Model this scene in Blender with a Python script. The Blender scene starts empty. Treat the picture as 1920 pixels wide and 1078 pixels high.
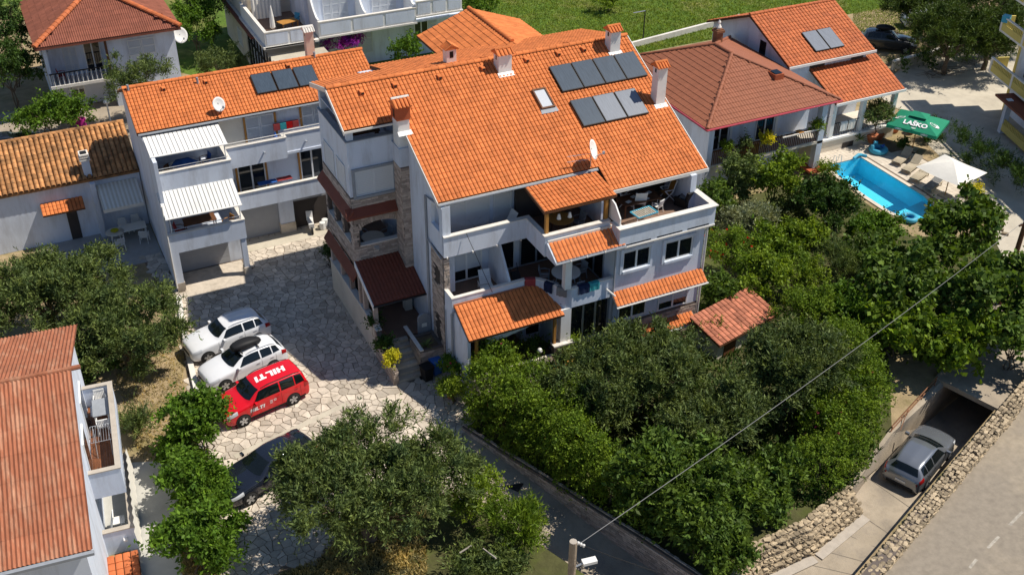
import bpy, bmesh, math, random
import numpy as np
from mathutils import Vector, Matrix
from mathutils.geometry import tessellate_polygon

random.seed(7)
RNG = np.random.default_rng(11)
scene = bpy.context.scene
COL = scene.collection

# ------------------------------------------------------------------ camera
F_PX = 2050.0
PITCH, ROLL, AZ = math.radians(33.77), math.radians(0.55), math.radians(26.3)
CAM_H = 35.0


def cam_axes():
    fw = np.array([math.sin(AZ) * math.cos(PITCH), math.cos(AZ) * math.cos(PITCH), -math.sin(PITCH)])
    r = np.array([math.cos(AZ), -math.sin(AZ), 0.0])
    u = np.cross(r, fw)
    r2 = math.cos(ROLL) * r + math.sin(ROLL) * u
    u2 = -math.sin(ROLL) * r + math.cos(ROLL) * u
    return r2, u2, fw


RIGHT, UP, FWD = cam_axes()
CAM = np.array([-13.88, -41.43, CAM_H])
camd = bpy.data.cameras.new("camera")
cam = bpy.data.objects.new("camera", camd)
COL.objects.link(cam)
cam.matrix_world = Matrix(((RIGHT[0], UP[0], -FWD[0], CAM[0]), (RIGHT[1], UP[1], -FWD[1], CAM[1]),
                           (RIGHT[2], UP[2], -FWD[2], CAM[2]), (0, 0, 0, 1)))
camd.sensor_fit = 'HORIZONTAL'
camd.sensor_width = 36.0
camd.lens = F_PX / 1920.0 * 36.0
camd.clip_end = 2000.0
scene.camera = cam

# ------------------------------------------------------------------ sky, sun, exposure
SUN_DIR = Vector((-0.615, 0.185, -1.0)).normalized()
world = bpy.data.worlds.new("World")
scene.world = world
world.use_nodes = True
wn = world.node_tree
wn.nodes.clear()
sky = wn.nodes.new("ShaderNodeTexSky")
sky.sky_type = 'NISHITA'
sky.sun_disc = False
sky.sun_elevation = math.asin(-SUN_DIR.z)
sky.sun_rotation = math.atan2(-SUN_DIR.x, -SUN_DIR.y)
sky.air_density = 1.0
sky.dust_density = 0.1
sky.ozone_density = 4.0
bg = wn.nodes.new("ShaderNodeBackground")
bg.inputs["Strength"].default_value = 0.085
wo = wn.nodes.new("ShaderNodeOutputWorld")
wn.links.new(sky.outputs[0], bg.inputs["Color"])
wn.links.new(bg.outputs[0], wo.inputs["Surface"])
sund = bpy.data.lights.new("sun", 'SUN')
sund.energy = 5.0
sund.angle = math.radians(0.5)
sund.color = (1.0, 0.93, 0.82)
sun = bpy.data.objects.new("sun", sund)
COL.objects.link(sun)
sun.rotation_euler = SUN_DIR.to_track_quat('-Z', 'Y').to_euler()
sun.location = (40, -20, 60)
scene.view_settings.view_transform = 'Standard'
scene.view_settings.look = 'None'
scene.view_settings.exposure = 0.15
scene.view_settings.gamma = 1.0


# ------------------------------------------------------------------ pixel <-> world helpers (photo pixels, 1920 wide)
def ray(x, y):
    return RIGHT * ((x - 960) / F_PX) - UP * ((y - 539) / F_PX) + FWD


def at(x, y, z=0.0):
    d = ray(x, y)
    return CAM + d * ((z - CAM[2]) / d[2])


def aty(x, y, Y):
    d = ray(x, y)
    return CAM + d * ((Y - CAM[1]) / d[1])


def atx(x, y, X):
    d = ray(x, y)
    return CAM + d * ((X - CAM[0]) / d[0])


# ------------------------------------------------------------------ materials
MATS = {}


def nd(nt, typ, **kw):
    n = nt.nodes.new(typ)
    for k, v in kw.items():
        setattr(n, k, v)
    return n


def M(name, col, rough=0.8, var=0.15, scale=1.5, bump=0.0, bscale=25.0, spec=0.3, metal=0.0, rnd=0.0,
      stain=None, stain_amt=0.0, stain_scale=0.8, detail=6.0, coat=0.0, stretch=None):
    m = bpy.data.materials.new(name)
    m.use_nodes = True
    nt = m.node_tree
    b = nt.nodes["Principled BSDF"]
    b.inputs["Roughness"].default_value = rough
    b.inputs["Specular IOR Level"].default_value = spec
    b.inputs["Metallic"].default_value = metal
    b.inputs["Coat Weight"].default_value = coat
    geo = nd(nt, "ShaderNodeNewGeometry")
    vec = geo.outputs["Position"]
    if stretch:
        mp = nd(nt, "ShaderNodeMapping")
        mp.inputs["Scale"].default_value = stretch
        nt.links.new(vec, mp.inputs["Vector"])
        vec = mp.outputs["Vector"]
    no = nd(nt, "ShaderNodeTexNoise")
    no.inputs["Scale"].default_value = scale
    no.inputs["Detail"].default_value = detail
    no.inputs["Roughness"].default_value = 0.65
    nt.links.new(vec, no.inputs["Vector"])
    mr = nd(nt, "ShaderNodeMapRange")
    mr.inputs["From Min"].default_value = 0.3
    mr.inputs["From Max"].default_value = 0.7
    mr.inputs["To Min"].default_value = 1.0 - var
    mr.inputs["To Max"].default_value = 1.0 + var
    nt.links.new(no.outputs["Fac"], mr.inputs["Value"])
    val = mr.outputs["Result"]
    if rnd:
        oi = nd(nt, "ShaderNodeObjectInfo")
        ad = nd(nt, "ShaderNodeMath", operation='ADD')
        nt.links.new(oi.outputs["Random"], ad.inputs[0])
        nt.links.new(geo.outputs["Random Per Island"], ad.inputs[1])
        fr = nd(nt, "ShaderNodeMath", operation='FRACT')
        nt.links.new(ad.outputs[0], fr.inputs[0])
        m2 = nd(nt, "ShaderNodeMapRange")
        m2.inputs["To Min"].default_value = 1.0 - rnd
        m2.inputs["To Max"].default_value = 1.0 + rnd
        nt.links.new(fr.outputs[0], m2.inputs["Value"])
        mu = nd(nt, "ShaderNodeMath", operation='MULTIPLY')
        nt.links.new(val, mu.inputs[0])
        nt.links.new(m2.outputs["Result"], mu.inputs[1])
        val = mu.outputs[0]
    base = None
    if stain is not None:
        n3 = nd(nt, "ShaderNodeTexNoise")
        n3.inputs["Scale"].default_value = stain_scale
        n3.inputs["Detail"].default_value = 8.0
        n3.inputs["Roughness"].default_value = 0.7
        nt.links.new(vec, n3.inputs["Vector"])
        m3 = nd(nt, "ShaderNodeMapRange")
        m3.inputs["From Min"].default_value = 0.48
        m3.inputs["From Max"].default_value = 0.68
        m3.inputs["To Max"].default_value = stain_amt
        nt.links.new(n3.outputs["Fac"], m3.inputs["Value"])
        mx = nd(nt, "ShaderNodeMix", data_type='RGBA')
        mx.inputs["A"].default_value = (*col, 1)
        mx.inputs["B"].default_value = (*stain, 1)
        nt.links.new(m3.outputs["Result"], mx.inputs["Factor"])
        base = mx.outputs["Result"]
    vm = nd(nt, "ShaderNodeVectorMath", operation='SCALE')
    if base is None:
        vm.inputs[0].default_value = col
    else:
        nt.links.new(base, vm.inputs[0])
    nt.links.new(val, vm.inputs["Scale"])
    nt.links.new(vm.outputs["Vector"], b.inputs["Base Color"])
    if bump:
        n2 = nd(nt, "ShaderNodeTexNoise")
        n2.inputs["Scale"].default_value = bscale
        n2.inputs["Detail"].default_value = 4.0
        nt.links.new(vec, n2.inputs["Vector"])
        bp = nd(nt, "ShaderNodeBump")
        bp.inputs["Strength"].default_value = bump
        bp.inputs["Distance"].default_value = 0.03
        nt.links.new(n2.outputs["Fac"], bp.inputs["Height"])
        nt.links.new(bp.outputs["Normal"], b.inputs["Normal"])
    MATS[name] = m
    return m


def leafmat(name, col, var=0.45, trans=0.3, rough=0.5, tcol=None, spec=0.15):
    m = bpy.data.materials.new(name)
    m.use_nodes = True
    nt = m.node_tree
    b = nt.nodes["Principled BSDF"]
    out = nt.nodes["Material Output"]
    b.inputs["Roughness"].default_value = max(.55, rough)
    b.inputs["Specular IOR Level"].default_value = spec
    geo = nd(nt, "ShaderNodeNewGeometry")
    mr = nd(nt, "ShaderNodeMapRange")
    mr.inputs["To Min"].default_value = 1 - var
    mr.inputs["To Max"].default_value = 1 + var
    nt.links.new(geo.outputs["Random Per Island"], mr.inputs["Value"])
    no = nd(nt, "ShaderNodeTexNoise")
    no.inputs["Scale"].default_value = 1.5
    no.inputs["Detail"].default_value = 4
    nt.links.new(geo.outputs["Position"], no.inputs["Vector"])
    m2 = nd(nt, "ShaderNodeMapRange")
    m2.inputs["From Min"].default_value = 0.3
    m2.inputs["From Max"].default_value = 0.7
    nt.links.new(no.outputs["Fac"], m2.inputs["Value"])
    mx = nd(nt, "ShaderNodeMix", data_type='RGBA')
    mx.inputs["A"].default_value = (col[0] * 0.65, col[1] * 0.72, col[2] * .9, 1)
    mx.inputs["B"].default_value = (min(1, col[0] * 1.5), min(1, col[1] * 1.3), col[2] * 1.0, 1)
    nt.links.new(m2.outputs["Result"], mx.inputs["Factor"])
    vm = nd(nt, "ShaderNodeVectorMath", operation='SCALE')
    nt.links.new(mx.outputs["Result"], vm.inputs[0])
    nt.links.new(mr.outputs["Result"], vm.inputs["Scale"])
    nt.links.new(vm.outputs["Vector"], b.inputs["Base Color"])
    tr = nd(nt, "ShaderNodeBsdfTranslucent")
    t2 = nd(nt, "ShaderNodeVectorMath", operation='MULTIPLY')
    t2.inputs[1].default_value = tcol or (1.3, 1.3, 0.5)
    nt.links.new(vm.outputs["Vector"], t2.inputs[0])
    nt.links.new(t2.outputs["Vector"], tr.inputs["Color"])
    ms = nd(nt, "ShaderNodeMixShader")
    ms.inputs["Fac"].default_value = trans
    nt.links.new(b.outputs[0], ms.inputs[1])
    nt.links.new(tr.outputs[0], ms.inputs[2])
    nt.links.new(ms.outputs[0], out.inputs["Surface"])
    MATS[name] = m
    return m


def glassmat(name, col=(0.01, 0.013, 0.016), rough=0.05):
    m = M(name, col, rough=rough, var=0.2, spec=0.6)
    return m


M('stucco', (0.63, 0.68, 0.77), 0.9, 0.05, 1.2, 0.25, 60, stain=(0.40, 0.41, 0.44), stain_amt=0.6, stain_scale=1.3, stretch=(1, 1, .22))
M('stucco_rough', (0.58, 0.58, 0.61), 0.95, 0.07, 2.0, 0.8, 30, stain=(0.45, 0.44, 0.42), stain_amt=0.4)
M('cream', (0.66, 0.60, 0.50), 0.9, 0.06, 1.0, 0.3, 40, stain=(0.42, 0.37, 0.30), stain_amt=0.4)
M('yellow', (0.60, 0.48, 0.14), 0.85, 0.08, 1.0, 0.2, 40)
M('white', (0.80, 0.79, 0.76), 0.6, 0.04, 2.0, stain=(0.55, 0.52, 0.47), stain_amt=0.3)
M('cap', (0.72, 0.68, 0.62), 0.7, 0.08, 3.0, 0.2, 40, stain=(0.42, 0.39, 0.34), stain_amt=0.4)
M('cap_aged', (0.43, 0.38, 0.32), 0.85, 0.1, 3.0, 0.3, 30, stain=(0.3, 0.26, 0.21), stain_amt=0.5)
M('concrete', (0.37, 0.31, 0.235), 0.95, 0.2, 1.6, 0.6, 20, stain=(0.13, 0.115, 0.10), stain_amt=0.75, stain_scale=0.8)
M('concrete_pale', (0.50, 0.45, 0.36), 0.95, 0.14, 0.6, 0.4, 20, stain=(0.30, 0.26, 0.20), stain_amt=0.55, stain_scale=0.35)
M('asphalt', (0.275, 0.235, 0.185), 0.95, 0.16, 3.0, 0.6, 60, stain=(0.36, 0.30, 0.22), stain_amt=0.8, stain_scale=0.22)
M('asphalt_patch', (0.17, 0.148, 0.12), 0.95, 0.2, 4.0, 0.6, 60, stain=(0.26, 0.22, 0.17), stain_amt=0.7, stain_scale=0.8)
M('mortar', (0.17, 0.13, 0.095), 0.95, 0.2, 2.0, 0.5, 30)
M('flag', (0.54, 0.47, 0.385), 0.85, 0.16, 3.0, 0.35, 18, rnd=0.24, stain=(0.28, 0.23, 0.17), stain_amt=0.65, stain_scale=.7)
M('brick', (0.43, 0.35, 0.295), 0.9, 0.15, 6.0, 0.6, 25, rnd=0.3)
M('brick_mortar', (0.13, 0.105, 0.09), 0.95, 0.15, 4.0, 0.4, 30)
M('rock', (0.36, 0.285, 0.19), 0.95, 0.25, 5.0, 0.9, 14, rnd=0.45)
M('soil', (0.14, 0.10, 0.06), 1.0, 0.25, 2.0, 0.8, 20)
M('tile', (0.62, 0.190, 0.060), 0.8, 0.10, 1.6, 0.15, 40, rnd=0.13, stain=(0.42, 0.125, 0.045), stain_amt=0.5, stain_scale=0.9, spec=.15)
M('tile_red', (0.42, 0.105, 0.042), 0.75, 0.12, 2.0, 0.2, 40, rnd=0.10, stain=(0.30, 0.085, 0.04), stain_amt=0.4)
M('tile_deep', (0.50, 0.140, 0.048), 0.75, 0.12, 2.2, 0.25, 40, rnd=0.14, stain=(0.34, 0.09, 0.04), stain_amt=0.5)
M('tile_metal', (0.28, 0.098, 0.050), 0.6, 0.08, 2.0, 0.1, 40, rnd=0.05)
M('tile_mixed', (0.42, 0.15, 0.085), 0.8, 0.15, 3.0, 0.3, 40, rnd=0.3)
M('tile_old', (0.46, 0.22, 0.085), 0.9, 0.25, 3.0, 0.6, 25, rnd=0.35, stain=(0.14, 0.085, 0.045), stain_amt=0.85, stain_scale=1.6)
M('sheet_red', (0.335, 0.122, 0.064), 0.9, 0.15, 3.0, 0.4, 30, rnd=0.10, stain=(0.52, 0.31, 0.20), stain_amt=0.6, stain_scale=1.1, stretch=(2.5, 0.6, 1))
M('sheet_brown', (0.25, 0.088, 0.055), 0.9, 0.15, 2.0, 0.4, 30, rnd=0.10, stain=(0.22, 0.08, 0.055), stain_amt=0.6)
M('brown_metal', (0.19, 0.05, 0.028), 0.6, 0.1, 2.0)
M('roof_under', (0.10, 0.045, 0.025), 0.9, 0.1, 2.0)
M('gutter', (0.68, 0.66, 0.62), 0.45, 0.06, 3.0, metal=0.0)
M('zinc', (0.28, 0.30, 0.33), 0.5, 0.1, 3.0)
M('pink_gutter', (0.45, 0.07, 0.09), 0.4, 0.08, 3.0)
M('wood', (0.42, 0.20, 0.045), 0.6, 0.15, 2.0, 0.2, 30)
M('wood_dark', (0.13, 0.055, 0.025), 0.65, 0.2, 3.0, 0.2, 30)
M('deck_wood', (0.17, 0.065, 0.028), 0.5, 0.2, 3.0, 0.2, 30, rnd=0.4)
M('pole_wood', (0.30, 0.235, 0.17), 0.9, 0.2, 6.0, 0.5, 20)
M('bark', (0.13, 0.095, 0.065), 1.0, 0.25, 5.0, 0.9, 15)
M('plastic_white', (0.74, 0.73, 0.70), 0.45, 0.04, 3.0)
M('plastic_green', (0.02, 0.17, 0.09), 0.5, 0.05, 3.0)
M('fabric_cream', (0.60, 0.55, 0.45), 0.95, 0.07, 4.0, 0.3, 60)
M('fabric_grey', (0.20, 0.20, 0.20), 0.95, 0.1, 4.0, 0.3, 60)
M('lounger', (0.43, 0.37, 0.27), 0.9, 0.1, 4.0, 0.3, 60)
M('fabric_white', (0.76, 0.73, 0.66), 0.95, 0.05, 3.0, 0.2, 40)
M('umbrella_green', (0.012, 0.23, 0.125), 0.8, 0.08, 2.0, 0.15, 60)
M('blue', (0.03, 0.12, 0.42), 0.8, 0.1, 3.0)
M('sky_blue', (0.06, 0.36, 0.52), 0.5, 0.1, 3.0)
M('towel_red', (0.32, 0.05, 0.05), 0.95, 0.1, 5.0, 0.3, 60)
M('towel_navy', (0.01, 0.02, 0.06), 0.95, 0.1, 5.0, 0.3, 60)
M('towel_teal', (0.04, 0.30, 0.33), 0.95, 0.3, 14.0, 0.3, 60)
M('magenta', (0.38, 0.02, 0.20), 0.9, 0.1, 5.0)
M('terracotta', (0.45, 0.15, 0.07), 0.8, 0.1, 4.0)
M('black', (0.012, 0.012, 0.013), 0.6, 0.1, 3.0)
M('dark_metal', (0.025, 0.024, 0.024), 0.5, 0.1, 3.0)
M('rust', (0.22, 0.10, 0.05), 0.8, 0.25, 6.0, 0.3, 30)
M('steel', (0.48, 0.49, 0.50), 0.35, 0.06, 3.0, metal=0.6)
M('shutter', (0.60, 0.62, 0.64), 0.6, 0.05, 2.0, stretch=(0.3, 0.3, 40))
M('shutter_grey', (0.36, 0.37, 0.38), 0.6, 0.06, 2.0)
M('garage_door', (0.33, 0.34, 0.36), 0.55, 0.05, 2.0)
M('frame_white', (0.74, 0.74, 0.73), 0.4, 0.03, 2.0)
M('floor_tile', (0.22, 0.14, 0.10), 0.6, 0.12, 2.0)
M('floor_grey', (0.34, 0.33, 0.31), 0.7, 0.1, 2.0)
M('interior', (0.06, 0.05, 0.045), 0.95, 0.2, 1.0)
M('rubber', (0.018, 0.018, 0.018), 0.85, 0.1, 5.0)
M('rim', (0.42, 0.43, 0.44), 0.3, 0.05, 5.0, metal=0.7)
M('lamp_glass', (0.55, 0.57, 0.60), 0.1, 0.05, 8.0, spec=0.6)
M('tail_lamp', (0.30, 0.008, 0.008), 0.15, 0.05, 8.0, spec=0.6)
M('paint_white', (0.70, 0.71, 0.73), 0.25, 0.015, 1.0, coat=0.8)
M('paint_red', (0.62, 0.006, 0.014), 0.25, 0.02, 1.0, coat=0.8)
M('paint_black', (0.010, 0.013, 0.022), 0.2, 0.05, 1.0, coat=1.0)
M('paint_silver', (0.21, 0.225, 0.25), 0.25, 0.03, 1.0, metal=0.55, coat=0.8)
M('paint_graphite', (0.035, 0.038, 0.045), 0.25, 0.03, 1.0, metal=0.4, coat=0.8)
glassmat('glass')
glassmat('car_glass', (0.006, 0.009, 0.010), 0.04)
M('solar_face', (0.055, 0.075, 0.10), 0.25, 0.25, 6.0, spec=0.6, stretch=(4, .3, .3))
M('solar_pale', (0.17, 0.19, 0.225), 0.3, 0.2, 6.0, spec=0.6, stretch=(4, .3, .3))
M('logo_white', (0.80, 0.80, 0.80), 0.4, 0.02, 1.0)
M('paper', (0.75, 0.74, 0.70), 0.8, 0.05, 3.0)
M('marking', (0.37, 0.335, 0.28), 0.8, 0.35, 6.0)
M('pool_tile', (0.17, 0.64, 0.82), 0.4, 0.05, 2.0)
M('deck_stone', (0.58, 0.51, 0.42), 0.8, 0.08, 2.0, 0.2, 20, rnd=0.08)
M('grass_ground', (0.085, 0.145, 0.018), 1.0, 0.35, 1.6, 0.9, 8, stain=(0.24, 0.20, 0.07), stain_amt=0.7, stain_scale=0.25)
M('dry_ground', (0.33, 0.25, 0.145), 1.0, 0.25, 1.2, 0.9, 10, stain=(0.13, 0.13, 0.03), stain_amt=0.7, stain_scale=0.5)
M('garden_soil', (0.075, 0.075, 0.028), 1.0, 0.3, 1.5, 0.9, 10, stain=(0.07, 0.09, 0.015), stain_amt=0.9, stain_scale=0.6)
M('patio', (0.46, 0.45, 0.41), 0.85, 0.1, 1.0, 0.2, 20)
leafmat('leaf_olive', (0.105, 0.150, 0.046), 0.55, 0.22, 0.45, tcol=(1.2, 1.25, 0.6))
leafmat('leaf_olive_dark', (0.100, 0.142, 0.046), 0.55, 0.22, 0.45)
leafmat('leaf_bright', (0.155, 0.235, 0.026), 0.45, 0.35, 0.4)
leafmat('leaf_citrus', (0.090, 0.175, 0.020), 0.45, 0.3, 0.35)
leafmat('leaf_fig', (0.088, 0.150, 0.026), 0.5, 0.28, 0.4)
leafmat('leaf_hedge', (0.120, 0.195, 0.020), 0.5, 0.3, 0.4)
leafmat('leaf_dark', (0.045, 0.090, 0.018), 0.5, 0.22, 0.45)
leafmat('leaf_grey', (0.216, 0.250, 0.142), 0.45, 0.2, 0.6)
leafmat('leaf_yellow', (0.522, 0.507, 0.031), 0.35, 0.3, 0.5)
leafmat('leaf_pine', (0.065, 0.105, 0.022), 0.5, 0.2, 0.5)
leafmat('leaf_dry', (0.353, 0.292, 0.123), 0.4, 0.2, 0.8)
leafmat('petal_pink', (0.550, 0.080, 0.160), 0.3, 0.3, 0.6, tcol=(1, .6, .8))
leafmat('petal_red', (0.600, 0.015, 0.015), 0.3, 0.3, 0.6, tcol=(1, .4, .4))
leafmat('petal_purple', (0.300, 0.030, 0.330), 0.35, 0.3, 0.6, tcol=(1, .5, 1))
leafmat('agave', (0.380, 0.380, 0.170), 0.35, 0.2, 0.5)
leafmat('grass_blade', (0.17, 0.24, 0.03), 0.5, 0.3, 0.6)


# water: tinted clear sheet with a mirror-like skin
def water_mat():
    m = bpy.data.materials.new('water')
    m.use_nodes = True
    nt = m.node_tree
    nt.nodes.remove(nt.nodes["Principled BSDF"])
    out = nt.nodes["Material Output"]
    tr = nd(nt, "ShaderNodeBsdfTransparent")
    tr.inputs["Color"].default_value = (0.68, 0.97, 0.99, 1)
    gl = nd(nt, "ShaderNodeBsdfGlossy")
    gl.inputs["Roughness"].default_value = 0.085
    fr = nd(nt, "ShaderNodeFresnel")
    fr.inputs["IOR"].default_value = 1.33
    no = nd(nt, "ShaderNodeTexNoise")
    no.inputs["Scale"].default_value = 3.0
    geo = nd(nt, "ShaderNodeNewGeometry")
    nt.links.new(geo.outputs["Position"], no.inputs["Vector"])
    bp = nd(nt, "ShaderNodeBump")
    bp.inputs["Strength"].default_value = 0.12
    nt.links.new(no.outputs["Fac"], bp.inputs["Height"])
    nt.links.new(bp.outputs["Normal"], gl.inputs["Normal"])
    ms = nd(nt, "ShaderNodeMixShader")
    nt.links.new(fr.outputs[0], ms.inputs["Fac"])
    nt.links.new(tr.outputs[0], ms.inputs[1])
    nt.links.new(gl.outputs[0], ms.inputs[2])
    nt.links.new(ms.outputs[0], out.inputs["Surface"])
    MATS['water'] = m


water_mat()


# ------------------------------------------------------------------ mesh building
def thing(name, label, cat, loc=(0, 0, 0), rz=0.0, group=None):
    o = bpy.data.objects.new(name, None)
    COL.objects.link(o)
    o.empty_display_size = 0.2
    o.location = loc
    o.rotation_euler = (0, 0, rz)
    tag(o, label, cat, group)
    return o


def tag(o, label=None, cat=None, group=None, kind=None):
    if label:
        o["label"] = label
    if cat:
        o["category"] = cat
    if group:
        o["group"] = group
    if kind:
        o["kind"] = kind
    return o


def origin_of(p):
    v = Vector((0, 0, 0))
    while p is not None:
        v += p.location
        p = p.parent
    return v


def link(name, me, parent=None, loc=None):
    o = bpy.data.objects.new(name, me)
    COL.objects.link(o)
    if parent is not None:
        o.parent = parent
    if loc is not None:
        o.location = loc
    return o


class MB:
    """collects polygons; build() links them as one mesh object. World coordinates unless local=True."""

    def __init__(self):
        self.v, self.f = [], []

    def add(self, vs, fs):
        n = len(self.v)
        self.v.extend([tuple(p) for p in vs])
        self.f.extend([tuple(i + n for i in q) for q in fs])
        return self

    def box(self, x0, x1, y0, y1, z0, z1):
        x0, x1 = min(x0, x1), max(x0, x1)
        y0, y1 = min(y0, y1), max(y0, y1)
        z0, z1 = min(z0, z1), max(z0, z1)
        return self.add([(x0, y0, z0), (x1, y0, z0), (x1, y1, z0), (x0, y1, z0),
                         (x0, y0, z1), (x1, y0, z1), (x1, y1, z1), (x0, y1, z1)],
                        [(0, 3, 2, 1), (4, 5, 6, 7), (0, 1, 5, 4), (1, 2, 6, 5), (2, 3, 7, 6), (3, 0, 4, 7)])

    def rbox(self, c, size, rz=0.0, rx=0.0, ry=0.0):
        R = (Matrix.Rotation(rz, 3, 'Z') @ Matrix.Rotation(ry, 3, 'Y') @ Matrix.Rotation(rx, 3, 'X'))
        hx, hy, hz = size[0] / 2, size[1] / 2, size[2] / 2
        vs = []
        for sz in (-1, 1):
            for sx, sy in ((-1, -1), (1, -1), (1, 1), (-1, 1)):
                vs.append(R @ Vector((sx * hx, sy * hy, sz * hz)) + Vector(c))
        return self.add(vs, [(0, 3, 2, 1), (4, 5, 6, 7), (0, 1, 5, 4), (1, 2, 6, 5), (2, 3, 7, 6), (3, 0, 4, 7)])

    def prism(self, poly, off):
        """polygon (3-D points, planar) extruded by vector off"""
        n = len(poly)
        off = Vector(off)
        a = [Vector(p) for p in poly]
        b = [p + off for p in a]
        nrm = Vector((0, 0, 0))
        for i in range(n):
            nrm += a[i].cross(a[(i + 1) % n])
        if nrm.dot(off) > 0:
            a, b = [x for x in a], [x for x in b]
            bot, top = tuple(reversed(range(n))), tuple(range(n, 2 * n))
            sides = [(i, (i + 1) % n, n + (i + 1) % n, n + i) for i in range(n)]
        else:
            bot, top = tuple(range(n)), tuple(reversed(range(n, 2 * n)))
            sides = [((i + 1) % n, i, n + i, n + (i + 1) % n) for i in range(n)]
        return self.add(a + b, [bot, top] + sides)

    def wall(self, poly, off, holes=()):
        """planar polygon with holes, given thickness by vector off"""
        off = Vector(off)
        loops = [[Vector(p) for p in poly]] + [[Vector(p) for p in h] for h in holes]
        tris = tessellate_polygon(loops)
        flat = [p for l in loops for p in l]
        n = len(flat)
        vs = flat + [p + off for p in flat]
        fs = []
        for t in tris:
            nrm = (flat[t[1]] - flat[t[0]]).cross(flat[t[2]] - flat[t[0]])
            t2 = t if nrm.dot(off) < 0 else tuple(reversed(t))
            fs.append(tuple(t2))
            fs.append(tuple(i + n for i in reversed(t2)))
        k = 0
        for l in loops:
            m = len(l)
            for i in range(m):
                fs.append((k + i, k + (i + 1) % m, n + k + (i + 1) % m, n + k + i))
            k += m
        return self.add(vs, fs)

    def tube(self, pts, r, seg=6, r2=None):
        pts = [Vector(p) for p in pts]
        n = len(pts)
        rings = []
        vs = []
        for i, p in enumerate(pts):
            d = (pts[min(i + 1, n - 1)] - pts[max(i - 1, 0)])
            if d.length < 1e-9:
                d = Vector((0, 0, 1))
            d.normalize()
            u = d.cross(Vector((0, 0, 1)) if abs(d.z) < 0.9 else Vector((1, 0, 0))).normalized()
            w = d.cross(u)
            rr = r if r2 is None else r + (r2 - r) * i / (n - 1)
            for k in range(seg):
                a = 2 * math.pi * k / seg
                vs.append(p + (u * math.cos(a) + w * math.sin(a)) * rr)
        fs = []
        for i in range(n - 1):
            for k in range(seg):
                fs.append((i * seg + k, i * seg + (k + 1) % seg, (i + 1) * seg + (k + 1) % seg, (i + 1) * seg + k))
        fs.append(tuple(reversed(range(seg))))
        fs.append(tuple(range((n - 1) * seg, n * seg)))
        return self.add(vs, fs)

    def lathe(self, prof, c=(0, 0, 0), seg=16):
        """prof: (r, z) from bottom to top about a vertical axis at c"""
        vs, fs = [], []
        for r, z in prof:
            for k in range(seg):
                a = 2 * math.pi * k / seg
                vs.append((c[0] + r * math.cos(a), c[1] + r * math.sin(a), c[2] + z))
        n = len(prof)
        for i in range(n - 1):
            for k in range(seg):
                fs.append((i * seg + k, i * seg + (k + 1) % seg, (i + 1) * seg + (k + 1) % seg, (i + 1) * seg + k))
        fs.append(tuple(reversed(range(seg))))
        fs.append(tuple(range((n - 1) * seg, n * seg)))
        return self.add(vs, fs)

    def quad(self, a, b, c, d):
        return self.add([a, b, c, d], [(0, 1, 2, 3)])

    def mesh(self, name, off=(0, 0, 0), smooth=False):
        me = bpy.data.meshes.new(name)
        ox, oy, oz = off
        me.from_pydata([(p[0] - ox, p[1] - oy, p[2] - oz) for p in self.v], [], self.f)
        if smooth:
            me.polygons.foreach_set("use_smooth", [True] * len(me.polygons))
        me.update()
        return me

    def build(self, name, mat, parent=None, local=False, smooth=False, kind=None):
        off = (0, 0, 0) if local else tuple(origin_of(parent))
        me = self.mesh(name, off, smooth)
        me.materials.append(MATS[mat])
        o = link(name, me, parent)
        if kind:
            o["kind"] = kind
        return o


def bx(name, mat, parent, *b):
    return MB().box(*b).build(name, mat, parent)


def solo(mb, name, mat, label, cat, loc, rz=0.0, group=None, smooth=False):
    """a thing that is one mesh, given in local coordinates"""
    me = mb.mesh(name, (0, 0, 0), smooth)
    me.materials.append(MATS[mat])
    o = link(name, me)
    o.location = loc
    o.rotation_euler = (0, 0, rz)
    return tag(o, label, cat, group)


def struct(mb, name, mat, smooth=False):
    o = mb.build(name, mat)
    o["kind"] = 'structure'
    return o


def big_mesh(name, V, loops_per_face, mat, parent=None, off=(0, 0, 0), smooth=False):
    """V: (n,k,3) array of n separate polygons with k corners"""
    n, k = V.shape[0], V.shape[1]
    me = bpy.data.meshes.new(name)
    me.vertices.add(n * k)
    me.vertices.foreach_set("co", (V.reshape(-1, 3) - np.array(off)).astype(np.float32).ravel())
    me.loops.add(n * k)
    me.loops.foreach_set("vertex_index", np.arange(n * k, dtype=np.int32))
    me.polygons.add(n)
    me.polygons.foreach_set("loop_start", np.arange(0, n * k, k, dtype=np.int32))
    me.update(calc_edges=True)
    me.materials.append(MATS[mat])
    return link(name, me, parent)


def inst_mesh(name, base_v, base_f, mats4, mat, parent=None, off=(0, 0, 0), smooth=False):
    """one mesh made of many transformed copies of a small mesh (list of 4x4 arrays)"""
    bv = np.array(base_v, float)
    nb = len(bv)
    T = np.array(mats4, float)
    n = len(T)
    V = np.einsum('nij,bj->nbi', T[:, :3, :3], bv) + T[:, None, :3, 3] - np.array(off)
    me = bpy.data.meshes.new(name)
    lens = np.array([len(f) for f in base_f], dtype=np.int32)
    flat = np.array([i for f in base_f for i in f], dtype=np.int32)
    me.vertices.add(n * nb)
    me.vertices.foreach_set("co", V.astype(np.float32).ravel())
    L = len(flat)
    me.loops.add(n * L)
    me.loops.foreach_set("vertex_index", (flat[None, :] + (np.arange(n, dtype=np.int32) * nb)[:, None]).ravel())
    starts = np.concatenate([[0], np.cumsum(lens)[:-1]]).astype(np.int32)
    me.polygons.add(n * len(lens))
    me.polygons.foreach_set("loop_start", (starts[None, :] + (np.arange(n, dtype=np.int32) * L)[:, None]).ravel())
    me.update(calc_edges=True)
    me.polygons.foreach_set("use_smooth", np.full(len(me.polygons), bool(smooth)))
    me.materials.append(MATS[mat])
    o = link(name, me, parent)
    o["kind"] = 'stuff'
    return o


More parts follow.
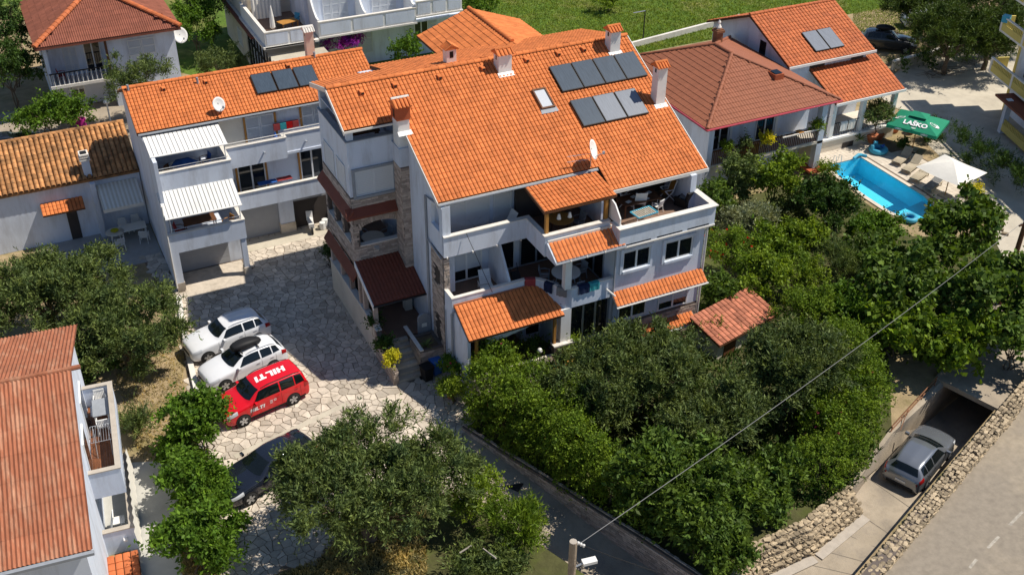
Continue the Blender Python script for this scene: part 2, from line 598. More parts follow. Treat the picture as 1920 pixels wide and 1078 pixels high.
# ------------------------------------------------------------------ roof coverings
def tile_shape(w, l, kind='wave'):
    ov = 0.05
    if kind == 'wave':
        us = [0.0, 0.12, 0.34, 0.60, 0.80, 0.90]
        hs = [0.004, 0.024, 0.032, 0.032, 0.022, 0.0]
        lift, drop = 0.028, 0.034
    elif kind == 'barrel':
        us = [0.08, 0.16, 0.32, 0.50, 0.68, 0.84, 0.92]
        hs = [0.0, 0.055, 0.095, 0.11, 0.095, 0.055, 0.0]
        lift, drop = 0.028, 0.034
    elif kind == 'metal':
        us = [0.0, 0.15, 0.38, 0.62, 0.85, 1.0]
        hs = [0.0, 0.006, 0.026, 0.026, 0.006, 0.0]
        lift, drop = 0.027, 0.034
    else:                                    # corrugated sheet, several waves
        nw = max(3, int(round(w / 0.15)))
        us, hs = [], []
        for k in range(nw * 4 + 1):
            us.append(k / (nw * 4))
            hs.append(0.027 * (1 + math.cos(2 * math.pi * k / 4)))
        lift, drop, ov = 0.012, 0.02, 0.06
    vs, fs = [], []
    n = len(us)
    for u, h in zip(us, hs):
        vs.append((u * w, 0.0, h + lift))
    for u, h in zip(us, hs):
        vs.append((u * w, l + ov, h))
    for u, h in zip(us, hs):
        vs.append((u * w, 0.012, h + lift - drop))
    for i in range(n - 1):
        fs.append((i, i + 1, n + i + 1, n + i))
        fs.append((2 * n + i, 2 * n + i + 1, i + 1, i))
    return vs, fs


TILE_CACHE = {}


def tiles(parent, P0, P1, V, w, l, mat, kind='wave', keep=None, n_ind=300, base=0.015, name='tile', length=None):
    """cover a slope: P0->P1 along the eave, V direction up the slope, length = slope length"""
    P0, P1 = Vector(P0), Vector(P1)
    U = (P1 - P0)
    Lu = U.length
    U.normalize()
    V = Vector(V).normalized()
    N = U.cross(V).normalized()
    nu = max(1, round(Lu / w))
    w = Lu / nu
    nv = max(1, round(length / l))
    l = length / nv
    key = (round(w, 3), round(l, 3), kind, mat)
    if key not in TILE_CACHE:
        vs, fs = tile_shape(w, l, kind)
        me = bpy.data.meshes.new(name)
        me.from_pydata(vs, [], fs)
        me.materials.append(MATS[mat])
        me.update()
        TILE_CACHE[key] = (vs, fs, me)
    vs, fs, me = TILE_CACHE[key]
    places = []
    c = Vector(CAM)
    for j in range(nv):
        for i in range(nu):
            p = P0 + U * (w * i) + V * (l * j) + N * base
            mid = p + U * (w / 2) + V * (l / 2)
            if keep and not keep(mid.x, mid.y):
                continue
            jit = random.uniform(-0.007, 0.007)
            U2 = (U + V * jit).normalized()
            V2 = (V - U * jit + N * random.uniform(-0.006, 0.006)).normalized()
            N2 = U2.cross(V2)
            p = p + N * random.uniform(0, 0.006)
            mat4 = Matrix(((U2.x, V2.x, N2.x, p.x), (U2.y, V2.y, N2.y, p.y), (U2.z, V2.z, N2.z, p.z), (0, 0, 0, 1)))
            places.append(((mid - c).length, mat4))
    places.sort(key=lambda t: t[0])
    off = origin_of(parent)
    T = Matrix.Translation(-off)
    for d, m4 in places[:n_ind]:
        o = link(name, me, parent)
        o.matrix_local = T @ m4
    rest = [np.array(m) for d, m in places[n_ind:]]
    if rest:
        inst_mesh(name + '_field', vs, fs, rest, mat, parent, off=tuple(off))
    return len(places)


RIDGE_CACHE = {}


def ridge(parent, A, B, mat, r=0.12, seg=0.40, name='ridge_tile'):
    A, B = Vector(A), Vector(B)
    d = B - A
    n = max(1, round(d.length / seg))
    s = d.length / n
    d.normalize()
    key = (round(s, 3), mat, r)
    if key not in RIDGE_CACHE:
        vs, fs = [], []
        ks = 7
        for x, rr in ((0, r * 1.08), (s * 1.04, r * 0.95)):
            for k in range(ks):
                a = math.pi * k / (ks - 1)
                vs.append((x, rr * math.cos(a) * 1.1, rr * math.sin(a) - 0.02))
        for k in range(ks - 1):
            fs.append((k, k + 1, ks + k + 1, ks + k))
        fs.append(tuple(range(ks)))
        fs.append(tuple(reversed(range(ks, 2 * ks))))
        me = bpy.data.meshes.new(name)
        me.from_pydata(vs, [], fs)
        me.materials.append(MATS[mat])
        RIDGE_CACHE[key] = me
    me = RIDGE_CACHE[key]
    Y = Vector((0, 0, 1)).cross(d).normalized()
    Z = d.cross(Y)
    off = origin_of(parent)
    for i in range(n):
        p = A + d * (s * i) - off
        o = link(name, me, parent)
        o.matrix_local = Matrix(((d.x, Y.x, Z.x, p.x), (d.y, Y.y, Z.y, p.y), (d.z, Y.z, Z.z, p.z + random.uniform(0, .008)), (0, 0, 0, 1)))


def slab_y(mb, x0, x1, prof, th=0.14):
    """roof slab running along x; prof = [(y,z),...] top line; thickness downwards"""
    top = [(x0, y, z) for y, z in prof]
    bot = [(x0, y, z - th) for y, z in reversed(prof)]
    mb.prism(top + bot, (x1 - x0, 0, 0))


# ------------------------------------------------------------------ brickwork: real courses, one part
def bricks(parent, O, U, N, w, h, keep=None, bw=0.34, bh=0.135, name='brick_courses', mat='brick', th=0.03):
    """proud bricks on the face with corner O, horizontal dir U, outward normal N, width w, height h"""
    O, U, N = Vector(O), Vector(U).normalized(), Vector(N).normalized()
    Z = Vector((0, 0, 1))
    mats = []
    nr = int(h / bh)
    for j in range(nr):
        x = -random.uniform(0, bw)
        while x < w:
            L = bw * random.uniform(0.75, 1.25)
            a, b = max(0, x), min(w, x + L - 0.014)
            x += L
            if b - a < 0.04:
                continue
            zc = (j + 0.5) * bh
            if keep and not keep((a + b) / 2, zc):
                continue
            c = O + U * ((a + b) / 2) + Z * zc
            t = th * random.uniform(0.6, 1.3)
            X = U * (b - a)
            Yv = N * t
            Zv = Z * (bh - 0.016)
            c = c + N * (t / 2)
            mats.append(((X.x, Yv.x, Zv.x, c.x), (X.y, Yv.y, Zv.y, c.y), (X.z, Yv.z, Zv.z, c.z), (0, 0, 0, 1)))
    vs = [(sx * .5, sy * .5, sz * .5) for sz in (-1, 1) for sx, sy in ((-1, -1), (1, -1), (1, 1), (-1, 1))]
    fs = [(0, 3, 2, 1), (4, 5, 6, 7), (0, 1, 5, 4), (1, 2, 6, 5), (2, 3, 7, 6), (3, 0, 4, 7)]
    if mats:
        return inst_mesh(name, vs, fs, mats, mat, parent, off=tuple(origin_of(parent)))


# ------------------------------------------------------------------ openings
def window_y(parent, x0, x1, z0, z1, y, panes=2, shut=0.0, frame='frame_white', surround=None, name='window', glass='glass', d=-1):
    """window on a wall whose outer face is at y and which faces d*y. shut = share covered by a roller shutter"""
    off = origin_of(parent)
    s = d
    f = MB()
    t = 0.07
    yo, yi = y + s * 0.055, y + s * 0.002
    f.box(x0, x1, yi, yo, z0, z0 + t).box(x0, x1, yi, yo, z1 - t, z1)
    f.box(x0, x0 + t, yi, yo, z0 + t, z1 - t).box(x1 - t, x1, yi, yo, z0 + t, z1 - t)
    ws = (x1 - x0 - 2 * t)
    for k in range(1, panes):
        xc = x0 + t + ws * k / panes
        f.box(xc - 0.05, xc + 0.05, yi, yo - s * 0.004, z0 + t, z1 - t)
    o = f.build(name, frame, parent)
    for k in range(panes):
        a = x0 + t + ws * k / panes + (0.05 if k else 0)
        b = x0 + t + ws * (k + 1) / panes - (0.05 if k < panes - 1 else 0)
        MB().box(a, b, y + s * 0.004, y + s * 0.014, z0 + t, z1 - t).build('pane', glass, o)
    if shut > 0:
        sm = MB()
        zz = z1 - t
        zb = z0 + t + (z1 - z0 - 2 * t) * (1 - shut)
        n = max(2, int((zz - zb) / 0.09))
        hh = (zz - zb) / n
        for i in range(n):
            sm.box(x0 + t, x1 - t, y + s * 0.016, y + s * 0.032, zb + i * hh + 0.006, zb + (i + 1) * hh - 0.002)
        sm.build('roller_shutter', 'shutter', o)
    if surround:
        g = MB()
        q = 0.14
        ys = y + s * 0.10
        g.box(x0 - q, x1 + q, y + s * 0.001, ys, z1, z1 + q).box(x0 - q, x0, y + s * 0.001, ys, z0 - q, z1)
        g.box(x1, x1 + q, y + s * 0.001, ys, z0 - q, z1).box(x0, x1, y + s * 0.001, ys + s * 0.05, z0 - q, z0)
        g.build('surround', surround, o)
    return o


def window_x(parent, y0, y1, z0, z1, x, panes=2, shut=0.0, frame='frame_white', name='window', glass='glass', d=-1):
    s = d
    f = MB()
    t = 0.07
    xo, xi = x + s * 0.055, x + s * 0.002
    f.box(xi, xo, y0, y1, z0, z0 + t).box(xi, xo, y0, y1, z1 - t, z1)
    f.box(xi, xo, y0, y0 + t, z0 + t, z1 - t).box(xi, xo, y1 - t, y1, z0 + t, z1 - t)
    for k in range(1, panes):
        yc = y0 + t + (y1 - y0 - 2 * t) * k / panes
        f.box(xi, xo - s * 0.004, yc - 0.05, yc + 0.05, z0 + t, z1 - t)
    o = f.build(name, frame, parent)
    MB().box(x + s * 0.004, x + s * 0.014, y0 + t, y1 - t, z0 + t, z1 - t).build('pane', glass, o)
    if shut > 0:
        sm = MB()
        zz, zb = z1 - t, z0 + t + (z1 - z0 - 2 * t) * (1 - shut)
        n = max(2, int((zz - zb) / 0.09))
        hh = (zz - zb) / n
        for i in range(n):
            sm.box(x + s * 0.016, x + s * 0.032, y0 + t, y1 - t, zb + i * hh + 0.006, zb + (i + 1) * hh - 0.002)
        sm.build('roller_shutter', 'shutter', o)
    return o


def french_shutters(parent, x0, x1, z0, z1, y, n=2, name='shutter', mat='shutter'):
    """closed louvred leaves on a wall facing -y"""
    ws = (x1 - x0) / n
    for k in range(n):
        a, b = x0 + k * ws + 0.015, x0 + (k + 1) * ws - 0.015
        f = MB()
        f.box(a, a + 0.07, y - 0.05, y - 0.002, z0, z1).box(b - 0.07, b, y - 0.05, y - 0.002, z0, z1)
        for zc in np.linspace(z0, z1 - 0.08, 4 if z1 - z0 > 1.6 else 3):
            f.box(a + 0.07, b - 0.07, y - 0.048, y - 0.002, zc, zc + 0.08)
        m = int((z1 - z0) / 0.07)
        for i in range(m):
            zc = z0 + (i + 0.5) * (z1 - z0) / m
            f.box(a + 0.07, b - 0.07, y - 0.036, y - 0.004, zc - 0.018, zc + 0.022)
        f.build(name, mat, parent)


def parapet(parent, pts, z0, z1, th=0.16, cap=True, mat='stucco', capmat='cap', over=0.05, name='parapet', closed=False):
    """solid balustrade following pts (outer line, left-hand side is inside), with a proud cap"""
    P = [Vector((p[0], p[1], 0)) for p in pts]
    n = len(P)
    nrm = []
    for i in range(n):
        a = P[i] - P[i - 1] if i > 0 else P[1] - P[0]
        b = P[i + 1] - P[i] if i < n - 1 else P[-1] - P[-2]
        a.normalize()
        b.normalize()
        na, nb = Vector((-a.y, a.x, 0)), Vector((-b.y, b.x, 0))
        m = (na + nb)
        m.normalize()
        k = 1 / max(0.4, m.dot(nb))
        nrm.append(m * k)

    def strip(o0, o1, za, zb):
        mb = MB()
        outer = [p + q * o0 for p, q in zip(P, nrm)]
        inner = [p + q * o1 for p, q in zip(P, nrm)]
        vs, fs = [], []
        for o, i in zip(outer, inner):
            vs += [(o.x, o.y, za), (i.x, i.y, za), (i.x, i.y, zb), (o.x, o.y, zb)]
        for i in range(n - 1):
            a, b = 4 * i, 4 * (i + 1)
            fs += [(a, b, b + 3, a + 3), (a + 1, a + 2, b + 2, b + 1), (a + 3, b + 3, b + 2, a + 2), (a, a + 1, b + 1, b)]
        fs += [(0, 3, 2, 1), (4 * n - 4, 4 * n - 3, 4 * n - 2, 4 * n - 1)]
        return mb.add(vs, fs)
    o = strip(0, th, z0, z1).build(name, mat, parent)
    if cap:
        strip(-over, th + over, z1 + 0.002, z1 + 0.05).build('cap', capmat, o)
    return o


def chimney(parent, x, y, z0, z1, sx, sy, body='white', cap='tile', name='chimney', vent=True, roof_axis='x', z_cap=None):
    b = MB().box(x - sx / 2, x + sx / 2, y - sy / 2, y + sy / 2, z0, z1).build(name, body, parent)
    h = 0.26
    m = MB()
    if roof_axis == 'x':
        m.prism([(x - sx / 2 - .08, y - sy / 2 - .10, z1 + .01), (x - sx / 2 - .08, y, z1 + h), (x - sx / 2 - .08, y + sy / 2 + .10, z1 + .01)], (sx + .16, 0, 0))
        g = MB().tube([(x - sx / 2 - .1, y, z1 + h), (x + sx / 2 + .1, y, z1 + h)], 0.07)
    else:
        m.prism([(x - sx / 2 - .10, y - sy / 2 - .08, z1 + .01), (x, y - sy / 2 - .08, z1 + h), (x + sx / 2 + .10, y - sy / 2 - .08, z1 + .01)], (0, sy + .16, 0))
        g = MB().tube([(x, y - sy / 2 - .1, z1 + h), (x, y + sy / 2 + .1, z1 + h)], 0.07)
    k = 4
    for i in range(k + 1):
        t = i / k
        if roof_axis == 'x':
            xx = x - sx / 2 - .06 + (sx + .12) * t
            m.tube([(xx, y - sy / 2 - .12, z1 + .03), (xx, y, z1 + h + .02)], 0.045, 5)
            m.tube([(xx, y + sy / 2 + .12, z1 + .03), (xx, y, z1 + h + .02)], 0.045, 5)
        else:
            yy = y - sy / 2 - .06 + (sy + .12) * t
            m.tube([(x - sx / 2 - .12, yy, z1 + .03), (x, yy, z1 + h + .02)], 0.045, 5)
            m.tube([(x + sx / 2 + .12, yy, z1 + .03), (x, yy, z1 + h + .02)], 0.045, 5)
    m.build('chimney_cap', cap, b)
    g.build('ridge_tile', cap, b)
    if vent:
        MB().box(x - sx / 2 - .004, x - sx / 2 + .002, y - .07, y + .07, z1 - .30, z1 - .08).build('vent', 'black', b)
    return b


def vent_tile(parent, x, y, z, m, mat):
    MB().add([(x - .11, y - .16, z + .03), (x + .11, y - .16, z + .03), (x + .09, y - .15, z + .17), (x - .09, y - .15, z + .17),
              (x - .11, y + .18, z + .05 + .34 * m), (x + .11, y + .18, z + .05 + .34 * m)],
             [(0, 1, 2, 3), (3, 2, 5, 4), (0, 3, 4), (1, 5, 2)]).build('vent_tile', mat, parent)
    MB().box(x - .075, x + .075, y - .166, y - .159, z + .05, z + .14).build('vent_opening', 'black', parent)


# ------------------------------------------------------------------ solar collectors
def collector(x0, x1, y0, y1, zf, label, group, face='solar_face', lift=0.10):
    """panel lying on a roof z=zf(y)"""
    t = thing('solar_collector', label, 'solar panel', (x0, y0, zf(y0)), 0, group)
    A = [Vector((x0, y0, zf(y0) + lift)), Vector((x1, y0, zf(y0) + lift)), Vector((x1, y1, zf(y1) + lift)), Vector((x0, y1, zf(y1) + lift))]
    n = (A[1] - A[0]).cross(A[3] - A[0]).normalized()
    MB().prism(A, n * 0.09).build('casing', 'dark_metal', t)
    U = (A[1] - A[0]).normalized() * 0.035
    V = (A[3] - A[0]).normalized() * 0.035
    B = [A[0] + U + V, A[1] - U + V, A[2] - U - V, A[3] + U - V]
    MB().prism([p + n * 0.092 for p in B], n * 0.006).build('absorber', face, t)
    return t


def dish(loc, r, aim, label, pole=0.6, foot=(0, 0, -1), cat='satellite dish'):
    t = thing('satellite_dish', label, cat, loc)
    aim = Vector(aim).normalized()
    u = aim.cross(Vector((0, 0, 1))).normalized()
    w = u.cross(aim)
    c = Vector((0, 0, pole))
    vs, fs = [c], []
    seg, rings = 20, 4
    for i in range(1, rings + 1):
        rr = r * i / rings
        dp = 0.22 * r * (i / rings) ** 2
        for k in range(seg):
            a = 2 * math.pi * k / seg
            vs.append(c + u * rr * 0.92 * math.cos(a) + w * rr * math.sin(a) + aim * dp)
    for k in range(seg):
        fs.append((0, 1 + k, 1 + (k + 1) % seg))
    for i in range(rings - 1):
        for k in range(seg):
            a, b = 1 + i * seg, 1 + (i + 1) * seg
            fs.append((a + k, b + k, b + (k + 1) % seg, a + (k + 1) % seg))
    m = MB().add(vs, fs)
    o = m.build('reflector', 'plastic_white', t, local=True, smooth=True)
    so = o.modifiers.new('s', 'SOLIDIFY')
    so.thickness = 0.02
    MB().tube([(0, 0, 0), (0, 0, pole + .1)], 0.03).build('mast', 'steel', t, local=True)
    f = c + aim * r * 1.1 - w * r * .5
    MB().tube([c - w * r * .8, f], 0.018).build('feed_arm', 'steel', t, local=True)
    MB().rbox(f, (.1, .1, .14)).build('receiver', 'zinc', t, local=True)
    return t


# ------------------------------------------------------------------ ground with the sunken path and ramp cut out
def v3(p, z=None):
    return Vector((p[0], p[1], p[2] if z is None else z))


PATH_R = [v3(at(866, 806, 0.0)), v3(at(930, 852, -0.15)), v3(at(1010, 910, -0.45)), v3(at(1100, 978, -0.8)), v3(at(1190, 1045, -1.1)), Vector((7.2, -18.6, -1.2))]
PATH_L = []
for i, p in enumerate(PATH_R):
    a = PATH_R[max(0, i - 1)]
    b = PATH_R[min(len(PATH_R) - 1, i + 1)]
    d = (b - a)
    d.z = 0
    d.normalize()
    PATH_L.append(p + Vector((d.y, -d.x, 0)) * (3.0 if i else 4.5))
DRY = [Vector((7.2, -18.6, -1.2)), v3(at(1400, 1066, -1.15)), v3(at(1500, 1020, -1.1)), v3(at(1590, 945, -0.95)), v3(at(1668, 830, -0.6))]
MOUTH_L, MOUTH_R = v3(at(1764, 716, 0.0)), v3(at(1872, 770, 0.0))
rd = (MOUTH_L - MOUTH_R)
rd.z = 0
rd.normalize()
RAMP_D = Vector((rd.y, -rd.x, 0))              # down the ramp, into the garage
GAR_L, GAR_R = MOUTH_L + RAMP_D * 5, MOUTH_R + RAMP_D * 5
ROADW = [v3(at(1560, 1150, 0.0)), v3(at(1625, 1074, 0.0)), v3(at(1700, 985, 0.0)), v3(at(1780, 888, 0.0)), v3(at(1862, 790, 0.0))]
hole = PATH_R[:-1] + DRY + [MOUTH_L, GAR_L, GAR_R, MOUTH_R] + [p for p in reversed(ROADW)] + [Vector((4.0, -25.0, 0))] + list(reversed(PATH_L))
hole2 = [Vector((p.x, p.y, 0)) for p in hole]
POOL = [v3(at(1556, 313, 0)), v3(at(1603, 292, 0)), v3(at(1727, 372, 0)), v3(at(1722, 405, 0)), v3(at(1700, 418, 0)), v3(at(1672, 411, 0)), v3(at(1640, 388, 0)), v3(at(1604, 356, 0))]
POOL = [Vector((35.75, 9.75, 0)), Vector((38.7, 9.75, 0)), Vector((38.7, 3.6, 0)), Vector((38.2, 2.2, 0)), Vector((37.3, 1.3, 0)), Vector((36.3, 1.2, 0)), Vector((35.5, 1.9, 0)), Vector((35.2, 3.0, 0)), Vector((35.2, 5.2, 0)), Vector((35.4, 8.0, 0))]
outer = [Vector((-120, -70, 0)), Vector((160, -70, 0)), Vector((420, 520, 0)), Vector((-200, 520, 0))]
GM = MB()
loops = [outer, hole2, [Vector((p.x, p.y, 0)) for p in POOL]]
flat = [p for l in loops for p in l]
tr = tessellate_polygon(loops)
fs = []
for t in tr:
    n = (flat[t[1]] - flat[t[0]]).cross(flat[t[2]] - flat[t[0]])
    fs.append(tuple(t) if n.z > 0 else tuple(reversed(t)))
GM.add([(p.x, p.y, -0.012) for p in flat], fs)
struct(GM, 'ground', 'dry_ground')


def sheet(name, pts, z, mat):
    return struct(MB().add([(p[0], p[1], z) for p in pts], [tuple(range(len(pts)))]), name, mat)


def strip_sheet(name, A, B, mat, dz=0.0):
    vs = [(p.x, p.y, p.z + dz) for p in A] + [(p.x, p.y, p.z + dz) for p in B]
    n = len(A)
    f = [(i, i + 1, n + i + 1, n + i) for i in range(n - 1)]
    mb = MB().add(vs, f)
    o = struct(mb, name, mat)
    me = o.data
    me.calc_loop_triangles()
    if sum(p.normal.z for p in me.polygons) < 0:
        me.flip_normals()
    return o


strip_sheet('garden_path', PATH_L + [Vector((2, -27, -1.25))], PATH_R + [Vector((12, -27, -1.2))], 'concrete')
# ramp: left edge / right edge with falling height
RL = [Vector((7.2, -18.6, -1.2)), DRY[1], DRY[2], Vector((DRY[3].x, DRY[3].y, -1.05)), Vector((DRY[4].x, DRY[4].y, -1.15)), MOUTH_L.lerp(DRY[4], 0.35), GAR_L]
for p, z in zip(RL, (-1.2, -1.15, -1.1, -1.05, -1.2, -2.1, -2.9)):
    p.z = z
RR = [ROADW[0].copy(), ROADW[1].copy(), ROADW[2].lerp(ROADW[1], .5), ROADW[2].copy(), ROADW[3].copy(), ROADW[4].lerp(ROADW[3], .3), GAR_R.copy()]
for p, z in zip(RR, (-1.2, -1.15, -1.1, -1.05, -1.2, -2.1, -2.9)):
    p.z = z
strip_sheet('ramp', RL, RR, 'concrete')
# kerb strip along the foot of the dry stone wall
KB = MB()
for a, b in zip(RL[:4], RL[1:4]):
    d = (b - a).normalized()
    n = Vector((d.y, -d.x, 0))
    KB.prism([a + n * .75, b + n * .75, b + n * 1.2, a + n * 1.2], (0, 0, .05))
KB.build('kerb', 'cap_aged')["kind"] = 'structure'
# side walls of the ramp
rw = thing('ramp_wall', 'bare concrete side wall of the sunken garage ramp, garden side', 'wall', MOUTH_L)
m = MB()
m.prism([Vector((DRY[3].x, DRY[3].y, -1.3)), DRY[4] + Vector((0, 0, -1)), MOUTH_L + Vector((0, 0, -3)), GAR_L + Vector((0, 0, -3)), Vector((GAR_L.x, GAR_L.y, -0.3)), MOUTH_L + Vector((0, 0, .01)), Vector((DRY[4].x, DRY[4].y, .01)), Vector((DRY[3].x, DRY[3].y, .01))], rd * 0.2)
m.build('ramp_side', 'concrete', rw)
rw2 = thing('ramp_wall', 'bare concrete side wall of the sunken garage ramp, below the rubble wall', 'wall', MOUTH_R)
m = MB()
m.prism([ROADW[1] + Vector((0, 0, -1.3)), MOUTH_R + Vector((0, 0, -3)), GAR_R + Vector((0, 0, -3)), Vector((GAR_R.x, GAR_R.y, -0.3)), MOUTH_R + Vector((0, 0, .01)), Vector((ROADW[1].x, ROADW[1].y, .01))], -rd * 0.2)
m.build('ramp_side', 'concrete', rw2)
gs = thing('garage', 'underground garage with flat concrete roof slab at the end of the ramp', 'garage', MOUTH_L)
SL = [MOUTH_L + rd * .35, MOUTH_R - rd * .12, MOUTH_R + RAMP_D * 9 - rd * .1, MOUTH_L + RAMP_D * 9 + rd * 1.5]
MB().prism([Vector((p.x, p.y, -0.16)) for p in SL], (0, 0, .26)).build('roof_slab', 'concrete', gs)
bk = [GAR_L, GAR_R, GAR_R + RAMP_D * .2, GAR_L + RAMP_D * .2]
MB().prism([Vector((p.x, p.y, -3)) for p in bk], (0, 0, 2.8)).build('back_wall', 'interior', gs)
# road
RD0 = ROADW[0] + (ROADW[0] - ROADW[4]).normalized() * 25
RD1 = ROADW[4] + (ROADW[4] - ROADW[0]).normalized() * 40
rn = Vector((RD1.y - RD0.y, -(RD1.x - RD0.x), 0)).normalized()
e = 0.55
sheet('road', [RD0 + rn * e, RD0 + rn * 16, RD1 + rn * 16, RD1 + rn * e], -0.004, 'asphalt')
for (a, b) in (((1818, 1064), (1831, 1048)), ((1852, 1027), (1873, 1005)), ((1893, 984), (1918, 958)), ((1780, 1106), (1800, 1085))):
    A, B = v3(at(*a, 0)), v3(at(*b, 0))
    d = (B - A).normalized()
    n = Vector((d.y, -d.x, 0)) * 0.06
    tag(MB().add([(q.x, q.y, 0.0005) for q in (A + n, A - n, B - n, B + n)], [(0, 1, 2, 3)]).build('lane_marking', 'marking'), kind='structure')
# expansion joints of the ramp
for i in range(1, 5):
    for t_ in (.0, .5):
        a, b = RL[i].lerp(RL[i + 1], t_), RR[i].lerp(RR[i + 1], t_)
        d_ = (b - a).normalized()
        n = Vector((-d_.y, d_.x, 0)) * .018
        z = Vector((0, 0, .006))
        struct(MB().add([a - n + z, b - n + z, b + n + z, a + n + z], [(0, 1, 2, 3)]), 'ramp_joint', 'asphalt_patch')
# dirt verge between rubble wall and asphalt
struct(MB().add([(p.x, p.y, -0.008) for p in (RD0 - rn * 0.3, RD0 + rn * 0.9, RD1 + rn * 0.9, RD1 - rn * 0.3)], [(0, 1, 2, 3)]), 'verge', 'dry_ground')

# ------------------------------------------------------------------ other ground surfaces
sheet('grass_field', [(8, 33), (70, 33), (140, 160), (-60, 160), (-5, 50)], -0.006, 'grass_ground')
LOT = [at(1640, 176), at(1700, 118), at(1890, 84), (90, 38), (62, 2), at(1775, 300), at(1700, 215)]
sheet('parking_lot', LOT, -0.004, 'concrete_pale')
sheet('side_lane', [at(1700, 215), at(1775, 300), (62, 2), (60, -8), at(1900, 520), at(1840, 400), at(1800, 330), at(1730, 262)], 0.0, 'concrete_pale')
sheet('tiled_patio', [at(222, 868), at(332, 862), at(345, 1100), at(255, 1100)], 0.0, 'patio')
sheet('courtyard', [(-14.5, 17.2), (-8.1, 17.2), (-8.1, 24.5), (-14.5, 24.5)], 0.0, 'floor_grey')
sheet('back_yard', [(-16, 30), (3, 30), (3, 43), (-16, 43)], 0.0, 'concrete')

GB = [PATH_R[0], Vector((4.5, -2.9, 0)), Vector((17, -2.9, 0)), Vector((18.5, 8.6, 0)), Vector((34.8, 8.6, 0)), Vector((34.4, 0, 0)), Vector((42, -4, 0)), MOUTH_L + RAMP_D * 3 + rd, MOUTH_L + rd * 3, DRY[4], DRY[3], DRY[2], DRY[1], Vector((7.2, -18.6, 0))] + list(reversed(PATH_R[1:-1]))
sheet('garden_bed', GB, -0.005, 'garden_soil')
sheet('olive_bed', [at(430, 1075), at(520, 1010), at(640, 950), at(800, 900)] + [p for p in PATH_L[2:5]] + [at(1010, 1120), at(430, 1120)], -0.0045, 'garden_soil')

# ------------------------------------------------------------------ flagstone drive
def clip(poly, a, n):
    """keep the side where (p-a).n<=0"""
    out = []
    k = len(poly)
    for i in range(k):
        p, q = poly[i], poly[(i + 1) % k]
        dp = (p[0] - a[0]) * n[0] + (p[1] - a[1]) * n[1]
        dq = (q[0] - a[0]) * n[0] + (q[1] - a[1]) * n[1]
        if dp <= 0:
            out.append(p)
        if (dp <= 0) != (dq <= 0):
            t = dp / (dp - dq)
            out.append((p[0] + (q[0] - p[0]) * t, p[1] + (q[1] - p[1]) * t))
    return out


def cells(inside, bounds, step, jitter, gap):
    x0, x1, y0, y1 = bounds
    nx, ny = int((x1 - x0) / step) + 1, int((y1 - y0) / step) + 1
    rr = random.Random(3)
    P = {}
    for i in range(nx):
        for j in range(ny):
            if rr.random() < 0.22:
                continue
            P[(i, j)] = (x0 + (i + .5 + rr.uniform(-jitter, jitter)) * step, y0 + (j + .5 + rr.uniform(-jitter, jitter)) * step)
    res = []
    for (i, j), p in P.items():
        if not inside(*p):
            continue
        poly = [(p[0] - step * 1.6, p[1] - step * 1.6), (p[0] + step * 1.6, p[1] - step * 1.6), (p[0] + step * 1.6, p[1] + step * 1.6), (p[0] - step * 1.6, p[1] + step * 1.6)]
        for di in range(-3, 4):
            for dj in range(-3, 4):
                q = P.get((i + di, j + dj))
                if q is None or (di == 0 and dj == 0):
                    continue
                n = (q[0] - p[0], q[1] - p[1])
                L = math.hypot(*n)
                n = (n[0] / L, n[1] / L)
                g = gap * rr.uniform(.6, 1.5)
                mid = ((p[0] + q[0]) / 2 - n[0] * g, (p[1] + q[1]) / 2 - n[1] * g)
                poly = clip(poly, mid, n)
                if len(poly) < 3:
                    break
            if len(poly) < 3:
                break
        if len(poly) >= 3:
            res.append((p, poly))
    return res


DRIVE = [Vector((-9.3, 18, 0)), Vector((2.2, 18, 0)), Vector((2.2, 11, 0)), Vector((.2, 10.5, 0)), Vector((.2, 0, 0)), Vector((3.2, 0.2, 0)), Vector((4.2, -2.5, 0)),
         Vector((2.6, -4.2, 0)), PATH_R[0], Vector((0.2, -9, 0)), Vector((-3.0, -6.5, 0)), Vector((-7, -9.5, 0)), Vector((-11.0, -9.5, 0)), Vector((-10.2, -4, 0)), Vector((-9.6, 3.0, 0)), Vector((-8.7, 10, 0))]
drive = sheet('driveway', DRIVE, -0.002, 'mortar')


def in_poly(x, y, P=DRIVE):
    c = False
    n = len(P)
    for i in range(n):
        a, b = P[i], P[i - 1]
        if (a[1] > y) != (b[1] > y) and x < (b[0] - a[0]) * (y - a[1]) / (b[1] - a[1]) + a[0]:
            c = not c
    return c


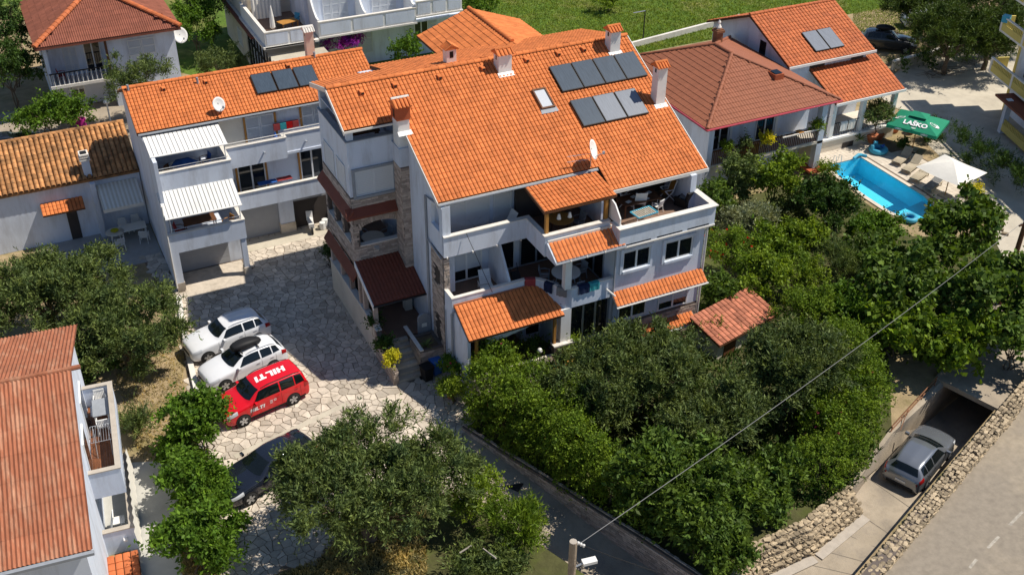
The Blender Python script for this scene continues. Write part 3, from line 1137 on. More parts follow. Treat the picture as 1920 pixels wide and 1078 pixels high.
def stones_from_cells(parent, cl, z, th, mat, name, n_ind=300):
    cl = sorted(cl, key=lambda t: math.hypot(t[0][0] - CAM[0], t[0][1] - CAM[1]))
    rest = MB()
    for k, (p, poly) in enumerate(cl):
        mb = MB() if k < n_ind else rest
        h = th + random.uniform(-.006, .008)
        n = len(poly)
        cx, cy = sum(q[0] for q in poly) / n, sum(q[1] for q in poly) / n
        # wobble the outline a little: add mid points
        out = []
        for i in range(n):
            a, b = poly[i], poly[(i + 1) % n]
            L = math.hypot(b[0] - a[0], b[1] - a[1])
            if L < 0.05:
                out.append(a)
                continue
            out.append((a[0] * .9 + b[0] * .1, a[1] * .9 + b[1] * .1))
            w = random.uniform(-.02, .004) * min(1, L * 2)
            nx, ny = (b[1] - a[1]) / L, -(b[0] - a[0]) / L
            out.append(((a[0] + b[0]) / 2 + nx * w, (a[1] + b[1]) / 2 + ny * w))
            out.append((a[0] * .1 + b[0] * .9, a[1] * .1 + b[1] * .9))
        n = len(out)
        lo = [(x, y, z) for x, y in out]
        hi = [(cx + (x - cx) * .97, cy + (y - cy) * .97, z + h) for x, y in out]
        mb.add(lo + hi, [tuple(range(n, 2 * n))] + [(i, (i + 1) % n, n + (i + 1) % n, n + i) for i in range(n)])
        if k < n_ind:
            mb.build(name, mat, parent)
    if rest.v:
        rest.build(name + '_field', mat, parent, kind='stuff')


cl = cells(lambda x, y: in_poly(x, y) and not (x > -8 and x < -3.8 and y > 13.4), (-12, 5, -10.5, 18.5), 0.355, 0.47, 0.010)
stones_from_cells(drive, cl, -0.002, 0.022, 'flag', 'flagstone')
# pale threshold strip across the drive and painted sunlit strip before the garages
for (a, b, w) in (((-8.6, -1.75), (-2.6, -0.35), .16),):
    A, B = Vector((a[0], a[1], 0)), Vector((b[0], b[1], 0))
    d = (B - A).normalized()
    n = Vector((-d.y, d.x, 0)) * w
    MB().prism([A - n, B - n, B + n, A + n], (0, 0, .028)).build('threshold_or_sun_strip', 'concrete_pale', drive)
bx('threshold_or_sun_strip', 'concrete_pale', drive, -8.0, 1.6, 15.7, 16.9, 0.0, 0.030)  # sunlight on the paving, painted as a strip of pale concrete
bx('threshold_or_sun_strip', 'flag', drive, -7.7, -4.0, 12.3, 15.0, 0.0, 0.034)


# ------------------------------------------------------------------ rocks
def rock_mesh(seed):
    r = random.Random(seed)
    bm = bmesh.new()
    bmesh.ops.create_icosphere(bm, subdivisions=1, radius=0.5)
    for v in bm.verts:
        v.co = v.co * r.uniform(.75, 1.1)
        v.co.x = max(-.38, min(.38, v.co.x * 1.25))
        v.co.y = max(-.36, min(.36, v.co.y * 1.2))
        v.co.z = max(-.30, min(.30, v.co.z * 1.15))
    me = bpy.data.meshes.new('stone')
    bm.to_mesh(me)
    bm.free()
    me.materials.append(MATS['rock'])
    return me


ROCKS = [rock_mesh(i) for i in range(7)]
ROCK_DATA = [([tuple(v.co) for v in me.vertices], [tuple(p.vertices) for p in me.polygons]) for me in ROCKS]


def rubble(parent, line, zb, zt, depth, size, n_ind, lean=0.0, mat='rock'):
    """dry stone wall along line (world points); zb/zt functions of arc fraction"""
    P = [Vector((p[0], p[1], 0)) for p in line]
    seg = [(b - a).length for a, b in zip(P, P[1:])]
    L = sum(seg)
    places = []

    def pt(s):
        for a, b, l in zip(P, P[1:], seg):
            if s <= l:
                return a.lerp(b, s / l), (b - a).normalized()
            s -= l
        return P[-1], (P[-1] - P[-2]).normalized()
    s = 0
    while s < L:
        f = s / L
        c, d = pt(s)
        nrm = Vector((-d.y, d.x, 0))
        z0, z1 = zb(f), zt(f)
        h = z1 - z0
        k = max(1, int(h / (size * .62)))
        for j in range(k + 1):
            rows = [random.uniform(-.3, .3)] if j < k else np.linspace(-.5, .5, max(2, int(depth / size * 1.5)))
            for q in (rows if j == k else (-.5, .5)):
                sz = size * random.uniform(.65, 1.35)
                z = z0 + (j + .2) / (k + .6) * h + random.uniform(-.04, .04)
                lo = q * depth * (1 - lean * (j / (k + 1)))
                p = c + d * random.uniform(-.5, .5) * size + nrm * lo + Vector((0, 0, z))
                R = Matrix.Rotation(math.atan2(d.y, d.x) + random.gauss(0, .25) + random.choice((0, math.pi)), 4, 'Z') @ Matrix.Rotation(random.uniform(-.2, .2), 4, 'X')
                S = Matrix.Diagonal((sz * random.uniform(1.0, 1.9), sz * 1.15, sz * random.uniform(.6, .95), 1))
                places.append((random.randrange(7), Matrix.Translation(p) @ R @ S, (p - Vector(CAM)).length))
        s += size * .8
    places.sort(key=lambda t: t[2])
    off = origin_of(parent)
    T = Matrix.Translation(-off)
    # the best seen stones: spread over the whole wall (every nth) as single stones
    n = len(places)
    stepn = max(1, n // n_ind)
    single = set(range(0, n, stepn)) if stepn > 1 else set(range(n))
    single = set(sorted(single)[:n_ind])
    rest = {}
    for i, (r, m4, dd) in enumerate(places):
        if i in single:
            o = link('stone', ROCKS[r], parent)
            o.matrix_local = T @ m4
        else:
            rest.setdefault(r, []).append(np.array(m4))
    for r, ms in rest.items():
        inst_mesh('stone_core', ROCK_DATA[r][0], ROCK_DATA[r][1], ms, mat, parent, off=tuple(off))


w1 = thing('dry_stone_wall', 'dry stone rubble wall holding up the garden beside the concrete ramp', 'stone wall', DRY[1])
hb = [p.copy() for p in DRY[:4]]
core = MB()
for a, b, z1, z2 in zip(hb, hb[1:], (.3, .3, .25, .1), (.3, .25, .1, .0)):
    d = (b - a).normalized()
    n = Vector((-d.y, d.x, 0))
    core.add([Vector((a.x, a.y, -1.5)) - n * .6, Vector((b.x, b.y, -1.5)) - n * .6, Vector((b.x, b.y, 0)), Vector((a.x, a.y, 0))], [(0, 1, 2, 3)])
core.build('core', 'soil', w1)
for row, (dn, za, zbb) in enumerate(((-.62, 0.0, .30), (-.46, .2, .50), (-.30, .4, .70), (-.14, .6, .92), (.1, .86, 1.02))):
    ln = []
    for i, p in enumerate(hb):
        a, b = hb[max(0, i - 1)], hb[min(len(hb) - 1, i + 1)]
        d = (b - a).normalized()
        ln.append(Vector((p.x - d.y * dn, p.y + d.x * dn, 0)))
    rubble(w1, ln, lambda f, za=za: -1.2 + f * .2 + za * (1.4 - .3 * f), lambda f, zbb=zbb: -1.2 + f * .2 + zbb * (1.4 - .3 * f), .14, .19, 60)
w2 = thing('rubble_wall', 'low pale rubble stone wall between the ramp and the road', 'stone wall', ROADW[2])
RW = [ROADW[0] + rn * .25, ROADW[1] + rn * .25, ROADW[2] + rn * .28, ROADW[3] + rn * .3, ROADW[4] + rn * .35, RD1 + rn * .4]
L_ = ROADW[4] + (ROADW[4] - ROADW[3]).normalized() * 9
RW[-1] = L_ + rn * .4
rubble(w2, RW, lambda f: -.12, lambda f: .30 + .35 * min(1, f * 1.6), .55, .18, 300)
cm = MB()
for a, b in zip(RW, RW[1:]):
    d = (b - a).normalized()
    n = Vector((-d.y, d.x, 0)) * .26
    cm.prism([a - n, b - n, b + n, a + n], (0, 0, .38))
cm.build('core', 'brick_mortar', w2)

# brick retaining wall along the path
rwall = thing('retaining_wall', 'low brown brick retaining wall following the shaded garden path', 'wall', PATH_R[2])
rm = MB()
for a, b in zip(PATH_R, PATH_R[1:]):
    d = (b - a)
    d.z = 0
    d.normalize()
    n = Vector((-d.y, d.x, 0)) * .22
    rm.add([a + Vector((0, 0, -.1)), b + Vector((0, 0, -.1)), Vector((b.x, b.y, .22)), Vector((a.x, a.y, .22)),
            Vector((a.x, a.y, .22)) + n, Vector((b.x, b.y, .22)) + n, a + n + Vector((0, 0, -.1)), b + n + Vector((0, 0, -.1))],
           [(0, 1, 2, 3), (3, 2, 5, 4), (4, 5, 7, 6)])
rm.build('core', 'brick_mortar', rwall)
for a, b in zip(PATH_R, PATH_R[1:]):
    d = (b - a)
    d.z = 0
    Lw = d.length
    d.normalize()
    zlo = min(a.z, b.z)
    bricks(rwall, (a.x, a.y, zlo - .03), d, (d.y, -d.x, 0), Lw, .22 - zlo, bw=.3, bh=.12,
           keep=lambda u, z, a=a, b=b, Lw=Lw, zlo=zlo: z + zlo > a.z + (b.z - a.z) * u / Lw - .02)
    bricks(rwall, (a.x - d.y * .11, a.y + d.x * .11, .215), d, (-d.y, d.x, 0), Lw, .08, bw=.22, bh=.075, th=.1)
# garden-side bank of the path
bm_ = MB()
for a, b in zip(PATH_L, PATH_L[1:]):
    bm_.add([a + Vector((0, 0, -.1)), b + Vector((0, 0, -.1)), Vector((b.x, b.y, 0.0)), Vector((a.x, a.y, 0.0))], [(3, 2, 1, 0)])
struct(bm_, 'path_bank', 'soil')
# steel drain cover on the path
dc = v3(at(968, 899, -0.38))
solo(MB().rbox((0, 0, 0), (.9, .6, .02), math.radians(-52), 0, math.radians(4.5)), 'drain_grate', 'black', 'dark square drain grate set into the garden path', 'drain', (dc.x - .3, dc.y - .2, dc.z + .02))
# rail beside the ramp
rl = thing('handrail', 'rusty brown iron handrail beside the sunken garage ramp', 'railing', at(1672, 815, 0))
A, B = v3(at(1672, 800, .35)), v3(at(1758, 706, .55))
for dz in (0, -.28):
    MB().tube([A + Vector((0, 0, dz)), B + Vector((0, 0, dz))], .03).build('rail', 'rust', rl)
for t in (0.02, .35, .68, .98):
    p = A.lerp(B, t)
    MB().tube([(p.x, p.y, -.02), p], .028).build('post', 'rust', rl)
MB().tube([A.lerp(B, .35) + Vector((0, 0, -.05)), v3(at(1688, 806, 0))], .02).build('brace', 'rust', rl)

# ------------------------------------------------------------------ pool
bot = MB()
n = len(POOL)
bot.add([(p.x, p.y, -1.25) for p in POOL], [tuple(reversed(range(n)))])
struct(bot, 'pool_floor', 'pool_tile')
if bpy.data.objects['pool_floor'].data.polygons[0].normal.z < 0:
    bpy.data.objects['pool_floor'].data.flip_normals()
sd = MB()
for i in range(n):
    a, b = POOL[i], POOL[(i + 1) % n]
    sd.add([(a.x, a.y, -1.25), (b.x, b.y, -1.25), (b.x, b.y, 0.03), (a.x, a.y, 0.03)], [(0, 1, 2, 3)])
struct(sd, 'pool_sides', 'pool_tile')
struct(MB().add([(p.x, p.y, -.95) for p in POOL[2:8]] + [(p.x, p.y, -.36) for p in POOL[2:8]], [tuple(range(6, 12)), (0, 5, 11, 6)]), 'pool_step', 'pool_tile')
wt = MB().add([(p.x, p.y, -.10) for p in POOL], [tuple(range(n))])
pw = struct(wt, 'pool_water', 'water')
if pw.data.polygons[0].normal.z < 0:
    pw.data.flip_normals()
cp = MB()
for i in range(n):
    a, b = POOL[i], POOL[(i + 1) % n]
    d = (b - a).normalized()
    nr = Vector((-d.y, d.x, 0))
    if (a + nr - Vector((37, 5.5, 0))).length < (a - Vector((37, 5.5, 0))).length:
        nr = -nr
    cp.prism([(a.x, a.y, 0.004), (b.x, b.y, 0.004), (b.x + nr.x * .3, b.y + nr.y * .3, 0.004), (a.x + nr.x * .3, a.y + nr.y * .3, 0.004)], (0, 0, .05 + .002 * (i % 3)))
struct(cp, 'pool_coping', 'deck_stone')
deck = struct(MB().box(34.9, 42.4, 9.9, 14.6, -.01, .02).box(38.85, 42.6, 1.5, 9.9, -.01, .021), 'pool_deck', 'mortar')
for i in range(24):
    for j in range(40):
        x, y = 34.95 + i * .32 * 1.02, 1.6 + j * .325
        if (x < 38.9 and y < 10.0) or y > 14.3 or x > 42.2:
            continue
        if x > 40.9 and y > 9.2:
            continue
        if 'pv' not in globals():
            pass
        o = None
        mb = MB().box(0, .315, 0, .315, 0, .012)
        if 'PAVER' not in globals():
            PAVER = mb.mesh('paver')
            PAVER.materials.append(MATS['deck_stone'])
            NP = 0
        if NP < 300 and y < 14:
            link('paver', PAVER, deck, (x, y, .021 + random.uniform(0, .003)))
            NP += 1
        else:
            globals().setdefault('PV_REST', []).append((x, y))
pm = MB()
for x, y in globals().get('PV_REST', []):
    pm.box(x, x + .315, y, y + .315, .021, .033)
if pm.v:
    pm.build('paver_field', 'deck_stone', deck, kind='stuff')


# ================================================================== main house
def arch(y0, y1, z0, z1, f, n=8):
    """loop with a round head; f maps (s,z)->point"""
    r = (y1 - y0) / 2
    c = (y0 + y1) / 2
    h = min(r, z1 - z0)
    pts = [f(y0, z0), f(y1, z0)]
    for k in range(n + 1):
        a = math.pi * k / n
        pts.append(f(c + r * math.cos(a), z1 - h + h * math.sin(a)))
    return pts


H = thing('apartment_house', 'three storey white apartment house with large orange tiled roof and brick entrance tower', 'house', (2.9, 0, 0))
RM = 0.4825


def zf(y):
    return 9.63 + RM * y


def on_roof(px, py):
    d = ray(px, py)
    t = (9.63 - (CAM[2] - RM * CAM[1])) / (d[2] - RM * d[1])
    return CAM + d * t


# --- roof
rs = MB()
slab_y(rs, 2.8, 17.1, [(0.25, zf(.25)), (7.4, zf(7.4))])
slab_y(rs, 11.45, 17.15, [(-1.12, zf(-1.12) - .002), (.25, zf(.25) - .002)])
slab_y(rs, -.05, 2.8, [(4.93, zf(4.93)), (7.4, zf(7.4))])
BM = 0.27
ZR = zf(7.4)


def zb(y):
    return ZR - BM * (y - 7.4)


slab_y(rs, -.05, 3.9, [(7.4, ZR), (10.1, zb(10.1))])
slab_y(rs, 3.9, 17.1, [(7.4, ZR), (12.3, zb(12.3))])
roof = rs.build('roof', 'roof_under', H)
V = (0, 1, RM)
SL_ = math.sqrt(1 + RM * RM)
TW, TL = .206, .312
tiles(roof, (2.8, .25, zf(.25)), (17.1, .25, zf(.25)), V, TW, TL, 'tile', n_ind=130, length=7.15 * SL_)
tiles(roof, (11.45, -1.12, zf(-1.12)), (17.15, -1.12, zf(-1.12)), V, TW, TL, 'tile', n_ind=50, length=1.37 * SL_)
tiles(roof, (-.05, 4.93, zf(4.93)), (2.8, 4.93, zf(4.93)), V, TW, TL, 'tile', n_ind=30, length=2.47 * SL_)
VB = (0, -1, BM)
SB = math.sqrt(1 + BM * BM)
tiles(roof, (3.9, 10.1, zb(10.1)), (-.05, 10.1, zb(10.1)), VB, TW, TL, 'tile', n_ind=0, length=2.7 * SB)
tiles(roof, (17.1, 12.3, zb(12.3)), (3.9, 12.3, zb(12.3)), VB, TW, TL, 'tile', n_ind=0, length=4.9 * SB)
ridge(roof, (-.05, 7.4, ZR + .07), (17.1, 7.4, ZR + .07), 'tile')
# rear wing roof, ridge along y
wr = MB()
WX, WZ, WE = 12.0, 12.35, 11.15
for sgn in (-1, 1):
    ex = WX + sgn * 3.4
    wr.prism([(WX, 10.6, WZ), (ex, 10.6, WE), (ex, 17.2, WE), (WX, 17.2, WZ)], (0, 0, -.12))
wroof = wr.build('wing_roof', 'roof_under', H)
wm = 1.2 / 3.4
tiles(wroof, (WX - 3.4, 17.2, WE), (WX - 3.4, 10.6, WE), (1, 0, wm), .30, .37, 'tile', n_ind=0, length=3.4 * math.sqrt(1 + wm * wm), name='tile', kind='metal',
      keep=lambda x, y: WE + wm * (x - WX + 3.4) > zb(y) - .25)
tiles(wroof, (WX + 3.4, 10.6, WE), (WX + 3.4, 17.2, WE), (-1, 0, wm), .30, .37, 'tile', n_ind=0, length=3.4 * math.sqrt(1 + wm * wm), kind='metal',
      keep=lambda x, y: WE + wm * (WX + 3.4 - x) > zb(y) - .25)
ridge(wroof, (WX, 11.2, WZ + .05), (WX, 17.2, WZ + .05), 'tile')
# gutters and fascias
MB().tube([(2.78, .17, zf(.2) - .06), (7.5, .17, zf(.2) - .07), (11.4, .17, zf(.2) - .07)], .055).build('gutter', 'zinc', H)
MB().box(2.8, 11.4, .205, .245, zf(.22) - .16, zf(.22) - .01).build('fascia', 'gutter', H)
MB().box(11.45, 17.17, -1.2, -1.13, zf(-1.15) - .15, zf(-1.15) + .03).build('fascia', 'gutter', H)
MB().box(-.06, 2.5, 4.86, 4.92, zf(4.9) - .12, zf(4.9) - .02).build('fascia', 'gutter', H)
# rakes
rk = MB()
rk.prism([(2.76, .2, zf(.2) - .2), (2.76, 4.9, zf(4.9) - .2), (2.76, 4.9, zf(4.9) + .06), (2.76, .2, zf(.2) + .06)], (.035, 0, 0))
rk.prism([(-.10, 4.85, zf(4.85) - .16), (-.10, 7.4, ZR - .16), (-.10, 7.4, ZR + .07), (-.10, 4.85, zf(4.85) + .05)], (.045, 0, 0))
rk.prism([(-.10, 10.15, zb(10.15) - .2), (-.10, 7.4, ZR - .16), (-.10, 7.4, ZR + .07), (-.10, 10.15, zb(10.15) + .05)], (.045, 0, 0))
rk.prism([(17.11, -1.12, zf(-1.12) - .16), (17.11, 7.4, ZR - .16), (17.11, 7.4, ZR + .06), (17.11, -1.12, zf(-1.12) + .06)], (.04, 0, 0))
rk.build('bargeboard', 'gutter', H)
# lower terrace roof in the middle
MZ0, MZ1 = 9.27, 9.60
mm = (MZ1 - MZ0) / 2.15
mr_ = MB()
slab_y(mr_, 7.35, 11.3, [(-1.9, MZ0), (.25, MZ1)], .10)
mroof = mr_.build('terrace_roof', 'wood_dark', H)
tiles(mroof, (7.35, -1.9, MZ0), (11.3, -1.9, MZ0), (0, 1, mm), TW, TL, 'tile', n_ind=30, length=2.0 * math.sqrt(1 + mm * mm))
MB().prism([(7.31, -1.92, MZ0 - .12), (7.31, .2, MZ1 - .12), (7.31, .2, MZ1 + .04), (7.31, -1.92, MZ0 + .04)], (.04, 0, 0)).build('bargeboard', 'wood_dark', H)
# sloping canopy below it
cs = MB()
cm_ = (7.66 - 7.06) / .95
slab_y(cs, 7.45, 11.3, [(-3.0, 7.06), (-2.06, 7.66)], .10)
can = cs.build('canopy_roof', 'white', H)
tiles(can, (7.5, -3.0, 7.06), (11.3, -3.0, 7.06), (0, 1, cm_), TW, TL, 'tile', n_ind=25, length=.9 * math.sqrt(1 + cm_ * cm_))
MB().box(7.45, 11.2, -2.12, -2.05, 7.60, 7.78).build('flashing', 'cap', H)
MB().prism([(7.40, -3.03, 6.92), (7.40, -2.05, 6.92), (7.40, -2.05, 7.72), (7.40, -3.03, 7.10)], (.045, 0, 0)).build('cheek', 'stucco', H)
MB().tube([(7.4, -3.06, 7.0), (11.3, -3.06, 7.0)], .05).build('gutter', 'zinc', H)
# ground floor tiled porch
pm_ = (4.66 - 3.70) / 1.8
ps = MB()
slab_y(ps, 2.95, 8.15, [(-2.8, 3.70), (-1.0, 4.66)], .08)
por = ps.build('porch_roof', 'wood_dark', H)
tiles(por, (2.95, -2.8, 3.70), (8.15, -2.8, 3.70), (0, 1, pm_), .206, .30, 'tile', n_ind=60, length=1.72 * math.sqrt(1 + pm_ * pm_))
MB().box(2.95, 7.2, -1.02, -.96, 4.52, 4.72).build('flashing', 'terracotta', H)
for x in (3.45, 7.75):
    bx('post', 'wood', H, x - .07, x + .07, -2.6, -2.46, .9, 3.62)
bx('beam', 'wood_dark', H, 3.0, 8.1, -2.6, -2.46, 3.55, 3.67)
vm_ = MB()
for k in range(14):
    x0 = 4.0 + k * .235
    zz = 2.95 + .5 * (k / 13) ** 1.5
    vm_.add([(x0, -2.40 - .02 * (k % 2), 3.6), (x0 + .235, -2.40 - .02 * ((k + 1) % 2), 3.6), (x0 + .235, -2.40 - .02 * ((k + 1) % 2), 2.95 + .5 * ((k + 1) / 13) ** 1.5), (x0, -2.40 - .02 * (k % 2), zz)], [(0, 3, 2, 1)])
vm_.build('valance', 'fabric_white', H)
# awning strip over the right windows, and ledge below
for (x0, x1, y0, z0, y1, z1, n, nm) in ((10.85, 16.3, -3.32, 3.70, -2.72, 4.15, 25, 'awning_roof'), (12.4, 15.95, -3.32, 1.22, -2.78, 1.55, 10, 'ledge_roof')):
    am = (z1 - z0) / (y1 - y0)
    a_ = MB()
    slab_y(a_, x0, x1, [(y0, z0), (y1, z1)], .07)
    ar = a_.build(nm, 'gutter', H)
    tiles(ar, (x0, y0, z0), (x1, y0, z0), (0, 1, am), .206, .34, 'tile', kind='wave', n_ind=n, length=(y1 - y0) * math.sqrt(1 + am * am))
    MB().tube([(x0 - .03, y0 - .05, z0 - .05), (x1 + .03, y0 - .05, z0 - .05)], .045).build('gutter', 'gutter', H)

# --- walls
core = MB()
core.prism([(3.1, 1.6, 0), (3.1, 12.0, 0), (3.1, 12.0, zb(12) - .16), (3.1, 7.4, ZR - .18), (3.1, 1.6, zf(1.6) - .18)], (13.1, 0, 0))
core.build('wall', 'stucco', H)
gl = MB()
P = lambda y, z: (2.9, y, z)
gl.wall([P(.05, 0), P(5.3, 0), P(5.3, zf(5.3) - .17), P(.3, zf(.3) - .17), P(.05, 9.5)], (.2, 0, 0),
        [arch(.42, 1.45, 8.08, 9.35, P)])
gl.build('gable_wall', 'stucco', H)
rb = MB().box(11.0, 16.2, -2.7, 1.6, 0, 6.9)
rb.build('wall', 'stucco', H)
# pier at the front corner of the upper balcony and its beam
MB().box(2.9, 3.32, .03, .05, 7.0, 9.6).build('pier', 'stucco', H)
# slabs
sl = MB()
sl.box(2.92, 7.45, -.04, 1.6, 6.9, 7.06).box(7.4, 11.0, -1.98, 1.6, 6.902, 7.062).box(10.97, 16.48, -2.93, 1.0, 6.904, 7.064)
sl.build('upper_floor', 'stucco', H)
bx('floor_tiles', 'floor_tile', H, 3.12, 7.5, .1, 1.6, 7.065, 7.075)
bx('floor_tiles', 'floor_tile', H, 7.52, 11.0, -1.84, 1.6, 7.065, 7.075)
bx('floor_tiles', 'floor_tile', H, 11.1, 16.3, -2.8, 1.0, 7.067, 7.077)
s1 = MB()
s1.box(2.92, 8.0, -.88, 1.6, 3.92, 4.1)
s1.prism([(8.0, -2.2, 3.922), (8.4, -2.58, 3.922), (11.0, -2.58, 3.922), (11.0, 1.6, 3.922), (8.0, 1.6, 3.922)], (0, 0, .18))
s1.prism([(6.9, -.88, 3.92), (7.4, -1.15, 3.92), (7.75, -1.6, 3.92), (8.0, -2.2, 3.92), (8.0, -.88, 3.92)], (0, 0, .178))
s1.build('middle_floor', 'stucco', H)
f1 = MB().box(3.12, 10.98, -.7, 1.6, 4.105, 4.115)
f1.box(8.1, 10.98, -2.4, -.7, 4.105, 4.114)
f1.build('floor_tiles', 'floor_tile', H)
# parapets
parapet(H, [(2.9, -.08), (7.33, -.08), (7.33, -2.02), (10.93, -2.02)], 6.88, 8.0)
parapet(H, [(10.93, -2.2), (10.93, -2.98), (16.52, -2.98), (16.52, -1.0)], 6.95, 8.0, over=.09)
bx('cornice', 'cap', H, 10.90, 16.55, -3.02, -2.72, 6.86, 6.945)
for x0, x1 in ((11.3, 12.75), (13.1, 14.6), (14.9, 16.2)):
    bx('slot', 'black', H, x0, x1, -2.986, -2.979, 6.99, 7.06)
curve = [(6.85, -.92), (7.2, -1.0), (7.5, -1.2), (7.72, -1.5), (7.88, -1.9), (8.08, -2.3), (8.3, -2.52), (8.6, -2.64)]
parapet(H, [(2.9, .05), (2.9, -.92)] + curve + [(10.97, -2.64)], 3.9, 5.0, over=.02)
# middle bay
MB().box(8.2, 8.55, -2.62, -2.28, 5.05, 7.0).build('pillar', 'white', H)
MB().prism([(11.02, -1.7, 8.05), (11.02, -2.75, 8.05), (11.02, -2.75, 8.45), (11.02, -2.2, 9.0), (11.02, -1.7, 9.15)], (.07, 0, 0)).build('partition', 'white', H)
for x in (7.52, 10.78):
    bx('post', 'wood', H, x - .08, x + .08, -1.86, -1.70, 8.05, 9.2)
bx('beam', 'wood_dark', H, 7.4, 11.2, -1.86, -1.70, 9.12, 9.24)
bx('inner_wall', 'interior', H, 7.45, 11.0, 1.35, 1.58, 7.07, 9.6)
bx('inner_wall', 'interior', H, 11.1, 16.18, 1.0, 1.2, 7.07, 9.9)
bx('side_wall', 'stucco', H, 11.0, 11.12, -1.0, 1.58, 7.08, 9.15)
bx('side_wall', 'stucco', H, 16.05, 16.25, -1.05, 1.58, 7.06, 9.1)
bx('column', 'stucco', H, 16.02, 16.36, -1.35, -1.02, 7.066, 9.0)
# ---- windows and doors
window_y(H, 3.55, 6.1, 7.1, 9.3, 1.6, 2, 1.0, frame='shutter')
window_y(H, 6.3, 7.3, 7.1, 9.3, 1.6, 1, 1.0, frame='shutter')
window_y(H, 3.9, 5.65, 4.15, 6.3, 1.6, 2, .72)
window_y(H, 6.5, 7.5, 4.12, 6.4, 1.6, 1, 0)
window_y(H, 7.8, 10.6, 4.12, 6.4, 1.6, 3, 0, frame='zinc')
window_x(H, -1.6, .4, 4.15, 6.3, 11.0, 2, 0, frame='zinc')
MB().prism([(6.02, 1.6, 4.11), (6.02, -.74, 4.11), (6.02, -.74, 5.15), (6.02, .55, 6.85), (6.02, 1.6, 6.85)], (.12, 0, 0)).build('partition', 'stucco', H)
bx('pier', 'stucco', H, 3.1, 3.85, .9, 1.6, 4.11, 6.88)
window_y(H, 11.35, 12.95, 5.36, 6.5, -2.7, 2, 0.06, surround='stucco')
window_y(H, 13.82, 15.5, 5.28, 6.42, -2.7, 2, 0.06, surround='stucco')
window_y(H, 11.3, 12.98, 2.32, 3.35, -2.7, 2, 0.12)
window_y(H, 13.72, 15.55, 2.2, 3.35, -2.7, 2, .62)
window_y(H, 8.7, 10.95, 1.5, 3.85, -2.3, 3, 0, frame='steel')
bx('ground_wall', 'stucco', H, 8.0, 11.0, -2.29, 1.6, 0, 3.9)
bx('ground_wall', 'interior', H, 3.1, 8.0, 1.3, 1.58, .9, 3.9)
window_y(H, 7.05, 7.95, 1.25, 3.4, -.55, 1, 0, frame='stucco')
bx('ground_wall', 'stucco', H, 6.9, 8.0, -.55, 1.3, .9, 3.9)
bx('pillar', 'white', H, 8.05, 8.62, -2.63, -2.3, 1.9, 3.9)
bx('ledge', 'cap', H, 7.6, 8.75, -2.85, -2.4, 1.84, 1.92)
bx('terrace_wall', 'brick_mortar', H, 7.65, 8.7, -2.75, -2.45, 0, 1.84)
bricks(H, (7.65, -2.75, .4), (1, 0, 0), (0, -1, 0), 1.05, 1.4)
bx('terrace_floor', 'floor_tile', H, 3.1, 8.0, -2.6, 1.3, .3, .9)
bx('terrace_wall', 'cream', H, 3.1, 7.65, -2.75, -2.6, 0, 1.35)
# white side wall of the porch, following its slope
MB().prism([(2.95, -.05, 0), (2.95, -2.6, 0), (2.95, -2.6, 3.66), (2.95, -.93, 4.5), (2.95, -.05, 4.5)], (.16, 0, 0)).build('side_wall', 'stucco', H)
# brick base under the right windows
bx('brick_base', 'brick_mortar', H, 10.98, 16.22, -2.735, -2.70, 0, 2.15)
bricks(H, (11.0, -2.735, .4), (1, 0, 0), (0, -1, 0), 5.2, 1.75)
bricks(H, (16.22, -2.7, .4), (0, 1, 0), (1, 0, 0), 4.0, 1.75)
# brick panel and arches on the gable near the front
bx('brick_panel', 'brick_mortar', H, 2.872, 2.9, .06, 1.5, .9, 6.88)
bricks(H, (2.872, 1.5, .95), (0, -1, 0), (-1, 0, 0), 1.44, 5.9, keep=lambda u, z: not (.35 < u < 1.0 and (3.9 < z < 5.1 or z < 2.2)), bh=.12)
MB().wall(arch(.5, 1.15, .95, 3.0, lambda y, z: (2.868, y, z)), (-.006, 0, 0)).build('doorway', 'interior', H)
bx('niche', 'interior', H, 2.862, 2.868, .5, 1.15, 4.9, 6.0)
bx('front_pier', 'brick_mortar', H, 2.9, 3.2, .02, .05, 4.1, 6.88)
bricks(H, (2.9, .02, 4.1), (1, 0, 0), (0, -1, 0), .3, 2.75, bh=.12)
# downpipes
dp = MB().tube([(2.83, 1.95, .9), (2.83, 1.95, 9.35), (2.83, .6, 9.62), (2.83, .3, 9.55)], .06)
dp.build('downpipe', 'zinc', H)
MB().tube([(2.83, 1.95, 6.95), (2.83, .1, 6.75)], .04).build('downpipe', 'zinc', H)
MB().tube([(2.84, -.98, .2), (2.84, -.98, 4.2), (2.95, -1.1, 4.4)], .06).build('downpipe', 'zinc', H)
MB().tube([(16.32, -2.75, .4), (16.32, -2.75, 6.8)], .05).build('downpipe', 'gutter', H)
MB().tube([(16.36, -2.60, .4), (16.36, -2.60, 6.8)], .035).build('downpipe', 'gutter', H)
MB().tube([(10.9, -2.78, .5), (10.9, -2.78, 6.9)], .045).build('downpipe', 'zinc', H)
MB().tube([(10.5, -2.75, 4.55), (10.9, -3.0, 4.15)], .05).build('downpipe', 'gutter', H)
MB().tube([(11.12, -3.4, 2.4), (11.12, -3.45, 1.15), (12.4, -3.42, 1.2), (12.4, -3.42, 1.45)], .05).build('downpipe', 'gutter', H)
bx('meter_box', 'stucco', H, 10.98, 11.2, -2.82, -2.7, 1.7, 2.4)
for (x, y, z) in ((3.05, -.13, 6.86), (4.4, -.13, 6.86), (5.7, -.13, 6.86), (7.0, -.13, 6.86), (8.2, -3.1, 7.0), (9.1, -3.1, 7.0), (10.1, -3.1, 7.0)):
    bx('bracket', 'cap', H, x - .03, x + .03, y - .03, y + .05, z - .02, z + .06)

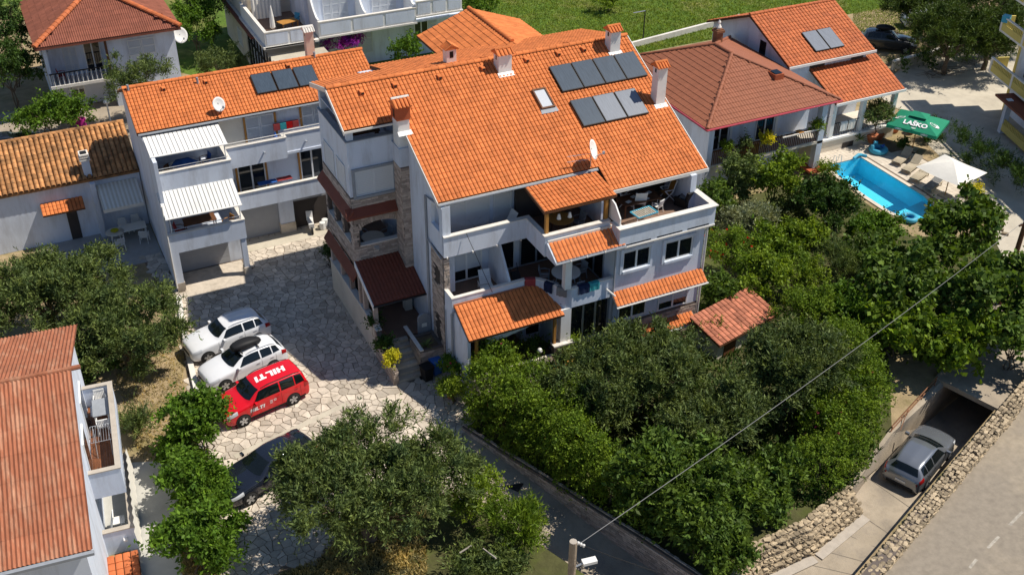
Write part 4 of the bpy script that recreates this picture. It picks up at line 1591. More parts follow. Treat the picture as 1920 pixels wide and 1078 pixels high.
# --- roof furniture that is part of the house
chimney(H, 9.27, 6.75, 12.5, 13.75, .75, .6, cap='tile')
chimney(H, 15.84, 6.75, 12.5, 13.95, .6, .6, cap='tile')
chimney(H, 16.62, 3.15, 10.9, 13.1, .55, .55, cap='tile')
chimney(H, 7.15, 8.75, 12.5, 13.65, .55, .5, cap='tile', vent=False, roof_axis='y')
bx('chimney_window', 'black', H, 7.05, 7.25, 8.492, 8.50, 13.2, 13.55)
for (x, y, s) in ((9.27, 6.75, .45), (15.84, 6.75, .4), (16.62, 3.15, .38)):
    MB().add([(x - s, y - s - .12, zf(y - s - .12) + .07), (x + s, y - s - .12, zf(y - s - .12) + .07), (x + s, y - s + .14, zf(y - s + .14) + .09), (x - s, y - s + .14, zf(y - s + .14) + .09)], [(0, 1, 2, 3)]).build('flashing', 'white', H)
for px, py in ((833 / 2.994 + 400, 533 / 2.994), (740, 164), (905, 133), (987, 117), (1046, 105), (1094, 97), (824, 149)):
    p = on_roof(px, py)
    vent_tile(H, p[0], p[1], p[2] + .02, RM, 'tile')
for x in (1.0, 3.2, 5.5, 8.6, 10.2, 13.5):
    vent_tile(H, x, 7.75, zb(7.75) + .06, 0, 'tile')
# skylight
sk = MB()
for (x0, x1, y0, y1) in ((10.12, 10.2, 3.92, 5.12), (10.82, 10.9, 3.92, 5.12), (10.2, 10.82, 3.92, 4.0), (10.2, 10.82, 5.04, 5.12)):
    sk.prism([(x0, y0, zf(y0) + .02), (x1, y0, zf(y0) + .02), (x1, y1, zf(y1) + .02), (x0, y1, zf(y1) + .02)], (0, -.06, .13))
skl = sk.build('skylight', 'wood_dark', H)
MB().prism([(10.2, 4.0, zf(4.0) + .05), (10.82, 4.0, zf(4.0) + .05), (10.82, 5.04, zf(5.04) + .05), (10.2, 5.04, zf(5.04) + .05)], (0, -.03, .06)).build('pane', 'lamp_glass', skl)
MB().add([(10.0, 3.65, zf(3.65) + .085), (11.0, 3.65, zf(3.65) + .085), (10.95, 3.95, zf(3.95) + .09), (10.07, 3.95, zf(3.95) + .09)], [(0, 1, 2, 3)]).build('apron', 'zinc', skl)

# --- entrance tower
T = MB()
T.box(.12, 2.9, 5.22, 9.7, 7.2, 10.35)
T.build('tower_wall', 'stucco', H)
parapet(H, [(.1, 9.72), (.1, 5.2), (2.6, 5.2)], 8.2, 11.24, th=.2, capmat='zinc', over=.06)
bx('tower_back', 'stucco', H, .3, 2.9, 9.5, 9.7, 10.3, 11.24)
bx('post', 'stucco', H, .16, .48, 5.24, 5.52, 11.3, 12.1)
bx('post', 'stucco', H, .16, .46, 9.3, 9.6, 11.3, 12.4)
bx('tower_ceiling', 'stucco', H, .2, 2.8, 5.3, 9.6, 11.9, 11.95)
window_y(H, .38, 2.40, 8.22, 9.62, 5.2, 2, 1.0, frame='shutter', surround='zinc')
window_x(H, 5.75, 7.05, 8.3, 9.75, .1, 1, 1.0, frame='shutter')
window_x(H, 7.5, 9.1, 8.3, 9.75, .1, 1, 1.0, frame='shutter')
# brick band below the white storey
bx('brick_band', 'brick_mortar', H, .09, 2.6, 5.19, 5.22, 7.2, 8.2)
bx('brick_band', 'brick_mortar', H, .085, .12, 5.19, 9.7, 7.2, 8.2)
bricks(H, (.09, 5.19, 7.45), (1, 0, 0), (0, -1, 0), 2.5, .74)
bricks(H, (.085, 9.7, 7.45), (0, -1, 0), (-1, 0, 0), 4.5, .74)
# loggia
lg = MB()
lg.wall([(.1, 5.2, 4.15), (2.6, 5.2, 4.15), (2.6, 5.2, 7.2), (.1, 5.2, 7.2)], (0, .25, 0),
        [[(.42, 5.2, 5.3), (2.56, 5.2, 5.3), (2.56, 5.2, 6.35), (2.2, 5.2, 6.55), (1.5, 5.2, 6.62), (.8, 5.2, 6.55), (.42, 5.2, 6.35)]])
lg.wall([(.1, 5.46, 4.15), (.1, 9.7, 4.15), (.1, 9.7, 7.2), (.1, 5.46, 7.2)], (.22, 0, 0),
        [[(.1, a, 5.3), (.1, b, 5.3), (.1, b, 6.75), (.1, a, 6.75)] for a, b in ((5.75, 6.75), (7.1, 8.1), (8.45, 9.45))])
lg.build('loggia_wall', 'brick_mortar', H)


def kp(u, z):
    x, zz = .1 + u, 4.2 + z
    return not (.36 < x < 2.6 and 5.25 < zz < 6.60)


bricks(H, (.1, 5.2, 4.2), (1, 0, 0), (0, -1, 0), 2.5, 3.0, keep=kp)
# arch voussoirs standing on end
vo = MB()
for k in range(17):
    x = .45 + k * .13
    t = (x - 1.5) / 1.1
    z = 6.62 - .27 * t * t
    vo.rbox((x, 5.185, z + .12), (.1, .06, .26), 0, 0, t * .25)
vo.build('voussoirs', 'brick', H, kind='stuff')
bricks(H, (.1, 9.7, 4.2), (0, -1, 0), (-1, 0, 0), 4.5, 3.0, keep=lambda u, z: not (5.25 < z + 4.2 < 6.8 and any(a < 9.7 - u < b for a, b in ((5.65, 6.85), (7.0, 8.2), (8.35, 9.55)))))
bx('loggia_floor', 'floor_tile', H, .12, 2.9, 5.22, 9.7, 4.0, 4.18)
bx('loggia_back', 'stucco', H, .3, 2.9, 9.5, 9.7, 4.2, 7.2)
bx('sill', 'cap', H, .40, 2.58, 5.14, 5.46, 5.28, 5.33)
for a, b in ((5.75, 6.75), (7.1, 8.1), (8.45, 9.45)):
    bx('sill', 'cap', H, .05, .35, a, b, 5.27, 5.32)
# brown metal skirts
sk_ = MB()
sk_.prism([(-.28, 4.82, 7.2), (-.28, 5.19, 7.62), (-.28, 5.19, 7.50), (-.28, 4.82, 7.10)], (2.85, 0, 0))
sk_.build('skirt_roof', 'brown_metal', H)
sk_ = MB()
sk_.prism([(-.28, 4.84, 7.202), (.08, 4.84, 7.622), (.08, 4.84, 7.5), (-.28, 4.84, 7.1)], (0, 5.0, 0))
sk_.build('skirt_roof', 'brown_metal', H)
sk_ = MB()
sk_.prism([(-.22, 5.0, 3.42), (.1, 5.0, 3.86), (.1, 5.0, 3.76), (-.22, 5.0, 3.32)], (0, 4.9, 0))
sk_.build('skirt_roof', 'brown_metal', H)
er = MB()
slab_y(er, .02, 2.88, [(2.55, 3.30), (5.18, 4.42)], .08)
era = er.build('entrance_roof', 'brown_metal', H)
em = (4.42 - 3.30) / 2.63
tiles(era, (.02, 2.55, 3.30), (2.88, 2.55, 3.30), (0, 1, em), .19, .35, 'brown_metal', kind='metal', n_ind=0, length=2.63 * math.sqrt(1 + em * em))
MB().prism([(-.02, 2.5, 3.05), (-.02, 5.18, 4.15), (-.02, 5.18, 4.47), (-.02, 2.5, 3.36)], (.04, 0, 0)).build('bargeboard', 'white', H)
MB().tube([(0, 2.5, 3.24), (2.9, 2.5, 3.24)], .05).build('gutter', 'dark_metal', H)
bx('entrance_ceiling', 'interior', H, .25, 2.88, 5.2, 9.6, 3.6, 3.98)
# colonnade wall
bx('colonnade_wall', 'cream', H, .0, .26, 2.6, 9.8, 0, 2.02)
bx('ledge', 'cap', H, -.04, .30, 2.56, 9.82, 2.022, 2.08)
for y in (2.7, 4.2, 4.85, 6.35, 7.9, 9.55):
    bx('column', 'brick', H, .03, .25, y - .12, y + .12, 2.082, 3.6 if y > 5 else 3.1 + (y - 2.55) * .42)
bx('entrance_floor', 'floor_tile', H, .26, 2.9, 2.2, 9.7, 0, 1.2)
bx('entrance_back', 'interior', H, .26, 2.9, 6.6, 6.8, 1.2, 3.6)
bx('entrance_pier', 'cream', H, 2.35, 2.75, 4.3, 4.7, 1.2, 4.0)
# brick pillar carrying the big chimney
bx('chimney_pillar', 'brick_mortar', H, 2.47, 2.93, 4.17, 5.2, 4.0, 9.9)
bricks(H, (2.47, 4.17, 4.0), (1, 0, 0), (0, -1, 0), .46, 5.9)
bricks(H, (2.47, 5.2, 4.0), (0, -1, 0), (-1, 0, 0), 1.03, 5.9)
bx('pillar_head', 'stucco', H, 2.40, 2.93, 4.10, 5.2, 9.9, 10.9)
ch = bx('chimney', 'white', H, 2.45, 3.05, 4.22, 4.95, 10.9, 12.35)
bx('chimney_head', 'tile_red', ch, 2.40, 3.10, 4.17, 5.0, 12.352, 13.05)
mcap = MB()
mcap.prism([(2.32, 4.05, 13.06), (2.32, 4.58, 13.36), (2.32, 5.1, 13.06)], (.86, 0, 0))
for i in range(5):
    xx = 2.36 + .19 * i
    mcap.tube([(xx, 4.02, 13.09), (xx, 4.58, 13.38)], .05, 5)
mcap.build('chimney_cap', 'tile', ch)
MB().tube([(2.3, 4.58, 13.38), (3.2, 4.58, 13.38)], .07).build('ridge_tile', 'cap', ch)
MB().box(2.393, 2.399, 4.45, 4.7, 12.45, 12.85).build('vent', 'black', ch)
MB().add([(2.4, 3.98, zf(3.98) + .08), (3.15, 3.98, zf(3.98) + .08), (3.12, 4.24, zf(4.24) + .1), (2.42, 4.24, zf(4.24) + .1)], [(0, 1, 2, 3)]).build('flashing', 'white', ch)

# --- steps, planters, entrance terrace walls
st = thing('entrance_steps', 'shaded stone steps rising between brick planters to the entrance', 'steps', (.9, 1, 0))
for k in range(7):
    y0 = .05 + k * .31
    bx('step', 'flag', st, .26, 1.57, y0, 2.22 if k == 6 else y0 + .36, max(0, k * .171 - .02), (k + 1) * .171)
pl = thing('brick_planter', 'narrow brick planter wall on the drive side of the entrance steps', 'planter', (.1, 1.3, 0))
MB().prism([(0, 0, 0), (0, 2.6, 0), (0, 2.6, 1.9), (0, 1.2, 1.25), (0, 0, .85)], (.26, 0, 0)).build('core', 'brick_mortar', pl)
bricks(pl, (0, 2.6, 0), (0, -1, 0), (-1, 0, 0), 2.6, 1.9, keep=lambda u, z: z < .82 + (2.6 - u) * .38)
bricks(pl, (0, 0, 0), (1, 0, 0), (0, -1, 0), .26, .85)
bx('coping', 'cap', pl, -.02, .30, 2.3, 2.75, 1.86, 1.92)
pr = thing('brick_planter', 'square brick planter with spiky plant on the house side of the steps', 'planter', (2.2, .9, 0))
MB().wall([(1.58, .25, .02), (2.86, .25, .02), (2.86, 1.7, .02), (1.58, 1.7, .02)], (0, 0, 1.45), [[(1.74, .41, .02), (2.7, .41, .02), (2.7, 1.54, .02), (1.74, 1.54, .02)]]).build('core', 'brick_mortar', pr)
bricks(pr, (1.58, .25, .02), (1, 0, 0), (0, -1, 0), 1.28, 1.4)
bricks(pr, (1.58, 1.7, .02), (0, -1, 0), (-1, 0, 0), 1.45, 1.4)
bx('soil', 'soil', pr, 1.74, 2.7, .41, 1.54, 1.2, 1.36)
bx('coping', 'cap', pr, 1.56, 1.76, .23, 2.6, 1.472, 1.53)
stele = thing('stone_tablet', 'round topped grey stone tablet with white plate behind the planter', 'stone tablet', (2.6, 1.9, 1.2))
MB().wall(arch(2.12, 2.82, 1.2, 2.55, lambda x, z: (x, 1.85, z)), (0, .12, 0)).build('slab', 'zinc', stele)
bx('plate', 'paper', stele, 2.32, 2.6, 1.838, 1.848, 1.72, 1.95)

# --- collectors on the roof
for k in range(4):
    x0 = 11.68 + k * 1.30
    collector(x0, x0 + 1.24, 4.62, 6.2, zf, ['leftmost', 'second', 'third', 'rightmost'][k] + ' of four dark solar panels in the upper row on the orange roof', 'upper solar row on the main roof', 'solar_face')
for k in range(3):
    x0 = 11.78 + k * 1.31
    collector(x0, x0 + 1.25, 2.45, 4.02, zf, ['left dark', 'middle pale', 'right pale'][k] + ' panel of the three lower solar panels on the orange roof', 'lower solar row on the main roof', 'solar_face' if k == 0 else 'solar_pale')
ds = dish((11.05, .35, zf(.35)), .52, (.72, -.69, .35), 'white satellite dish with antenna rods standing at the eave of the big orange roof', .95)
for (dz, dx, ln) in ((.75, -1.3, 1.3), (.45, -1.3, 1.4)):
    MB().tube([(0, 0, dz), (dx, .1, dz + .05)], .014, 5).build('antenna_rod', 'steel', ds, local=True)
    for q in range(4):
        MB().tube([(dx * (.3 + .2 * q), -.12, dz + .02), (dx * (.3 + .2 * q), .16, dz + .02)], .008, 4).build('antenna_element', 'steel', ds, local=True)


# ------------------------------------------------------------------ furniture
def chair(loc, rz, label, mat='plastic_white', group=None, kind='arm', s=1.0, seatmat=None):
    t = thing('chair', label, 'chair', loc, rz, group)
    t.scale = (s, s, s)
    L = lambda m, n, mt=mat: m.build(n, mt, t, local=True)
    if kind == 'arm':                      # moulded armchair, sits facing -y
        sm = MB()
        sm.rbox((0, 0, .43), (.48, .46, .035), 0, math.radians(-4))
        L(sm, 'seat', seatmat or mat)
        b = MB()
        for k in range(7):
            x = -.2 + k * .0667
            b.rbox((x, .25 + .03 * math.cos(x * 6), .66), (.05, .025, .46), 0, math.radians(-14))
        b.rbox((0, .31, .88), (.46, .035, .07), 0, math.radians(-14))
        L(b, 'backrest', seatmat or mat)
        for sx in (-1, 1):
            L(MB().tube([(sx * .26, -.22, .0), (sx * .25, -.22, .64), (sx * .27, .0, .67), (sx * .25, .26, .64)], .025), 'arm')
            L(MB().tube([(sx * .24, .27, 0), (sx * .22, .2, .44)], .025), 'leg')
            L(MB().tube([(sx * .24, -.24, 0), (sx * .22, -.2, .43)], .025), 'leg')
    else:                                   # folding chair with reclined slatted back
        sm = MB()
        for k in range(6):
            sm.rbox((0, -.22 + k * .085, .45), (.46, .06, .02))
        L(sm, 'seat', seatmat or mat)
        b = MB()
        for k in range(10):
            z = .5 + k * .066
            b.rbox((0, .24 + (z - .45) * .28, z), (.46, .025, .056), 0, math.radians(-15))
        L(b, 'backrest', seatmat or mat)
        for sx in (-1, 1):
            L(MB().tube([(sx * .25, -.3, 0), (sx * .25, .24, .5), (sx * .25, .45, 1.16)], .032), 'frame')
            L(MB().tube([(sx * .27, .36, 0), (sx * .27, -.22, .64)], .03), 'leg')
            L(MB().rbox((sx * .27, 0, .65), (.045, .5, .025)), 'arm')
    return t


def round_table(loc, r, h, label, top='plastic_white', leg='plastic_white'):
    t = thing('round_table', label, 'table', loc)
    MB().lathe([(r - .02, h - .035), (r, h - .02), (r - .01, h)], seg=24).build('tabletop', top, t, local=True)
    for k in range(4):
        a = math.pi / 4 + k * math.pi / 2
        MB().tube([(r * .7 * math.cos(a), r * .7 * math.sin(a), 0), (r * .5 * math.cos(a), r * .5 * math.sin(a), h - .03)], .028).build('leg', leg, t, local=True)
    return t


def rect_table(loc, sx, sy, h, rz, label, top='wood_dark', leg='wood_dark'):
    t = thing('table', label, 'table', loc, rz)
    MB().rbox((0, 0, h - .02), (sx, sy, .04)).build('tabletop', top, t, local=True)
    for a in (-1, 1):
        for b in (-1, 1):
            MB().rbox((a * (sx / 2 - .07), b * (sy / 2 - .07), (h - .04) / 2), (.06, .06, h - .04)).build('leg', leg, t, local=True)
    return t


def lounger(loc, rz, label, mat='lounger', group=None, back=38, frame='lounger'):
    """sun lounger, head towards +x"""
    t = thing('sun_lounger', label, 'sun lounger', loc, rz, group)
    f = MB()
    for s in (-1, 1):
        f.rbox((-.1, s * .31, .27), (1.75, .05, .06))
    f.build('frame', frame, t, local=True)
    b = math.radians(back)
    n = 12
    sm = MB()
    for k in range(n):
        x = -.95 + k * 1.3 / n
        z = .315 + .025 * math.sin(k / n * 5)
        sm.rbox((x + .05, 0, z), (.095, .6, .03))
    sm.build('seat', mat, t, local=True)
    bm2 = MB()
    for k in range(8):
        d = .05 + k * .095
        bm2.rbox((.35 + d * math.cos(b), 0, .32 + d * math.sin(b)), (.085, .6, .03), 0, 0, -b)
    bm2.build('backrest', mat, t, local=True)
    for sx in (-.8, .65):
        for s in (-1, 1):
            MB().rbox((sx, s * .31, .125), (.06, .055, .25)).build('leg', frame, t, local=True)
    return t


def towel(parent_loc, w, drop_out, drop_in, label, mat, rz=0.0, th=.17):
    """cloth folded over a parapet; local x along the parapet, outside is -y, origin at top centre"""
    n = 7
    vs, fs = [], []
    prof = [(-.02 - .03, -drop_out), (-.02 - .035, -.1), (-.02, .012), (th + .02, .012), (th + .05, -.1), (th + .04, -drop_in)]
    for i in range(n + 1):
        x = -w / 2 + w * i / n
        wob = .012 * math.sin(i * 1.7)
        for (y, z) in prof:
            vs.append((x, y + (wob if z < 0 else 0), z + (.02 * math.sin(i * 2.1) if z < -.05 else 0)))
    m = len(prof)
    for i in range(n):
        for k in range(m - 1):
            fs.append((i * m + k, (i + 1) * m + k, (i + 1) * m + k + 1, i * m + k + 1))
    o = solo(MB().add(vs, fs), 'towel', mat, label, 'towel', parent_loc, rz)
    o.modifiers.new('s', 'SOLIDIFY').thickness = .012
    return o


# upper right terrace
rect_table((13.6, -.35, 7.08), 2.2, 1.0, .74, 0, 'dark dining table with papers on the covered top floor terrace')
for (x, y) in ((12.9, -.5), (13.4, -.15), (13.9, -.6), (14.35, -.1)):
    solo(MB().rbox((0, 0, 0), (.3, .22, .006)), 'place_mat', 'paper', {12.9: 'white paper lying at the left end of the dark terrace table', 13.4: 'white paper at the back middle of the dark terrace table', 13.9: 'white paper at the front middle of the dark terrace table', 14.35: 'white paper lying at the right end of the dark terrace table'}[x], 'paper', (x, y, 7.826), .3)
chair(tuple(at(1172, 384, 7.08)), math.radians(70), 'white folding garden chair at the left end of the dark terrace table', 'plastic_white', 'terrace chairs', 'fold', s=1.1)
chair(tuple(at(1197, 394, 7.08)), math.radians(160), 'white folding garden chair with brown slats in front of the dark terrace table', 'plastic_white', 'terrace chairs', 'fold', s=1.1)
chair(tuple(at(1248, 374, 7.08)), math.radians(-95), 'white framed folding chair with brown seat at the right end of the terrace table', 'plastic_white', 'terrace chairs', 'fold', seatmat='wood')
chair(tuple(at(1232, 397, 7.08)), math.radians(200), 'small white plastic child chair on the top floor terrace', 'plastic_white', 'terrace chairs', 'arm', s=.85)
t = thing('armchair', 'black wicker armchair with grey cushion on the top floor terrace', 'armchair', tuple(at(1283, 384, 7.08)), math.radians(200))
MB().rbox((0, 0, .22), (.8, .75, .4)).build('seat', 'black', t, local=True)
MB().rbox((0, .36, .6), (.8, .16, .75), 0, math.radians(-12)).build('backrest', 'black', t, local=True)
for s in (-1, 1):
    MB().rbox((s * .41, 0, .42), (.12, .72, .22)).build('arm', 'black', t, local=True)
MB().rbox((.1, -.05, .5), (.4, .3, .12), .4).build('cushion', 'fabric_grey', t, local=True)
t = thing('drying_rack', 'low drying rack with blue rim and striped cloth on the top floor terrace', 'drying rack', tuple(at(1206, 418, 7.08)), .1)
fr = MB()
for s in (-1, 1):
    fr.rbox((0, s * .36, .62), (1.2, .05, .05)).rbox((s * .6, 0, .62), (.05, .72, .05))
fr.build('frame', 'sky_blue', t, local=True)
for k in range(9):
    MB().rbox((-.5 + k * .125, 0, .625), (.05, .68, .02)).build('slat', 'fabric_cream', t, local=True)
for s in (-1, 1):
    MB().tube([(s * .5, -.3, 0), (s * .3, .3, .6)], .015).build('leg', 'steel', t, local=True)
# upper left balcony
t = thing('drying_rack', 'wire winged drying rack on the upper left balcony', 'drying rack', (5.0, .75, 7.08))
for (x0, x1, z0, z1) in ((-.35, .35, .05, .95), (.35, -.35, .05, .95)):
    for s in (-.25, .25):
        MB().tube([(x0, s, z0), (x1, s, z1)], .014, 5).build('leg', 'steel', t, local=True)
wr_ = MB()
for k in range(7):
    y = -.27 + k * .09
    wr_.tube([(-1.0, y, 1.1), (-.35, y, .95), (.35, y, .95), (1.0, y, 1.15)], .007, 4)
wr_.build('wire', 'steel', t, local=True)
lounger((6.4, .7, 7.08), math.radians(5), 'white sun lounger with raised back on the upper left balcony', 'plastic_white', None, 62, 'plastic_white')
lounger((5.25, .05, 4.12), math.radians(80), 'white slatted sun lounger on the middle left balcony', 'plastic_white', None, 55, 'plastic_white')
# mid terrace top
round_table((9.0, -.5, 7.08), .65, .74, 'brown round table on the covered upper middle terrace', 'wood', 'wood_dark')
chair((9.9, -.7, 7.08), math.radians(-80), 'grey wicker chair beside the table on the covered upper middle terrace', 'fabric_grey')
for i, (x, z) in enumerate(((8.45, 8.35), (9.05, 8.3))):
    t = thing('pendant_lamp', ['white glass pendant lamp nearer the wooden post under the terrace roof', 'white glass pendant lamp farther from the wooden post under the terrace roof'][i], 'lamp', (x, -1.3, z))
    MB().lathe([(.02, .28), (.05, .26), (.11, 0)][::-1], seg=10).build('shade', 'plastic_white', t, local=True)
    MB().tube([(0, 0, .26), (0, 0, 1.0)], .008, 4).build('cord', 'black', t, local=True)
# middle balcony
round_table((9.2, -.9, 4.12), .75, .74, 'pale round table on the middle balcony', 'plastic_white', 'plastic_white')
chair((8.3, -.3, 4.12), math.radians(60), 'grey tubular chair at the back left of the middle balcony table', 'zinc')
chair((8.35, -1.5, 4.12), math.radians(130), 'grey tubular chair at the front left of the middle balcony table', 'zinc')
chair((10.15, -.7, 4.12), math.radians(-80), 'grey tubular chair at the right of the middle balcony table', 'zinc')
chair((9.3, -1.95, 4.12), math.radians(180), 'grey tubular chair at the front of the middle balcony table', 'zinc')
t = thing('pushchair', 'dark folded pushchair leaning by the partition on the middle balcony', 'pushchair', (6.85, .1, 4.12))
MB().rbox((0, 0, .55), (.45, .5, .08), 0, math.radians(50)).build('seat', 'black', t, local=True)
for s in (-1, 1):
    MB().tube([(s * .22, -.35, .1), (s * .2, .1, .6), (s * .2, .35, 1.1)], .018).build('frame', 'dark_metal', t, local=True)
    for y in (-.35, .3):
        MB().rbox((s * .24, y, .1), (.04, .2, .2)).build('wheel', 'rubber', t, local=True)
towel((7.1, -1.0, 5.05), .55, .5, .4, 'dark red towel over the curved balcony wall', 'towel_red', math.radians(-20))
towel((7.75, -1.75, 5.05), .5, .5, .3, 'navy towel over the curved balcony wall', 'towel_navy', math.radians(-62))
towel((8.15, -2.42, 5.05), .55, .45, .3, 'pale grey towel hanging over the curved balcony corner', 'fabric_grey', math.radians(-48))
towel((9.25, -2.66, 5.05), .62, .45, .3, 'navy towel over the straight balcony wall beside the teal towel', 'towel_navy')
towel((9.85, -2.66, 5.05), .55, .42, .3, 'teal patterned towel over the straight balcony wall', 'towel_teal')
# loggia set
round_table((1.5, 6.4, 4.2), .62, .74, 'grey round table in the brick loggia of the tower', 'cream', 'zinc')
for i, a in enumerate((200, 255, 310, 20, 110)):
    ar = math.radians(a)
    chair((1.5 + .95 * math.cos(ar), 6.4 + .95 * math.sin(ar), 4.2), ar - math.pi / 2, 'grey chair around the round table in the brick loggia', 'zinc', 'chairs in the brick loggia')
# tower top terrace bench
t = thing('bench', 'dark brown bench on the open top terrace of the tower', 'bench', (1.6, 7.0, 10.36))
MB().rbox((0, 0, .42), (1.6, .5, .06)).build('seat', 'wood_dark', t, local=True)
MB().rbox((0, .25, .75), (1.6, .06, .5)).build('backrest', 'wood_dark', t, local=True)
for s in (-1, 1):
    MB().rbox((s * .7, 0, .2), (.08, .45, .4)).build('leg', 'wood_dark', t, local=True)
# bins at the foot of the steps
for (px, py, z, mt, lab) in ((801, 712, 0, 'black', 'black wheelie bin at the foot of the entrance steps'), (818, 700, 0, 'blue', 'blue waste bin beside the entrance steps'), (812, 690, 0, 'towel_red', 'dark red waste bin against the planter')):
    p = at(px, py, z)
    t = thing('waste_bin', lab, 'bin', p, .2)
    MB().prism([(-.2, -.2, .06), (.2, -.2, .06), (.2, .2, .06), (-.2, .2, .06)], (0, 0, .02)).build('base', mt, t, local=True)
    MB().add([(-.2, -.2, .08), (.2, -.2, .08), (.2, .2, .08), (-.2, .2, .08), (-.27, -.27, .85), (.27, -.27, .85), (.27, .27, .85), (-.27, .27, .85)], [(0, 1, 5, 4), (1, 2, 6, 5), (2, 3, 7, 6), (3, 0, 4, 7)]).build('body', mt, t, local=True)
    MB().rbox((0, 0, .88), (.58, .6, .06), 0, .06).build('lid', mt, t, local=True)
    for s in (-1, 1):
        MB().tube([(s * .2, .22, .1), (s * .26, .22, .1)], .1, 10).build('wheel', 'rubber', t, local=True)


# ================================================================== left house (garages below, balconies above)
LH = thing('garage_house', 'white house with orange roof, white slatted awnings and garages at the drive', 'house', (-8, 17, 0))
LM = 0.42


def zl(y):
    return 8.3 + LM * (y - 17.0)


LR = zl(20.2)
r_ = MB()
slab_y(r_, -8.25, 6.1, [(16.95, zl(16.95)), (20.2, LR)])
slab_y(r_, -8.25, 6.1, [(20.2, LR), (23.5, LR - LM * 3.3)])
lroof = r_.build('roof', 'roof_under', LH)
SLM = math.sqrt(1 + LM * LM)
tiles(lroof, (-8.25, 16.95, zl(16.95)), (6.1, 16.95, zl(16.95)), (0, 1, LM), .196, .29, 'tile', n_ind=300, length=3.25 * SLM)
tiles(lroof, (6.1, 23.5, LR - LM * 3.3), (-8.25, 23.5, LR - LM * 3.3), (0, -1, LM), .30, .40, 'tile', n_ind=0, length=3.3 * SLM)
ridge(lroof, (-8.25, 20.2, LR + .06), (6.1, 20.2, LR + .06), 'tile')
MB().tube([(-8.2, 16.9, 8.2), (6.0, 16.9, 8.2)], .06).build('gutter', 'zinc', LH)
w = MB()
w.prism([(-8.05, 17.3, 0), (-8.05, 23.2, 0), (-8.05, 23.2, zl(17.3) - .2), (-8.05, 20.2, LR - .16), (-8.05, 17.3, zl(17.3) - .16)], (14.0, 0, 0))
w.build('wall', 'stucco', LH)
# projecting left wing: columns, two balconies
bx('column', 'stucco', LH, -8.05, -7.65, 13.2, 13.6, 0.55, 2.5)
bx('column_base', 'flag', LH, -8.08, -7.62, 13.17, 13.63, 0, .55)
bx('column', 'stucco', LH, -4.15, -3.85, 13.25, 13.6, 0.55, 2.5)
bx('column_base', 'flag', LH, -4.2, -3.8, 13.2, 13.65, 0, .55)
bx('side_wall', 'stucco', LH, -8.05, -7.85, 13.6, 17.3, 0, 8.0)
bx('garage_wall', 'stucco', LH, -8.0, -3.8, 15.15, 17.3, 0, 2.5)
bx('garage_door', 'garage_door', LH, -7.55, -4.6, 15.10, 15.149, 0.03, 2.25)
for k in range(1, 5):
    bx('door_groove', 'shutter_grey', LH, -7.55, -4.6, 15.094, 15.099, .03 + k * .45, .045 + k * .45)
bx('floor', 'stucco', LH, -8.04, -3.82, 13.22, 17.3, 2.5, 2.66)
parapet(LH, [(-8.06, 13.2), (-3.8, 13.2), (-3.8, 17.25)], 2.5, 3.70, over=.03)
bx('floor', 'stucco', LH, -8.0, -3.9, 14.2, 17.3, 5.78, 5.95)
parapet(LH, [(-8.03, 14.15), (-3.88, 14.15), (-3.88, 17.25)], 5.78, 7.02, over=.03)
for (y0, z0, y1, z1, xa, xb, tagn) in ((13.55, 8.32, 16.85, 8.12 + .0, -8.2, -3.95, 'upper'), (12.9, 4.72, 14.1, 5.9, -8.15, -3.65, 'lower')):
    pass


def slat_awning(parent, A, B, C, D, n, nm):
    """A,B lower edge left/right; C,D upper edge right/left"""
    A, B, C, D = map(Vector, (A, B, C, D))
    nrm = (B - A).cross(D - A).normalized()
    for k in range(n):
        t0, t1 = k / n + .004, (k + 1) / n - .006
        q = [A.lerp(B, t0), A.lerp(B, t1), D.lerp(C, t1), D.lerp(C, t0)]
        MB().prism(q, nrm * (.03 + .004 * (k % 2))).build('slat', 'white', parent)
    MB().prism([A - nrm * .03, B - nrm * .03, C - nrm * .03, D - nrm * .03], nrm * .025).build('awning_back', 'shutter_grey', parent)
    MB().tube([A, B], .045).build('rail', 'white', parent)


a1 = thing('slat_awning', 'upper white slatted awning roof over the balcony of the garage house', 'awning', (-6, 15, 7))
pA = lambda px, py, y: Vector(aty(px, py, y))
slat_awning(a1, pA(281, 296, 14.25), pA(427, 270, 14.25), pA(408, 230, 17.2), pA(265, 255, 17.2), 18, 'u')
for px, py, py2 in ((289, 297, 324), (420, 272, 303)):
    p = pA(px, py, 14.3)
    MB().tube([(p.x, p.y, 7.08), p], .035).build('post', 'white', a1)
a2 = thing('slat_awning', 'lower white slatted awning roof over the first floor balcony of the garage house', 'awning', (-6, 13, 4))
slat_awning(a2, pA(310, 413, 12.95), pA(454, 384, 12.95), pA(436, 335, 14.10), pA(293, 362, 14.10), 19, 'l')
for px, py in ((318, 414), (448, 386)):
    p = pA(px, py, 13.3)
    MB().tube([(p.x, 13.28, 3.76), (p.x, 13.28, 4.6)], .035).build('post', 'white', a2)
for (x0, x1, y, z) in ((-7.9, -4.0, 13.3, 3.95), (-7.9, -4.0, 14.25, 7.25)):
    MB().tube([(x0, y, z), (x1, y, z)], .02).build('rail', 'steel', LH)
